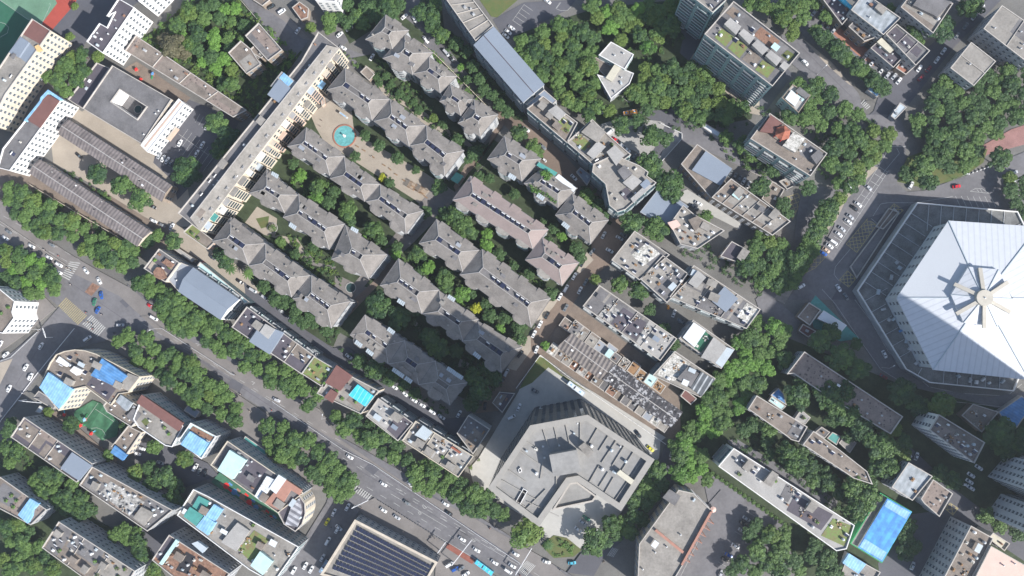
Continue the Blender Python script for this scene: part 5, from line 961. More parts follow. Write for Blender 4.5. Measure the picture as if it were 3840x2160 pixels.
bld('sheet_roof', 'small bright white carport sheet beside the tree lined lane', 'carport', 'h:160,150 185,125 315,205 290,235', 3.5, 'whitemetal', 'metal', n=0, style=None, ph=.08)
bld('cyan_canopy', 'bright cyan canopy on the white forecourt next to the red car', 'canopy', 'g:1980,230 1995,212 2065,262 2048,290', 3.5, 'cyan', 'metal', n=0, style=None, ph=.08)
bld('lean_to_shed', 'blue sheeted lean-to at the foot of the teal glazed block', 'shed', 'g:1770,490 1800,455 1890,520 1850,590', 4, 'steelblue', 'w_grey', n=2, kinds='b', style=None, ph=.1, group=None)
bld('lane_roof', 'long pale beige sheet roof over the stalls behind the round lounge', 'shed', 'f:1305,1070 1320,1050 1462,1145 1440,1165', 4, 'conc_pale', 'w_beige', n=0, style=None, ph=.08)
bld('pool_gate', 'pale arched gate canopy beside the turquoise pool steps', 'canopy', 'b:1290,1180 1325,1170 1345,1250 1310,1280', 3, 'w_peach', 'w_peach', n=0, style=None, ph=.08)
bld('storage_container', 'pale blue container on the pavement beside the plaza', 'container', 'b:1515,1365 1530,1345 1615,1405 1600,1425', 2.6, 'skyblue', 'steel_light', n=0, style=None, ph=.06)
# ---- the round pool on the plaza
c = P(1293, 511); r = thing('round_pool', 'round turquoise fountain pool with a brick rim on the tan plaza', 'fountain', (c.x, c.y, 0)); b = MB(); ci = lambda rr: [Vector((c.x+rr*math.cos(t*.19635), c.y+rr*math.sin(t*.19635), 0)) for t in range(32)]
b.ring(ci(7.0), ci(6.2), 0, .75); b.build('rim', 'redbrick', r); b = MB(); b.face([(v.x, v.y, .6) for v in ci(6.25)]); b.build('water', 'pool', r)
b = MB(); b.cyl((c.x, c.y), .9, .7, .5, 1.0, 12); b.cyl((c.x, c.y), .35, .2, 1.0, 2.6, 10); b.cyl((c.x, c.y), .6, .5, 2.6, 2.75, 12); b.build('fountain_column', 'w_white', r)
for (x, y, rr) in ((2060, 910, 3.2), (1950, 825, 0)):
    if rr: c = P(*T('f', x-15, y)); r = thing('round_planter', 'round hedge planter on the curving tan garden path', 'planter', (c.x, c.y, 0)); b = MB(); b.ring(ci(rr), ci(rr-.4), 0, .6); b.build('kerb', 'conc_pale', r); b = MB(); leaves(b, [(c.x, c.y, .7, rr-.5)], 160, 0, .4, random.Random(1)); b.build('hedge', 'leaf_mid', r)
c = P(*T('j', 80, 318)); r = thing('round_pond', 'small dark round pond in the star-shaped grey garden court', 'pond', (c.x, c.y, 0)); b = MB(); b.ring(ci(3.2), ci(2.7), 0, .6); b.build('rim', 'conc_pale', r); b = MB(); b.face([(v.x, v.y, .45) for v in ci(2.75)]); b.build('water', 'pondwater', r)
# ---------------------------------------------------------------- vehicles
def loft(b, secs, mi=0, caps=True):
    """secs: list of rings (same number of points), joined into one skin"""
    for a, c in zip(secs, secs[1:]):
        n = len(a)
        for i in range(n): j = (i+1) % n; b.face([a[i], a[j], c[j], c[i]], mi)
    if caps: b.face(secs[0][::-1], mi); b.face(secs[-1], mi)
CARS = {}
def car_parts(kind, col):
    k = (kind, col)
    if k in CARS: return CARS[k]
    L, Wd, hb, ht, x0, x1, x2, x3 = {'sedan': (4.6, 1.8, .85, 1.45, -1.75, -1.05, .45, 1.15), 'suv': (4.7, 1.88, 1.0, 1.72, -2.15, -1.75, .55, 1.25), 'van': (4.9, 1.85, 1.05, 1.95, -2.38, -2.2, 1.1, 1.75), 'pickup': (5.2, 1.85, 1.0, 1.75, -.4, -.1, .9, 1.5), 'tuk': (2.6, 1.4, .8, 1.7, -1.2, -1.0, .6, 1.0)}[kind]
    h = L/2; w = Wd/2; sec = []
    for x, ww, zl, zh in ((-h, .80, .35, hb*.85), (-h+.18, .94, .22, hb*.97), (x0, 1, .2, hb), (x3, 1, .2, hb), (h-.55, .95, .2, hb*.86), (h-.12, .82, .25, hb*.72), (h, .70, .35, hb*.6)):
        q = w*ww; sec.append([(x, -q, zl), (x, q, zl), (x, q, zh*.8), (x, q*.86, zh), (x, -q*.86, zh), (x, -q, zh*.8)])
    b = MB(); loft(b, sec, 0); r = w*.74; rb = w*.88   # roof panel over the pillars
    b.prism([Vector((x1, -r, 0)), Vector((x2, -r, 0)), Vector((x2, r, 0)), Vector((x1, r, 0))], ht-.05, ht, 0, bottom=True)
    for sy in (-1, 1):
        for xa, xb in ((x0, x1), (x3, x2), ((x0+x3)/2, (x1+x2)/2)): b.bar((xa, sy*rb, hb), (xb, sy*r, ht-.02), .09, .09)
    for sy in (-1, 1): b.box((x3-.1, sy*(w+.08)), (1, 0), .2, .16, hb, hb+.14, 0)
    out = [('body', b.mesh('body', [col]))]
    def g(nm, f): q = MB(); q.face(f); out.append((nm, q.mesh(nm, ['glass'])))
    g('windscreen', [(x3, -rb, hb-.02), (x3, rb, hb-.02), (x2, r, ht-.05), (x2, -r, ht-.05)]); g('rear_window', [(x0, rb, hb-.02), (x0, -rb, hb-.02), (x1, -r, ht-.05), (x1, r, ht-.05)])
    g('side_window', [(x0, -rb, hb-.02), (x3, -rb, hb-.02), (x2, -r, ht-.05), (x1, -r, ht-.05)]); g('side_window', [(x3, rb, hb-.02), (x0, rb, hb-.02), (x1, r, ht-.05), (x2, r, ht-.05)])
    if 'wheel' not in CARS: q = MB(); q.tube((0, -.11, 0), (0, .11, 0), .33, 12, 0); q.tube((0, -.125, 0), (0, .125, 0), .18, 8, 1); CARS['wheel'] = q.mesh('wheel', ['rubber', 'metal'])
    wh = [(sx*(h-.85 if kind != 'tuk' else h-.5), sy*(w-.09), .33) for sx in (-1, 1) for sy in (-1, 1)]
    if kind == 'pickup': q = MB(); q.box((-1.5, 0), (1, 0), 1.9, 1.5, hb-.02, hb+.03, 0); out.append(('cargo_bed', q.mesh('cargo_bed', ['black'])))
    CARS[k] = (out, wh); return CARS[k]
for nm, c_ in (('white', (.66, .66, .66)), ('silver', (.42, .43, .45)), ('grey', (.16, .17, .18)), ('black', (.02, .02, .023)), ('red', (.55, .02, .03)), ('blue', (.02, .09, .35)), ('cyan', (.08, .38, .50)), ('yellow', (.60, .55, .03)), ('orange', (.75, .30, .02)), ('beige', (.55, .40, .30)), ('green', (.03, .16, .09)), ('darkred', (.18, .02, .03))):
    mat('paint_'+nm, c_, rough=.28, var=.02, spec=.5)
NUM = 'first second third fourth fifth sixth seventh eighth ninth tenth eleventh twelfth thirteenth fourteenth fifteenth sixteenth seventeenth eighteenth nineteenth twentieth'.split()
TENS = {2: 'twenty', 3: 'thirty', 4: 'forty', 5: 'fifty', 6: 'sixty', 7: 'seventy'}
def nth(n): return NUM[n] if n < 20 else (TENS[(n+1)//10]+('ieth' if (n+1) % 10 == 0 else '-'+NUM[(n+1) % 10-1])).replace('tyieth', 'tieth')
KW = {'s': 'sedan', 'u': 'suv', 'v': 'van', 'p': 'pickup', 't': 'tuk'}
CW = {'w': 'white', 'i': 'silver', 'g': 'grey', 'k': 'black', 'r': 'red', 'b': 'blue', 'c': 'cyan', 'y': 'yellow', 'o': 'orange', 'e': 'beige', 'n': 'green', 'd': 'darkred'}
KN = {'sedan': 'car', 'suv': 'suv', 'van': 'van', 'pickup': 'pickup truck', 'tuk': 'three-wheeler'}
ZC = {}
def cars(zone, grp, s):
    items = []
    for tok in s.split():
        t, rest = tok.split(':') if ':' in tok else (cars.t, tok); cars.t = t
        x, y, a, code = rest.split(','); px, py = T(t, float(x), float(y)); items.append((px, py, float(a), KW[code[1]] if len(code) > 1 else 'sedan', CW[code[0]]))
    items.sort(); cnt = {}; tot = {}
    for it in items: tot[it[3:]] = tot.get(it[3:], 0)+1
    for px, py, a, kd, cl in items:
        p = P(px, py, .8); z = gz(p.x, p.y); k = cnt.get((kd, cl), 0); cnt[(kd, cl)] = k+1; cn = 'dark red' if cl == 'darkred' else cl
        lb = '%s %s %s' % (cn, 'small car' if kd == 'sedan' else KN[kd], zone) if tot[(kd, cl)] == 1 else '%s %s %s, %s %s from left' % (cn, KN[kd], zone, nth(k), cn)
        out, wh = car_parts(kd, 'paint_'+cl); r = thing(KN[kd].replace(' ', '_').replace('-', '_'), lb, KN[kd], (p.x, p.y, z), grp, R(-a))
        for nm, me in out: kid(nm, me, r)
        for wv in wh: kid('wheel', CARS['wheel'], r, wv)
cars.t = 'x'
cars('on the wide avenue', 'vehicles on the avenue', 'f:68,937,35,g 45,985,35,w 240,1045,31,w 390,1035,33,g 370,1130,31,w 447,1185,31,wu 443,1240,31,w 287,1136,25,wp 372,1200,35,c 648,1230,50,w 747,1305,60,w 762,1415,80,b i:710,425,105,n 735,485,-60,b 905,598,0,iu 1160,545,31,wv 1265,603,25,k 1130,455,31,r 2075,1158,25,i m:72,553,33,w 325,757,33,w 525,755,50,w 500,897,33,g 815,975,33,k 790,905,33,w 915,1170,33,w 1022,1250,33,w 1315,1280,33,w 1157,1345,33,w 1290,1370,33,w 1260,1408,33,wv 1548,1340,15,w 1740,1350,-5,c')
cars('on the station forecourt', 'cars on the station forecourt', 'm:325,952,36,w 425,1005,33,i 820,1360,-30,wv 862,1395,-28,bu 942,1432,-30,w 905,1390,-30,g -10,1085,40,w 55,930,-62,w')
cars('on the side street at the lower left', 'cars on the left side street', 'i:660,700,-35,wv 310,755,-60,w 40,820,-40,w 195,915,-60,w 232,985,-65,wu 70,1073,-65,w 5,740,-60,w')
cars('in the street past the solar hall', 'cars by the solar hall', 'l:2505,970,-65,w 2455,1040,-60,y 2530,1100,-60,w 2460,1185,-60,wv 2420,1310,-60,i 2290,1370,-60,w 2335,1398,-60,w 2205,1405,-60,wu 2565,1270,-60,k')
cars('parked below the lowest apartment row', 'cars parked in the dark back lane', 'j:65,833,35,w 405,1062,33,w 483,1110,45,w 552,1160,33,w 613,1196,33,w 690,1247,33,wu 760,1287,33,w 890,1265,-60,w i:2190,555,31,w 2105,490,31,g')
cars('behind the big grey gable', 'cars in the tan back lane', 'i:1800,272,31,k 1900,337,31,iv 1990,392,33,iv 1595,90,35,g 1527,133,30,rt')
cars('on the brown street', 'cars along the brown street', 'j:1550,525,-60,k 1498,592,-62,w 1452,665,-62,w 1472,780,-68,w 1690,468,-60,g 1648,385,-60,w 1692,325,-60,wv 1755,232,-60,w 1797,337,-62,w 1840,275,-60,g 2020,40,30,w 1245,955,-62,iv 1205,1018,-33,k 1085,1205,-78,k 1350,815,-50,kv g:1975,963,-62,i 2095,985,30,i 2125,963,30,g 1890,1085,-50,g 1815,1175,-60,k')
cars('in the narrow street under the teal block', 'cars under the teal block', 'g:1395,170,35,w 1752,530,45,w 1520,300,45,g 1532,402,40,wt')
cars('in the shaded lane near the top edge', 'cars in the shaded top lane', 'b:1525,415,-40,w 1640,343,-35,w 2305,200,-40,w 2430,235,60,w 1915,690,-60,w 1020,367,-55,w 700,78,-25,kv 828,138,-35,wv 1565,575,30,w c:-10,480,50,w 235,640,50,iv 305,715,55,k')
cars('in the car park beside the long grey roof', 'cars in the top car park', 'c:1025,335,38,w 985,385,38,w 955,430,38,w 1460,15,35,w')
cars('in the left courtyard car park', 'cars in the courtyard car park', 'f:1370,37,35,r 1350,70,35,w 1320,105,35,g 1550,150,-60,i 1348,272,-62,w 1517,285,-62,w 1475,350,-62,w 1193,365,-62,i 1222,387,-62,w 1253,403,-62,w 1283,422,-62,g')
cars('in the tan barracks courtyard', 'cars in the tan courtyard', 'f:1145,750,25,k 1150,855,28,w 1215,887,30,g 588,365,40,k 1290,900,-60,w')
cars('in the upper right campus car park', 'cars in the campus car park', 'e:150,285,-52,k 218,312,-52,k 280,365,-52,i 658,683,-50,wp 745,755,-50,w 865,840,-50,w 925,912,-50,i 1008,920,-50,i 1065,975,-50,w 45,152,-50,w 285,622,20,wv 330,662,30,ov 372,695,30,w')
cars('on the dark diagonal street', 'cars on the dark diagonal street', 'e:2068,90,-55,w 1975,200,-55,w 1870,312,-55,g 1765,430,-55,g 1605,615,-55,w 1527,722,-55,w 1312,825,-55,w 1333,937,-48,d 1425,835,-52,d')
cars('on the curved campus road', 'cars on the campus road', 'd:1990,755,42,wu')
cars('on the white forecourt beside the teal block', 'cars on the white forecourt', 'g:2065,250,42,r 2097,268,42,k 2120,297,45,iu 2152,322,40,w 2203,375,-55,g 2235,402,-50,i 2025,190,-40,wv 1975,38,-15,i')
cars('in the slanted bays left of the arena', 'cars in the slanted bays', 'h:1408,607,42,i 1332,733,38,w 1305,762,38,k 1272,825,38,i 1258,863,38,w 1210,917,38,i 1187,957,38,w 1147,1018,35,wv 1118,1045,35,w 1092,1075,35,e 1070,1100,30,b')
cars('on the ring road around the arena', 'cars on the ring road', 'h:995,875,-65,w 905,1348,-30,wu 1185,1360,60,w 1240,1425,60,g 1730,588,-60,wu 2070,598,-8,r 2500,495,-20,i k:1530,817,65,w 1525,985,30,d')
cars('in the lanes around the blue-grey hall', 'cars in the small row', 'h:510,583,-60,w 475,557,-60,w 443,537,-60,g 408,520,-60,g 375,503,-60,g 80,80,-80,i 155,645,-60,g 135,725,28,w 95,748,30,g')
cars('between the patchy roofed blocks', 'cars between the patchy blocks', 'j:2460,465,-85,ot 2503,510,-70,w 2555,565,25,g k:15,580,28,g')
cars('in the tree-shaded bottom car park', 'cars in the tree-shaded car park', 'n:412,1222,28,w 362,1292,30,b 332,1325,30,k 495,1018,30,i 470,1052,30,k 462,1108,30,i 302,1432,-65,i')
cars('in the dark yard by the high-rises', 'cars by the high-rises', 'n:1770,550,-70,w 1720,545,60,wt 2238,635,35,w 2180,692,35,w 2168,740,35,w 2130,762,10,wt 2178,788,35,w 1740,1372,-68,i')
cars('around the concrete centre', 'cars around the concrete centre', 'm:2487,525,-68,w 2325,492,40,y 2235,385,55,k 2360,767,-60,i 2415,790,-60,i 2235,932,-60,b 2085,1147,-68,c 1820,1045,35,i 1785,1097,35,w 1845,1012,35,n 1898,1100,12,i 1460,58,30,g 1340,182,-68,w 1285,255,-25,wv')
cars('in the back yard of the terrace block', 'cars in the back yard', 'l:1033,527,20,w 1065,490,20,i 1468,632,-62,wv 1497,665,-75,g 1540,675,-75,k 1205,597,20,i')
# bus, truck, trailer
def bus(label, t, x, y, a, L, col, cat='bus', h=3.1, wd=2.55):
    px, py = T(t, x, y); p = P(px, py, 1.5); r = thing(cat.replace(' ', '_'), label, cat, (p.x, p.y, gz(p.x, p.y)), None, R(-a)); b = MB(); w = wd/2; x0, x1 = -L/2, L/2
    sec = [[(x, -w*k, .35), (x, w*k, .35), (x, w*k, zt-.15), (x, w*k-.15, zt), (x, -w*k+.15, zt), (x, -w*k, zt-.15)] for x, k, zt in ((x0, .96, h-.1), (x0+.2, 1, h), (x1-.3, 1, h), (x1, .94, h-.25))]
    loft(b, sec, 0); q = [Vector(v) for v in ((x0, -w, 0), (x1, -w, 0), (x1, w, 0), (x0, w, 0))]; r_ = inset(q, .12); b.ring([v+Vector((0, 0, 0)) for v in inset(q, .04)], r_, h-.05, h+.06, 1); b_ = kid('body', b.mesh('body', [col, 'skyblue']), r)
    for sy in (-1, 1): b = MB(); b.face([(x0+.4, sy*(w+.01), 1.3), (x1-.5, sy*(w+.01), 1.3), (x1-.5, sy*(w+.01), 2.4), (x0+.4, sy*(w+.01), 2.4)]); kid('side_window', b.mesh('side_window', ['glass']), r)
    b = MB(); b.face([(x1+.02, -w*.85, 1.1), (x1+.02, w*.85, 1.1), (x1+.01, w*.8, 2.6), (x1+.01, -w*.8, 2.6)]); kid('windscreen', b.mesh('windscreen', ['glass']), r)
    for xx in (x0+L*.2, x0+L*.78): b = MB(); b.box((xx, 0), (1, 0), .9, .9, h, h+.16, 0); kid('roof_hatch', b.mesh('roof_hatch', ['skyblue']), r)
    b = MB(); b.box((x0+L*.42, 0), (0, 1), 1.9, .5, h, h+.2, 0); kid('air_conditioner', b.mesh('air_conditioner', ['black']), r)
    for sx in (x0+2, x1-2.4):
        for sy in (-1, 1): kid('wheel', CARS['wheel'], r, (sx, sy*(w-.1), .4)).scale = (1.4, 1.4, 1.4)
bus('bright cyan city bus in the red bus lane at the bottom', 'm', 1080, 1380, 35, 11.6, 'cyan')
bus('long white box trailer parked beside the yard wall of the pale yard', 'j', 1768, 1072, 38, 11.0, 'whitemetal', 'box trailer')
bus('orange truck with a flat bed at the edge of the big grove', 'g', 2175, 45, -10, 8.0, 'paint_orange', 'truck', 2.6, 2.3)
bus('blue bus half hidden by the footbridge beside the solar hall street', 'l', 2440, 1370, -60, 8.0, 'steelblue', 'bus')
# ---------------------------------------------------------------- people on scooters and on foot
def person_mesh(col, legs, sit):
    b = MB()
    def blob(pts_, mi):       # one limb or trunk as a tapered tube through the given joints
        for (p0, r0), (p1, r1) in zip(pts_, pts_[1:]):
            p0, p1 = Vector(p0), Vector(p1); d = (p1-p0).normalized(); x = d.orthogonal().normalized(); y = d.cross(x)
            A = [p0+(x*math.cos(t*1.047)+y*math.sin(t*1.047))*r0 for t in range(6)]; B_ = [p1+(x*math.cos(t*1.047)+y*math.sin(t*1.047))*r1 for t in range(6)]
            for i in range(6): j = (i+1) % 6; b.face([A[i], A[j], B_[j], B_[i]], mi)
            b.face(B_, mi); b.face(A[::-1], mi)
    if sit: hip, kn, ft = (-.1, .85), (.35, .8), (.3, .3)
    else: hip, kn, ft = (0, .92), (.06, .5), (-.04, .04)
    blob([((hip[0], 0, hip[1]), .16), ((hip[0]+.02, 0, hip[1]+.25), .15), ((hip[0]+.04, 0, hip[1]+.48), .20), ((hip[0]+.05, 0, hip[1]+.56), .08), ((hip[0]+.06, 0, hip[1]+.62), .06)], 0)
    for s in (-1, 1):
        blob([((hip[0], s*.1, hip[1]), .10), ((kn[0]*(1 if sit else s), s*.13, kn[1]), .07), ((ft[0]*(1 if sit else s*3), s*.13, ft[1]), .05), ((ft[0]*(1 if sit else s*3)+.15, s*.13, ft[1]), .04)], 1)
        blob([((hip[0]+.04, s*.2, hip[1]+.47), .06), ((hip[0]+(.2 if sit else s*.1), s*.27, hip[1]+.22), .05), ((hip[0]+(.5 if sit else s*.15), s*.24, hip[1]+(.2 if sit else -.02)), .035), ((hip[0]+(.58 if sit else s*.15), s*.23, hip[1]+(.2 if sit else -.12)), .045)], 2)
    hc = Vector((hip[0]+.08, 0, hip[1]+.74)); blob([(hc-Vector((0, 0, .12)), .06), (hc-Vector((0, 0, .04)), .10), (hc+Vector((0, 0, .06)), .10), (hc+Vector((0, 0, .12)), .05)], 3)
    return b.mesh('person', [col, legs, 'skin', 'black'])
PM = [person_mesh(c_, l_, s_) for c_, l_, s_ in (('white', 'black', True), ('red', 'paint_grey', True), ('yellowpale', 'black', True), ('skyblue', 'black', True), ('white', 'black', False), ('black', 'paint_grey', False), ('redbrown', 'black', False))]
b = MB(); b.box((-.25, 0), (1, 0), .8, .32, .55, .8, 0); b.box((.15, 0), (1, 0), .5, .3, .22, .3, 0); b.bar((.45, 0, .3), (.35, 0, 1.05), .12, .3); sb = b.mesh('body', ['black'])
b = MB(); b.bar((.33, -.35, 1.08), (.33, .35, 1.08), .05, .05); hb_ = b.mesh('handlebar', ['metal']); b = MB(); b.tube((0, -.06, 0), (0, .06, 0), .25, 12); swm = b.mesh('wheel', ['rubber'])
desc = ['white shirt', 'red shirt', 'pale yellow shirt', 'light blue shirt']; spots = 'i:345,35,33 450,80,33 515,170,-60 545,190,30 540,295,33 655,505,-30 670,575,33 700,590,60 770,520,-20 705,625,-60 1270,632,33 1765,965,33 1810,1115,33 2045,1235,33 1878,1240,33 m:590,1215,-60 475,1110,33 1125,1085,-60 2075,605,0 1650,1400,33 1400,1410,33 1350,1440,33 1975,1340,-30 l:2485,1085,-60'.replace('i:', '').split(' m:')
zones = [('i', spots[0].split()), ('m', spots[1].split(' l:')[0].split()), ('l', spots[1].split(' l:')[1].split())]; ns = 0
for t, toks in zones:
    for tok in toks:
        x, y, a = map(float, tok.split(',')); p = P(*T(t, x, y)); z = gz(p.x, p.y); c_ = ns % 4; where = 'avenue junction' if t == 'i' and x < 1000 else 'lower avenue' if t == 'm' else 'middle avenue' if t == 'i' else 'street by the solar hall'
        kk = ZC.get(where, 0); ZC[where] = kk+1
        r = thing('scooter', 'black scooter on the %s, %s scooter there counting from the top' % (where, nth(kk)), 'scooter', (p.x, p.y, z), 'scooters on the avenue', R(-a)); kid('body', sb, r); kid('handlebar', hb_, r); kid('wheel', swm, r, (.5, 0, .25)); kid('wheel', swm, r, (-.5, 0, .25))
        o = bpy.data.objects.new('person', PM[c_]); COL.objects.link(o); o.location = (p.x, p.y, z); o.rotation_euler = (0, 0, R(-a)); tag(o, 'rider in %s on the %s scooter of the %s' % (desc[c_], nth(kk), where), 'person', 'scooter riders'); ns += 1
walk = [('i', 300, 640, 'a traffic island left of the junction'), ('i', 650, 575, 'the lower end of the yellow zebra crossing'), ('m', 165, 935, 'the kerb of the station forecourt'), ('m', 600, 1050, 'the avenue edge of the forecourt'), ('m', 710, 1160, 'the forecourt near the tall sign mast'), ('g', 300, 200, 'the plaza right of the round pool'), ('g', 240, 380, 'the upper middle of the tan plaza'), ('f', 2420, 110, 'the plaza left of the round pool'), ('f', 2405, 150, 'the plaza steps left of the pool'), ('e', 1370, 850, 'the dark diagonal street beside the silver car')]
for i, (t, x, y, w_) in enumerate(walk):
    p = P(*T(t, x, y)); o = bpy.data.objects.new('person', PM[4+i % 3]); COL.objects.link(o); o.location = (p.x, p.y, gz(p.x, p.y)); o.rotation_euler = (0, 0, i*1.3); tag(o, 'person in %s walking at %s' % (['white shirt', 'black top', 'dark red top'][i % 3], w_), 'person')
# ---------------------------------------------------------------- masts, lamps, rails, bollards
def lamp(label, t, x, y, dx, dy, h=9, arm=2.2):
    p = P(*T(t, x, y)); z = gz(p.x, p.y); d = Vector((dx, -dy, 0)).normalized(); r = thing('street_lamp', label, 'street lamp', (p.x, p.y, z), 'street lamps'); b = MB(); b.cyl((p.x, p.y), .12, .07, z, z+h, 8); b.cyl((p.x, p.y), .25, .2, z, z+.4, 8); b.build('pole', 'metal', r)
    e = p+d*arm; b = MB(); b.bar((p.x, p.y, z+h-.1), (e.x, e.y, z+h+.4), .1, .1); b.build('arm', 'metal', r); b = MB(); f = e+d*.9; b.bar((e.x, e.y, z+h+.4), (f.x, f.y, z+h+.42), .42, .16); b.build('lamp_head', 'white', r)
lamp('street lamp over the curved campus road', 'd', 2135, 900, 1, -.9); lamp('street lamp at the lower gate of the green court', 'h', 870, 1150, -.3, .4); lamp('street lamp between shaded street and hedge', 'h', 1210, 600, .5, 1); lamp('street lamp on the grass edge by the red car', 'h', 2045, 545, 1, -.4)
lamp('street lamp beside the gate canopy', 'h', 1580, 50, -1, .4); lamp('street lamp on the median of the side street', 'i', 300, 630, -1, 0); lamp('street lamp on the ring road below the arena', 'k', 1510, 915, 1, -.6); lamp('street lamp where the kerbed lane bends right of the arena', 'h', 2460, 570, -1, .5)
lamp('street lamp at the lower avenue tree gap', 'i', 2450, 1290, .2, -1); lamp('street lamp at the upper avenue tree gap', 'i', 1225, 625, -.9, .3)
def mast(label, t, x, y, x2, y2, h=6.5):
    p, e = P(*T(t, x, y)), P(*T(t, x2, y2), h); z = gz(p.x, p.y); r = thing('signal_mast', label, 'traffic mast', (p.x, p.y, z)); b = MB(); b.cyl((p.x, p.y), .28, .2, z, h, 10); b.build('pole', 'white', r); b = MB(); b.bar((p.x, p.y, h), e, .34, .34); b.build('arm', 'white', r)
    for k in (.35, .6): q = p.lerp(e, k); b = MB(); b.box((q.x, q.y), (e-p), .9, .5, h-.5, h+.4, 0); b.build('signal_box', 'metal', r)
mast('long white sign mast reaching over the avenue beside the cyan bus', 'm', 850, 1340, 985, 1180); mast('shorter white mast beside the forecourt edge', 'm', 745, 1250, 790, 1195); mast('white signal mast at the round flower bed corner', 'm', 1320, 1410, 1437, 1240); mast('white signal mast near the lower zebra crossing', 'm', 110, 920, 210, 880)
mast('white signal mast on the junction corner of the side street', 'i', 400, 690, 320, 620); mast('white mast with long arm beside the side street sidewalk', 'l', 200, 125, 310, 150)
def rail(name, label, s, m, hh=1.0, th=.12, post=3.0):
    p = [P(x, y) for x, y in pts(s)]; c = p[len(p)//2]; r = thing(name, label, name.split('_')[-1], (c.x, c.y, 0)); b = MB(); q = MB()
    for u, v in zip(p, p[1:]):
        zu, zv = gz(u.x, u.y), gz(v.x, v.y); b.bar((u.x, u.y, zu+hh*.9), (v.x, v.y, zv+hh*.9), th, .12); b.bar((u.x, u.y, zu+hh*.4), (v.x, v.y, zv+hh*.4), th*.6, .08 if hh < 1.3 else hh*.8)
        k = max(1, int((v-u).length/post))
        for i in range(k+1): w_ = u.lerp(v, i/k); q.box((w_.x, w_.y), v-u, .14, .14, -.05, max(zu, zv)+hh, 0)
    b.build('rail', m, r); q.build('posts', m, r)
rail('median_fence', 'white metal fence along the middle of the avenue, upper stretch', 'i:1215,618 1760,972', 'white', .9, .16); rail('median_fence', 'white metal fence along the middle of the avenue, lower stretch', 'i:2048,1170 2576,1530 m:250,610 1350,1348', 'white', .9, .16); rail('median_fence', 'white fence with yellow posts left of the zebra crossing, along the avenue', 'f:0,852 350,1085 560,1225', 'parapet', .9, .25)
rail('street_fence', 'thin white fence dividing the side street lanes', 'i:565,625 290,960 0,1330', 'white', .9, .2); rail('street_fence', 'pale fence on the near side of the side street', 'i:290,650 90,840 -20,880', 'metal', .9, .2)
rail('yard_wall', 'cream yard wall around the pale concrete yard', 'j:1320,1070 1500,822 1700,975 1950,1150 2440,1490', 'parapet_white', 2.0, .3); rail('yard_wall', 'low wall between the wooded lot and the curved lane', 'b:330,0 560,265', 'parapet', 1.6, .3); rail('yard_wall', 'wall along the lower edge of the white roofed block lane', 'n:220,665 800,1075', 'yellowpale', 1.0, .3)
rail('yard_wall', 'white curved wall around the white forecourt', 'g:2400,130 2560,205 2560,245 2390,435', 'parapet_white', 1.5, .3); rail('yard_wall', 'cream wall between the topmost apartment row and the narrow street', 'c:-30,560 120,680 560,1120 880,1448', 'w_cream', 2.2, .35); rail('yard_wall', 'wall between the tan courtyard barracks and the shrub slope', 'f:240,590 1000,1040', 'w_beige', 2.2, .35)
rail('yard_wall', 'wall on the lower side of the shaded back lane', 'h:520,490 760,600', 'parapet', 1.5, .3)
p0, p1 = P(*T('m', 290, 880)), P(*T('m', 790, 1190)); b = MB(); b.cyl((0, 0), .22, .22, 0, .8, 10); b.cyl((0, 0), .22, .05, .8, .95, 10); bm_ = b.mesh('bollard', ['conc_dark'])
for i in range(26):
    u = p0.lerp(p1, i/25); o = bpy.data.objects.new('bollard', bm_); COL.objects.link(o); o.location = (u.x, u.y, gz(u.x, u.y)); tag(o, 'grey bollard on the station forecourt edge, %s from the left' % nth(i), 'bollard', 'bollards on the forecourt edge')
p0, p1 = P(*T('h', 2160, 505)), P(*T('h', 2330, 445)); b = MB(); b.cyl((0, 0), .4, .45, 0, .5, 12); b.cyl((0, 0), .45, .15, .5, .8, 12); bm_ = b.mesh('bollard', ['white'])
for i in range(7):
    u = p0.lerp(p1, i/6); o = bpy.data.objects.new('bollard', bm_); COL.objects.link(o); o.location = (u.x, u.y, gz(u.x, u.y)); tag(o, 'round white stone bollard near the red car, %s from the left' % nth(i), 'bollard', 'white stone bollards')
# plaza benches and play gear
rg = random.Random(4)
for i, (x, y, a) in enumerate([(130, 300, 30), (180, 330, 30), (250, 380, 40), (330, 440, 30), (375, 470, 40), (420, 510, 30), (480, 555, 30), (545, 600, 35), (565, 625, 30), (615, 650, 30), (645, 680, 35)]):
    p = P(*T('g', x, y)); z = gz(p.x, p.y); r = thing('bench', 'slatted timber bench on the tan plaza, %s from the pool' % nth(i), 'bench', (p.x, p.y, z), 'plaza benches', R(-a)); b = MB(); 
    for k in range(4): b.box((0, -.25+k*.16), (1, 0), 2.2, .12, .42, .47, 0)
    kid('seat', b.mesh('seat', ['wood']), r)
    for sx in (-.9, .9): b = MB(); b.box((sx, 0), (0, 1), .6, .12, 0, .42, 0); kid('leg', b.mesh('leg', ['conc_dark']), r)
for i, (x, y) in enumerate([(545, 600), (625, 640)]):
    p = P(*T('g', x, y)); z = gz(p.x, p.y); r = thing('pergola', 'small brown timber pergola at the lower end of the plaza, %s from the left' % nth(i), 'pergola', (p.x, p.y, z), None, R(-30)); b = MB()
    for k in range(8): b.box((-2.2+k*.63, 0), (0, 1), 4.4, .15, 2.5, 2.65, 0)
    kid('top_slats', b.mesh('top_slats', ['wood']), r)
    for sx in (-1.8, 1.8):
        for sy in (-1.8, 1.8): b = MB(); b.box((sx, sy), (1, 0), .2, .2, 0, 2.5, 0); kid('post', b.mesh('post', ['wood']), r)
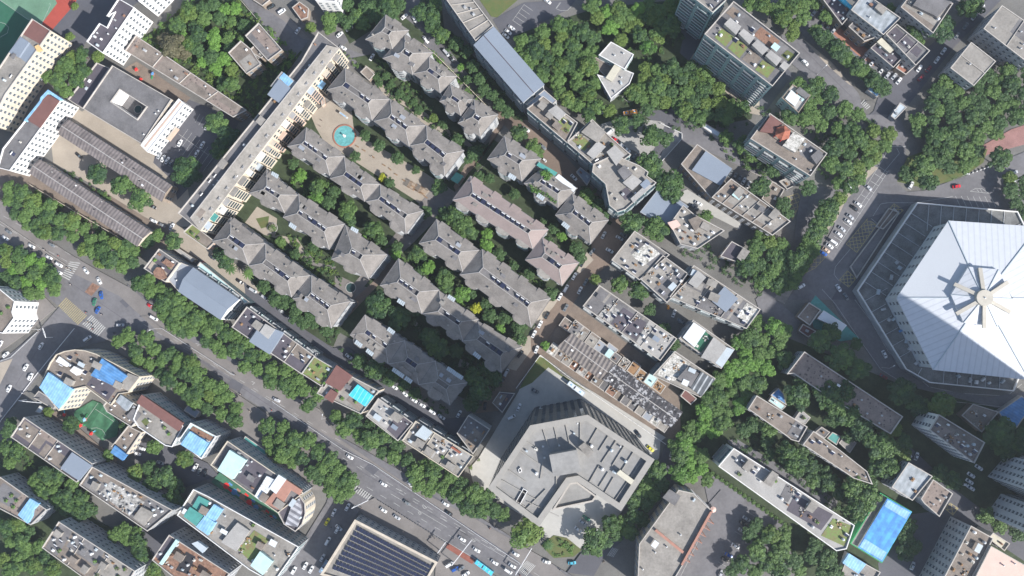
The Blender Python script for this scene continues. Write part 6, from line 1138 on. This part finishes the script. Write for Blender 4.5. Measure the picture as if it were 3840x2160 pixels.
for i, (t, x, y, c_, lb) in enumerate([('l', 620, 315, 'red', 'red and yellow play tower with a green slide on the play field, upper left one'), ('l', 700, 375, 'red', 'red play tower with a teal slide at the bottom of the play field'), ('l', 655, 270, 'skyblue', 'small blue and red slide frame at the play field edge'), ('l', 500, 237, 'red', 'small red play hut by the cream walls'), ('a', 1670, 855, 'red', 'red play ride in the nursery yard, upper one'), ('a', 1725, 975, 'red', 'red play ride in the nursery yard, lower one'), ('a', 1865, 905, 'blue', 'blue play frame in the nursery yard')]):
    p = P(*T(t, x, y)); z = gz(p.x, p.y); r = thing('play_tower', lb, 'play equipment', (p.x, p.y, z), None, i*.7); b = MB(); 
    for sx in (-.8, .8):
        for sy in (-.8, .8): b.box((sx, sy), (1, 0), .12, .12, 0, 2.4, 0)
    kid('frame', b.mesh('frame', ['orange']), r); b = MB(); b.cyl((0, 0), 1.35, .1, 2.4, 3.3, 4, 0); kid('roof', b.mesh('roof', [c_]), r); b = MB(); b.box((0, 0), (1, 0), 1.7, 1.7, 1.1, 1.2, 0); kid('platform', b.mesh('platform', ['orange']), r)
    b = MB(); b.bar((.9, 0, 1.15), (3.0, 0, .15), .6, .08); b.bar((.9, .3, 1.3), (3.0, .3, .3), .06, .25); b.bar((.9, -.3, 1.3), (3.0, -.3, .3), .06, .25); kid('slide', b.mesh('slide', ['green' if i % 2 == 0 else 'cyan']), r)
# umbrellas in the narrow street, pink parasol by the red-trim hall
for i, (t, x, y, c_, lb) in enumerate([('n', 238, 942, 'pink', 'pinkish parasol at the corner of the orange-trimmed hall'), ('f', 1325, 178, 'red', 'red lantern-topped parasol by the car park porch, upper one'), ('f', 1275, 240, 'red', 'red parasol by the car park porch, lower one')]):
    p = P(*T(t, x, y)); r = thing('parasol', lb, 'parasol', (p.x, p.y, 0)); b = MB(); b.cyl((0, 0), 1.7 if i == 0 else 1.0, .05, 2.3, 3.0, 8); kid('canopy', b.mesh('canopy', [c_]), r); b = MB(); b.cyl((0, 0), .05, .05, 0, 2.6, 6); kid('pole', b.mesh('pole', ['metal']), r)
# ---------------------------------------------------------------- trees
def crown_mesh(name, seed, mats, nl=19, per=105, size=.10, flat=.62):
    rg = random.Random(seed); b = MB(); bl = [(0, 0, .0, .62)]
    for k in range(nl):
        a = k*2.39996+rg.uniform(-.3, .3); rr = math.sqrt((k+.6)/nl)*.78*rg.uniform(.85, 1.08); bl.append((rr*math.cos(a), rr*math.sin(a), (.34*(1-rr*rr*1.4)+rg.uniform(-.12, .12)), rg.uniform(.22, .36)))
    for x, y, z, r in bl:
        leaves(b, [(x, y, z, r)], int(per*(r/.3)**1.5 if r < .5 else per*1.5), rg.choice((0, 0, 0, 1)), size, rg, .8)
    for v in range(len(b.v)): x, y, z = b.v[v]; b.v[v] = (x, y, z*flat/.62)
    return b.mesh(name, mats)
random.seed(1)
KINDS = {'dark': ['leaf_dark', 'leaf_mid'], 'mid': ['leaf_mid', 'leaf_dark'], 'bright': ['leaf_bright', 'leaf_mid'], 'olive': ['leaf_olive', 'leaf_mid'], 'yellow': ['leaf_yellow', 'leaf_bright'], 'dry': ['leaf_dry', 'leaf_dry']}
CR = {k: [crown_mesh('crown', 10+i*7+len(k), v) for i in range(4 if k in ('dark', 'mid') else 2)] for k, v in KINDS.items()}
b = MB()
for a, c in (((0, 0, 0), .045), ((0, 0, .35), .035)): pass
b.cyl((0, 0), .05, .035, 0, .42, 8)
for i in range(5):
    a = i*1.257+.3; b.bar((0, 0, .38), (.26*math.cos(a), .26*math.sin(a), .78), .028, .028); b.bar((.26*math.cos(a), .26*math.sin(a), .78), (.5*math.cos(a+.2), .5*math.sin(a+.2), .95), .016, .016)
TRUNK = b.mesh('trunk', ['bark'])
TREES = []     # x, y, r, height, kind, zone
def clear(p, r, foot=True):
    return not any(inside(p.x+dx*r, p.y+dy*r, f) for f in FOOT for dx, dy in ((0, 0), (.45, 0), (-.45, 0), (0, .45), (0, -.45))) if foot else True
def tree(t, x, y, r_px, kind, zone, hh=None):
    px, py = T(t, x, y); s = TL[t][2]; r = r_px*s*.153*1.12; h = hh or max(3.5, min(13, r*1.75)); p = P(px, py, h*.75); TREES.append((p.x, p.y, r, h, kind, zone, px, py))
def fill(s, zone, sp=6.6, kinds='ddmmmo', rmin=3.4, rmax=4.9, foot=True, h=None, tries=0):
    pl = pts(s); xs = [q[0] for q in pl]; ys = [q[1] for q in pl]; V = [Vector((a, c_, 0)) for a, c_ in pl]; rg = random.Random(len(TREES)+len(s)); got = [(q[0], q[1]) for q in TREES]
    area = abs(sum(V[i].x*V[(i+1) % len(V)].y-V[(i+1) % len(V)].x*V[i].y for i in range(len(V))))/2*.153**2; n = tries or int(area/sp**2*70)
    for _ in range(n):
        x, y = rg.uniform(min(xs), max(xs)), rg.uniform(min(ys), max(ys))
        if not inside(x, y, V): continue
        r = rg.uniform(rmin, rmax)*1.28; hh = h or r*1.7; p = P(x, y, hh*.75); g0 = p; e = r/.153*.42
        if not (inside(x+e, y, V) and inside(x-e, y, V) and inside(x, y+e, V) and inside(x, y-e, V)): continue
        if any((p.x-a)**2+(p.y-c_)**2 < (sp*1.0*r/((rmin+rmax)/2*1.28))**2 for a, c_ in got): continue
        if foot and not clear(g0, r): continue
        got.append((p.x, p.y)); TREES.append((p.x, p.y, r, hh, {'d': 'dark', 'm': 'mid', 'o': 'olive', 'b': 'bright', 'y': 'yellow'}[rg.choice(kinds)], zone, x, y))
# single trees read off the photograph
PL = 'tan plaza'; 
for x, y, r, k in ((185, 215, 44, 'dark'), (290, 290, 48, 'dark'), (430, 385, 50, 'dark'), (565, 475, 34, 'dark'), (112, 372, 42, 'dark'), (368, 570, 42, 'dark'), (318, 530, 30, 'yellow'), (738, 600, 62, 'dark'), (640, 790, 48, 'dark')): tree('g', x, y, r, k, PL)
for x, y, r, k in ((730, 500, 80, 'dark'), (905, 590, 86, 'mid'), (1045, 700, 82, 'mid')): tree('f', x, y, r, k, 'tan barracks courtyard')
for x, y, r, k in ((1620, 120, 90, 'dark'), (1700, 230, 95, 'dark'), (1400, 490, 115, 'dark'), (1355, 420, 50, 'bright'), (1640, 320, 70, 'dark')): tree('f', x, y, r, k, 'courtyard car park')
for x, y, r, k in ((1180, 965, 52, 'mid'), (1300, 1010, 65, 'dark'), (1100, 1010, 60, 'dark')): tree('f', x, y, r, k, 'street end below the long beige slab')
for x, y, r, k in ((50, 780, 72, 'mid'), (60, 865, 62, 'dark'), (240, 920, 76, 'mid'), (300, 1000, 52, 'dark'), (418, 1108, 42, 'bright'), (425, 1050, 45, 'dark')): tree('g', x, y, r, k, 'leafy garden between the two left rows')
for x, y, r, k in ((2255, 515, 52, 'bright'), (2385, 600, 66, 'mid'), (2370, 680, 62, 'bright'), (2500, 640, 50, 'dark'), (2460, 720, 60, 'dark'), (2200, 430, 45, 'dark'), (2350, 1050, 42, 'dark'), (2210, 1110, 42, 'dark'), (2100, 1010, 40, 'mid')): tree('f', x, y, r, k, 'garden left of the curved path')
for x, y, r, k in ((580, 65, 62, 'mid'), (662, 165, 54, 'bright'), (600, 190, 42, 'dark'), (790, 240, 72, 'mid'), (790, 310, 56, 'dark'), (905, 370, 66, 'bright'), (985, 360, 42, 'dark'), (1025, 470, 44, 'yellow'), (1095, 440, 48, 'dark'), (1122, 530, 56, 'dark'), (1235, 540, 52, 'dark'), (1340, 610, 56, 'dark'), (1350, 700, 50, 'dark'), (1195, 622, 36, 'bright'), (1540, 752, 36, 'bright')): tree('j', x, y, r, k, 'long central garden')
for x, y, r, k in ((860, 815, 82, 'mid'), (925, 900, 85, 'mid'), (800, 800, 60, 'dark'), (1105, 950, 44, 'bright'), (1095, 1038, 50, 'bright'), (1190, 1110, 50, 'dark'), (985, 950, 50, 'dark')): tree('g', x, y, r, k, 'garden beside the pinkish row')
for x, y, r, k in ((280, 450, 95, 'dark'), (440, 545, 95, 'dark'), (670, 690, 72, 'dark'), (735, 775, 80, 'dark'), (1050, 1080, 92, 'dark'), (1000, 990, 74, 'dark'), (1150, 1000, 60, 'dark'), (980, 1185, 60, 'dark'), (265, 925, 84, 'dark'), (380, 985, 64, 'dark'), (480, 1035, 54, 'dark'), (1085, 930, 60, 'dark'), (560, 480, 60, 'dark'), (870, 790, 55, 'dark'), (560, 1110, 50, 'dark'), (150, 870, 60, 'dark')): tree('j', x, y, r, k, 'shady garden around the lowest row')
for x, y, r, k in ((1340, 195, 66, 'dark'), (1445, 300, 58, 'mid'), (1482, 345, 46, 'mid'), (1305, 655, 42, 'dark'), (1120, 538, 38, 'dark'), (1660, 970, 36, 'bright'), (1522, 862, 30, 'dark'), (1600, 910, 42, 'dark'), (1770, 1060, 52, 'dark'), (1792, 1130, 52, 'dark'), (1580, 1400, 52, 'dark'), (1850, 670, 60, 'mid'), (1935, 735, 50, 'dark'), (1975, 810, 45, 'dark'), (1040, 520, 40, 'dark'), (1000, 350, 55, 'dark'), (960, 390, 40, 'dark'), (1560, 1010, 40, 'dark'), (1300, 1190, 40, 'dark'), (1420, 1250, 44, 'dark')): tree('g', x, y, r, k, 'gardens near the overgrown row')
for x, y, r, k in ((2100, 290, 64, 'mid'), (2240, 330, 70, 'mid'), (1912, 258, 42, 'olive'), (2322, 482, 48, 'dark'), (2420, 640, 60, 'dark'), (2500, 740, 50, 'dark')): tree('j', x, y, r, k, 'lane between the patchy blocks')
for x, y, r, k in ((2180, 870, 92, 'dark'), (2370, 920, 95, 'mid'), (2320, 430, 95, 'dark'), (2340, 500, 70, 'dark'), (2470, 560, 95, 'mid'), (2500, 640, 80, 'mid'), (2110, 140, 70, 'mid'), (2230, 105, 55, 'dark'), (2340, 215, 80, 'mid'), (2440, 240, 60, 'dark')): tree('g', x, y, r, k, 'white forecourt and big shed')
for x, y, r, k in ((1690, 100, 76, 'dark'), (1640, 60, 50, 'dark')): tree('i', x, y, r, k, 'tan back lane')
for x, y, r, k in ((600, 600, 75, 'dark'), (745, 720, 30, 'olive'), (470, 290, 70, 'mid'), (340, 230, 55, 'mid'), (530, 380, 45, 'mid'), (610, 440, 40, 'dark'), (690, 470, 60, 'dark'), (1820, 440, 80, 'mid'), (1860, 560, 72, 'dark'), (1700, 500, 60, 'dark'), (2400, 390, 80, 'dark'), (960, 610, 60, 'dark'), (770, 730, 55, 'dark'), (800, 800, 50, 'dark'), (190, 820, 50, 'mid'), (300, 60, 60, 'dark'), (350, 80, 60, 'mid'), (120, 80, 70, 'mid'), (30, 30, 70, 'olive')): tree('h', x, y, r, k, 'lanes left of the arena')
for x, y, r, k in ((1050, 720, 80, 'dark'), (1130, 650, 70, 'dark'), (1200, 840, 95, 'dark'), (1330, 930, 85, 'dark'), (1320, 740, 45, 'dark'), (1660, 1095, 95, 'dark'), (1780, 1200, 80, 'dark'), (1960, 1200, 90, 'olive'), (880, 1130, 95, 'mid'), (930, 1020, 70, 'dark'), (2400, 1400, 110, 'dark'), (470, 1390, 55, 'dark'), (660, 1380, 68, 'mid')): tree('k', x, y, r, k, 'shade below the ring road')
for x, y, r, k in ((1390, 1130, 118, 'olive'), (1915, 1195, 100, 'mid'), (2030, 1060, 70, 'mid'), (2370, 660, 75, 'mid'), (2300, 760, 60, 'mid'), (2250, 600, 40, 'mid'), (2540, 680, 70, 'bright')): tree('m', x, y, r, k, 'edges of the concrete centre')
for x, y, r, k in ((1150, 480, 58, 'mid'), (1010, 680, 68, 'olive'), (1130, 780, 70, 'mid'), (1290, 880, 80, 'mid'), (1380, 570, 66, 'olive'), (530, 310, 66, 'dark'), (810, 540, 45, 'mid'), (940, 330, 50, 'dark'), (360, 220, 40, 'olive'), (1230, 700, 80, 'dark'), (1320, 780, 70, 'dark'), (1120, 640, 60, 'dark')): tree('l', x, y, r, k, 'yards between the lower left blocks')
for x, y, r, k in ((1170, 330, 72, 'olive'), (1390, 230, 95, 'mid'), (1400, 340, 80, 'mid'), (220, 260, 68, 'mid'), (180, 460, 85, 'mid'), (100, 970, 60, 'dark'), (210, 1010, 100, 'mid'), (90, 1060, 60, 'dark'), (330, 470, 50, 'mid')): tree('b', x, y, r, k, 'wooded lot at the top')
for x, y, r, k in ((410, 810, 50, 'bright'), (500, 960, 60, 'dark'), (640, 950, 80, 'dark'), (560, 800, 80, 'dark'), (690, 1080, 80, 'dark'), (800, 1150, 80, 'dark'), (880, 1260, 80, 'dark'), (970, 1350, 80, 'dark'), (480, 620, 80, 'dark'), (350, 520, 90, 'dark'), (100, 60, 100, 'dark'), (60, 200, 110, 'dark'), (170, 420, 100, 'mid'), (60, 320, 90, 'dark')): tree('c', x, y, r, k, 'narrow street under the long grey roof')
for x, y, r, k in ((1560, 330, 180, 'dark'), (1690, 290, 60, 'dark'), (1240, 400, 100, 'mid'), (1330, 480, 60, 'mid'), (1980, 70, 130, 'dark'), (1860, 100, 100, 'dark'), (970, 100, 60, 'mid'), (60, 40, 70, 'mid'), (200, 190, 90, 'mid')): tree('e', x, y, r, k, 'upper right campus')
for x, y, r, k in ((840, 440, 60, 'olive'), (900, 75, 50, 'olive')): tree('a', x, y, r, k, 'shaded school yard')
tree('a', 2080, 560, 150, 'dry', 'wooded lot at the top'); tree('a', 2200, 640, 90, 'dry', 'wooded lot at the top'); tree('a', 1980, 480, 90, 'dry', 'wooded lot at the top')
for x, y, r in ((1120, 90, 100), (1230, 60, 85), (1260, 250, 90), (1350, 330, 85), (1180, 200, 80), (1500, 480, 95), (1560, 620, 85), (1420, 420, 70), (1480, 640, 70), (860, 600, 85), (800, 520, 70), (1400, 850, 95), (1320, 950, 85), (1300, 790, 80)): tree('n', x, y, r, 'dark' if x % 20 else 'mid', 'trees over the very long shaded block', 15)
for x, y, r in ((2000, 1005, 48), (2250, 1130, 60), (2330, 1190, 50), (2420, 1235, 50), (2140, 1020, 52), (1960, 930, 40), (2480, 1330, 60), (2080, 920, 50)): tree('b', x, y, r, 'dark', 'path garden below the topmost row', 4)
for x, y, r in ((700, 85, 36), (770, 135, 40), (880, 250, 48), (1030, 330, 44)): tree('g', x, y, r, 'dark' if x > 750 else 'olive', 'path garden below the topmost row')
# groves and rows
fill('i:1950,250 2080,320 2250,420 2450,570 2540,680 2300,660 2100,480 1950,330', 'dark strip below the row by the curved path', 5.2, 'dd', 2.8, 3.8)
fill('f:0,600 130,570 340,690 560,830 700,930 960,980 1080,1080 1010,1200 960,1260 760,1200 610,1150 520,1050 290,960 100,860 0,740', 'upper avenue row left of the junction', 6.3, 'mmmdo')
fill('i:-20,-20 140,20 340,140 470,260 440,400 240,440 100,390 0,320', 'grove at the left edge by the junction', 6.3, 'mmdob')
fill('i:980,200 1080,190 1230,300 1330,350 1660,560 1880,720 2160,930 2440,1100 2430,1210 2300,1240 2080,1080 1900,960 1700,880 1520,730 1380,680 1200,560 1170,470 1000,320', 'upper avenue row under the grey gable', 6.2, 'mmmd', foot=False)
fill('m:-90,160 0,180 190,260 450,450 610,560 890,710 1020,740 1100,820 1250,930 1270,1000 1240,1090 1080,1010 940,970 730,890 570,790 530,690 400,660 240,520 60,390 -60,330', 'upper avenue row by the concrete centre', 6.2, 'mmmd', foot=False)
fill('i:850,690 950,640 1130,660 1300,800 1450,850 1560,990 1700,1050 1850,1230 1830,1330 1760,1380 1500,1230 1400,1180 1290,1060 1130,980 1000,860 900,790', 'lower avenue row beside the rounded block', 6.2, 'mmmdo', foot=False)
fill('l:1930,300 2060,280 2280,370 2460,530 2600,620 2660,740 2640,860 2560,890 2380,790 2300,680 2080,580 2000,500 1930,400', 'lower avenue row near the solar hall', 6.2, 'mmmd', foot=False)
fill('a:680,800 830,640 1050,540 1270,700 1240,790 1100,800 1050,900 870,1150 800,1190 720,1100 500,1010 520,920', 'grove beside the school block', 6.4, 'mmmo')
fill('w:415,80 470,0 600,0 640,90 590,130 610,240 560,200 500,160 480,130', 'wooded lot at the top left', 7.0, 'mmoddb')
fill('w:545,30 600,0 610,60 560,100', 'wooded lot at the top left', 7, 'mo')
fill('w:820,0 1030,0 1000,45 930,70 870,75 830,40', 'tree cluster at the top edge', 6.6, 'ddm')
fill('w:1035,0 1110,0 1130,80 1110,110 1060,80', 'tree cluster at the top edge', 6.6, 'dd')
fill('w:1285,85 1330,90 1380,40 1460,60 1510,100 1500,170 1520,250 1570,270 1530,315 1480,300 1450,270 1400,250 1370,210 1340,180 1290,130', 'big grove, lower left part', 6.6, 'mmmdo')
fill('w:1450,0 1720,0 1700,60 1690,100 1620,140 1600,120 1510,90 1480,40', 'big grove, top part', 6.6, 'mmoob')
fill('w:1590,180 1640,150 1720,150 1830,190 1820,260 1890,250 1890,290 1800,330 1740,330 1690,270 1600,290 1580,250', 'big grove, right part', 6.8, 'mmddo')
fill('w:1860,0 2040,0 2040,60 2000,110 1960,70 1900,30', 'trees behind the garden tower', 6.4, 'mmoo')
fill('w:1985,205 2060,185 2130,255 2180,270 2180,340 2150,430 2110,460 2060,390 2080,330 2020,310 1960,300 1980,240', 'trees around the pagoda block', 6.6, 'mmmd')
fill('w:2200,290 2250,320 2250,360 2180,450 2110,520 2080,480 2130,430 2180,360', 'street trees above the slanted bays', 6.2, 'mmo')
fill('w:2300,285 2340,200 2420,190 2500,170 2600,150 2600,300 2500,350 2460,400 2440,430 2370,430 2330,380 2300,330', 'dense wood at upper right', 6.6, 'mmdd')
fill('w:2530,435 2590,420 2590,550 2520,500', 'trees at the right edge by the arena', 6.6, 'ddo')
fill('w:1870,600 1920,585 1990,620 2000,680 1960,740 1890,705 1830,640', 'trees behind the double block', 6.6, 'mmdo')
fill('w:1840,800 1920,785 1990,830 1995,900 1925,960 1860,1040 1760,1135 1690,1115 1760,1040 1790,960 1850,890', 'long tree belt in the middle right', 6.3, 'mmmb')
fill('w:1690,1105 1780,1140 1790,1215 1720,1225 1680,1165', 'tree belt end by the concrete centre', 6.3, 'mmb')
fill('w:2060,975 2120,955 2190,1005 2250,1050 2290,1110 2285,1170 2220,1205 2195,1150 2130,1100 2070,1050', 'trees over the very long shaded block', 6.8, 'mddo', foot=False)
fill('w:1850,1080 1900,1050 1960,1090 1930,1130', 'garden trees under the brown roofs', 6.4, 'md')
fill('w:1930,1115 2030,1130 2120,1200 2205,1210 2200,1295 2140,1305 2100,1250 2000,1190 1930,1150', 'trees above the white roofed block', 6.8, 'dddm')
fill('n:470,1040 620,990 800,1080 830,1200 960,1448 320,1448 480,1280', 'grove in the bottom car park', 6.6, 'mmdo')
fill('n:960,1200 1100,1180 1200,1300 1200,1448 960,1448', 'dark trees at the bottom edge', 6.8, 'ddd')
fill('n:1580,1060 1700,1000 1820,1160 1800,1300 1650,1300', 'dark trees right of the blue court', 7, 'dd')
fill('n:1800,640 2080,620 2100,760 1960,840 1850,760', 'dark trees by the high-rises', 7, 'dd')
fill('n:2230,920 2600,1100 2600,1180 2400,1120 2230,1000', 'tree strip along the service lane', 6.5, 'dm')
fill('n:2250,300 2600,300 2600,520 2430,540 2280,420', 'dark trees at the right edge', 6.8, 'dd')
fill('m:2110,990 2230,780 2300,700 2440,620 2440,760 2330,900 2300,1060 2150,1230 2060,1140 1960,1060 1990,960', 'lane right of the concrete centre', 6.4, 'ddm')
fill('m:2100,1000 2230,780 2290,800 2300,900 2150,1060', 'lane right of the concrete centre', 6, 'm')
fill('l:0,440 180,480 90,650 0,600', 'grove at the lower left edge', 6.4, 'mm')
fill('l:190,680 400,620 600,770 700,880 720,1030 540,1030 380,900 200,860', 'grove between the two dark long roofs', 6.4, 'mmd')
fill('l:0,1010 120,1000 290,1100 300,1180 400,1290 520,1448 0,1448', 'grove in the bottom left corner', 6.4, 'mmdo')
fill('l:800,1180 880,1050 1100,1120 1150,1250 1030,1350 900,1300', 'grove right of the cluttered roof', 6.4, 'mmd')
fill('l:30,260 130,260 80,400 0,400', 'trees at the side street corner', 6, 'd')
fill('l:1060,1380 1250,1340 1260,1448 1060,1448', 'trees at the bottom edge', 6.4, 'mo')
for i in range(11): tree('w', 2092-i*8.5, 515+i*14.5, 19+(i*7) % 8, 'mid' if i % 2 else 'dark', 'row above the slanted bays')
for i in range(14): tree('w', 2052+i*13.2, 78+i*11.2, 17+(i*5) % 7, 'dark' if i % 3 else 'mid', 'row along the campus road')
for i in range(9): tree('h', 1000-i*22, 1060+i*34, 50, 'dark' if i % 2 else 'mid', 'verge left of the arena lane')
for i in range(18): tree('n', 240+i*34, 678+i*24, 17, 'mid', 'clipped row by the white roofed block', 2.4)
# palms
def palm(label, t, x, y, r=4.0, h=6):
    p = P(*T(t, x, y), h); o = thing('palm_tree', label, 'palm tree', (p.x, p.y, 0)); b = MB(); b.cyl((p.x, p.y), .3, .2, 0, h, 8); b.build('trunk', 'bark', o); b = MB(); rg = random.Random(int(x))
    for k in range(16):
        a = k*.3927+rg.uniform(-.1, .1); d = Vector((math.cos(a), math.sin(a), 0)); s = Vector((-d.y, d.x, 0)); prev = None
        for i in range(5):
            u = i/4; c_ = Vector((p.x, p.y, h+.3))+d*r*u+Vector((0, 0, 1.0*u-1.9*u*u)); w_ = .42*math.sin(.5+u*2.5); cur = (c_-s*w_, c_+Vector((0, 0, .12)), c_+s*w_)
            if prev: b.face([prev[0], cur[0], cur[1], prev[1]]); b.face([prev[1], cur[1], cur[2], prev[2]])
            prev = cur
    b.build('fronds', 'leaf_mid', o)
palm('palm with drooping fronds in the tan back lane, left of two', 'f', 1730, 1215); palm('palm with drooping fronds in the tan back lane, right of two', 'f', 1865, 1250, 4.4); palm('palm in the round flower bed at the bottom', 'm', 1560, 1215, 3.8, 4); palm('low palm beside the dark lane trees', 'f', 1880, 1180, 3)
# the 300 largest as things of their own; the rest merged
vis = [t for t in TREES if -30 < t[6] < 3870 and -30 < t[7] < 2190]
vis.sort(key=lambda t: -t[2]); top, rest = vis[:292], vis[292:]
top.sort(key=lambda t: (t[5], t[6])); zc = {}; zt = {}
for t in top: zt[t[5]] = zt.get(t[5], 0)+1
KD = {'dry': 'dry brownish', 'dark': 'dark green', 'mid': 'leafy green', 'bright': 'light green', 'olive': 'olive green', 'yellow': 'yellow-green'}
for i, (x, y, r, h, k, zone, px, py) in enumerate(top):
    c_ = zc.get(zone, 0); zc[zone] = c_+1
    lb = '%s tree, %s, %s tree from left' % (KD[k], zone, nth(c_)) if zt[zone] > 1 else '%s tree, %s' % (KD[k], zone)
    o = thing('tree', lb, 'tree', (x, y, 0), 'trees, '+zone, (i*2.4) % 6.28); cm = CR[k][i % len(CR[k])]
    c = kid('crown', cm, o, (0, 0, h*.68)); c.scale = (r, r*(.9+.2*((i*37) % 10)/10), h*.36); tr = kid('trunk', TRUNK, o); tr.scale = (r, r, h*.72)
def merged(name, items, kind_mats):
    V = []; Fc = []; MI = []; n = 0
    for i, (x, y, r, h, k) in enumerate(items):
        me = CR[k][i % len(CR[k])]; co_ = np.empty(len(me.vertices)*3, np.float32); me.vertices.foreach_get('co', co_); co_ = co_.reshape(-1, 3); a = i*2.4; ca, sa = math.cos(a), math.sin(a)
        q = np.empty_like(co_); q[:, 0] = (co_[:, 0]*ca-co_[:, 1]*sa)*r+x; q[:, 1] = (co_[:, 0]*sa+co_[:, 1]*ca)*r+y; q[:, 2] = co_[:, 2]*h*.36+h*.68; V.append(q)
        MI.append(np.full(len(me.polygons), kind_mats.index(KINDS[k][0]), np.int32)); n += len(co_)
        if h > 3: pass
    V = np.concatenate(V); me = bpy.data.meshes.new(name); nf = len(V)//4; me.vertices.add(len(V)); me.vertices.foreach_set('co', V.ravel()); me.loops.add(nf*4); me.loops.foreach_set('vertex_index', np.arange(nf*4, dtype=np.int32)); me.polygons.add(nf)
    me.polygons.foreach_set('loop_start', np.arange(0, nf*4, 4, dtype=np.int32)); me.polygons.foreach_set('material_index', np.concatenate(MI))
    for m_ in kind_mats: me.materials.append(M[m_])
    me.update(); o = bpy.data.objects.new(name, me); COL.objects.link(o); return o
if rest: tag(merged('small_trees', [t[:5] for t in rest], ['leaf_dark', 'leaf_mid', 'leaf_bright', 'leaf_olive', 'leaf_yellow', 'leaf_dry']), 'remaining small green trees and bushes scattered between the blocks', 'trees', None, 'stuff')
# shrubs and ground cover, nobody could count them
def shrubs(name, label, specs):
    rg = random.Random(8); items = []
    for s, sp, ks in specs:
        pl = pts(s); V = [Vector((a, c_, 0)) for a, c_ in pl]; xs = [q[0] for q in pl]; ys = [q[1] for q in pl]; area = (max(xs)-min(xs))*(max(ys)-min(ys))*.0234
        for _ in range(int(area/sp**2)):
            x, y = rg.uniform(min(xs), max(xs)), rg.uniform(min(ys), max(ys))
            if not inside(x, y, V): continue
            p = P(x, y, .8)
            if any(inside(p.x, p.y, f) for f in FOOT): continue
            r = rg.uniform(.8, 1.9); items.append((p.x, p.y, r, r*rg.uniform(.9, 1.5), {'d': 'dark', 'm': 'mid', 'o': 'olive', 'b': 'bright'}[rg.choice(ks)]))
    tag(merged(name, items, ['leaf_dark', 'leaf_mid', 'leaf_bright', 'leaf_olive', 'leaf_yellow']), label, 'shrubs', None, 'stuff')
CR_FULL = CR; CR = {k: [crown_mesh('shrub_part', 90+len(k), v, 4, 16, .24) for _ in range(1)] for k, v in KINDS.items()}
shrubs('shrubbery', 'low shrubs and ground cover filling the gardens and wooded lots', [
 ('w:405,60 470,0 610,0 750,140 640,300 570,260 480,220 340,100', 2.0, 'moodb'), ('f:2180,480 2500,560 2576,740 g:20,900 360,1030 430,1090 360,1150 200,1040 0,900 f:2200,640', 2.4, 'mmdb'), ('f:1960,930 2330,1000 2550,1200 2560,1400 2380,1330 2240,1180', 2.2, 'mdo'),
 ('g:730,740 1230,1130 1560,1330 1520,1390 1000,1100 720,840', 2.4, 'mmd'), ('j:480,60 1400,760 1340,800 1000,560 700,340 430,110', 2.3, 'mmdb'), ('j:180,420 260,360 1200,960 1250,1000 1000,1260 930,1000 600,740', 2.8, 'dd'), ('j:0,760 200,880 600,1100 840,1240 780,1290 400,1060 0,850', 2.8, 'dd'),
 ('c:-60,560 100,640 560,1080 860,1448 800,1448 520,1130 60,740', 1.8, 'mmb'), ('c:250,400 560,700 1250,1448 1060,1448 500,900 200,560', 2.5, 'dd'), ('f:170,570 420,700 1000,1050 960,1080 500,850 180,680', 2.2, 'mod'), ('f:430,470 520,480 840,680 820,700', 1.8, 'md'),
 ('n:380,400 1400,1000 1250,1060 900,760 380,460', 3.0, 'dd'), ('n:430,260 700,420 940,560 880,620 500,450', 3.0, 'dm'), ('w:1560,240 1890,240 1890,320 1600,330', 3.2, 'dd'), ('w:1290,90 1700,0 1720,100 1500,240', 3.2, 'dm'), ('h:1700,400 2200,300 2200,420 1900,470', 3, 'mo'),
 ('b:1990,640 2500,1130 2640,1330 2576,1500 2100,1200 1950,900', 2.2, 'dmd'), ('g:640,60 1000,330 1050,470 900,330 700,190', 2.2, 'dm'), ('i:1900,230 2540,640 2500,740 2100,480', 2.2, 'dd'),
 ('i:2270,965 2350,840 2500,930 2420,1050', 99, 'm'), ('g:1860,560 1960,700 1980,800 1900,780 1800,640', 2.2, 'md'), ('h:0,1000 300,1050 700,1300 600,1448 300,1250 0,1120', 3, 'dd'), ('m:1000,560 1060,560 960,660', 2, 'o'), ('l:330,560 700,720 700,900 200,860 60,700 80,520', 3, 'dm'), ('b:1480,560 1780,760 1760,850 1600,720', 2, 'om'),
 ('h:200,200 560,420 760,560 700,560 400,420', 2.6, 'dm'), ('m:1530,1230 1620,1170 1700,1200 1790,1250 1740,1290 1600,1300', 2.2, 'bm'), ('h:480,-60 900,120 1400,60 1580,200 1400,520 1120,560', 3.4, 'dd')])
CR = CR_FULL
print('trees', len(TREES), 'shown', len(top), 'rest', len(rest), 'objects', len(bpy.data.objects))
# ---------------------------------------------------------------- the air between the drone and the town
b = MB(); b.prism([Vector((-900, -800, 0)), Vector((900, -800, 0)), Vector((900, 800, 0)), Vector((-900, 800, 0))], -2, 420, 0, bottom=True)
hm = bpy.data.materials.new('haze'); hm.use_nodes = True; hn = hm.node_tree; hn.nodes.remove(hn.nodes['Principled BSDF'])
pv = hn.nodes.new('ShaderNodeVolumePrincipled'); pv.inputs['Color'].default_value = (.80, .88, 1.0, 1); pv.inputs['Density'].default_value = .00009; pv.inputs['Anisotropy'].default_value = .2
hn.links.new(pv.outputs[0], hn.nodes['Material Output'].inputs['Volume']); M['haze'] = hm
o = b.build('haze', 'haze'); o['kind'] = 'stuff'
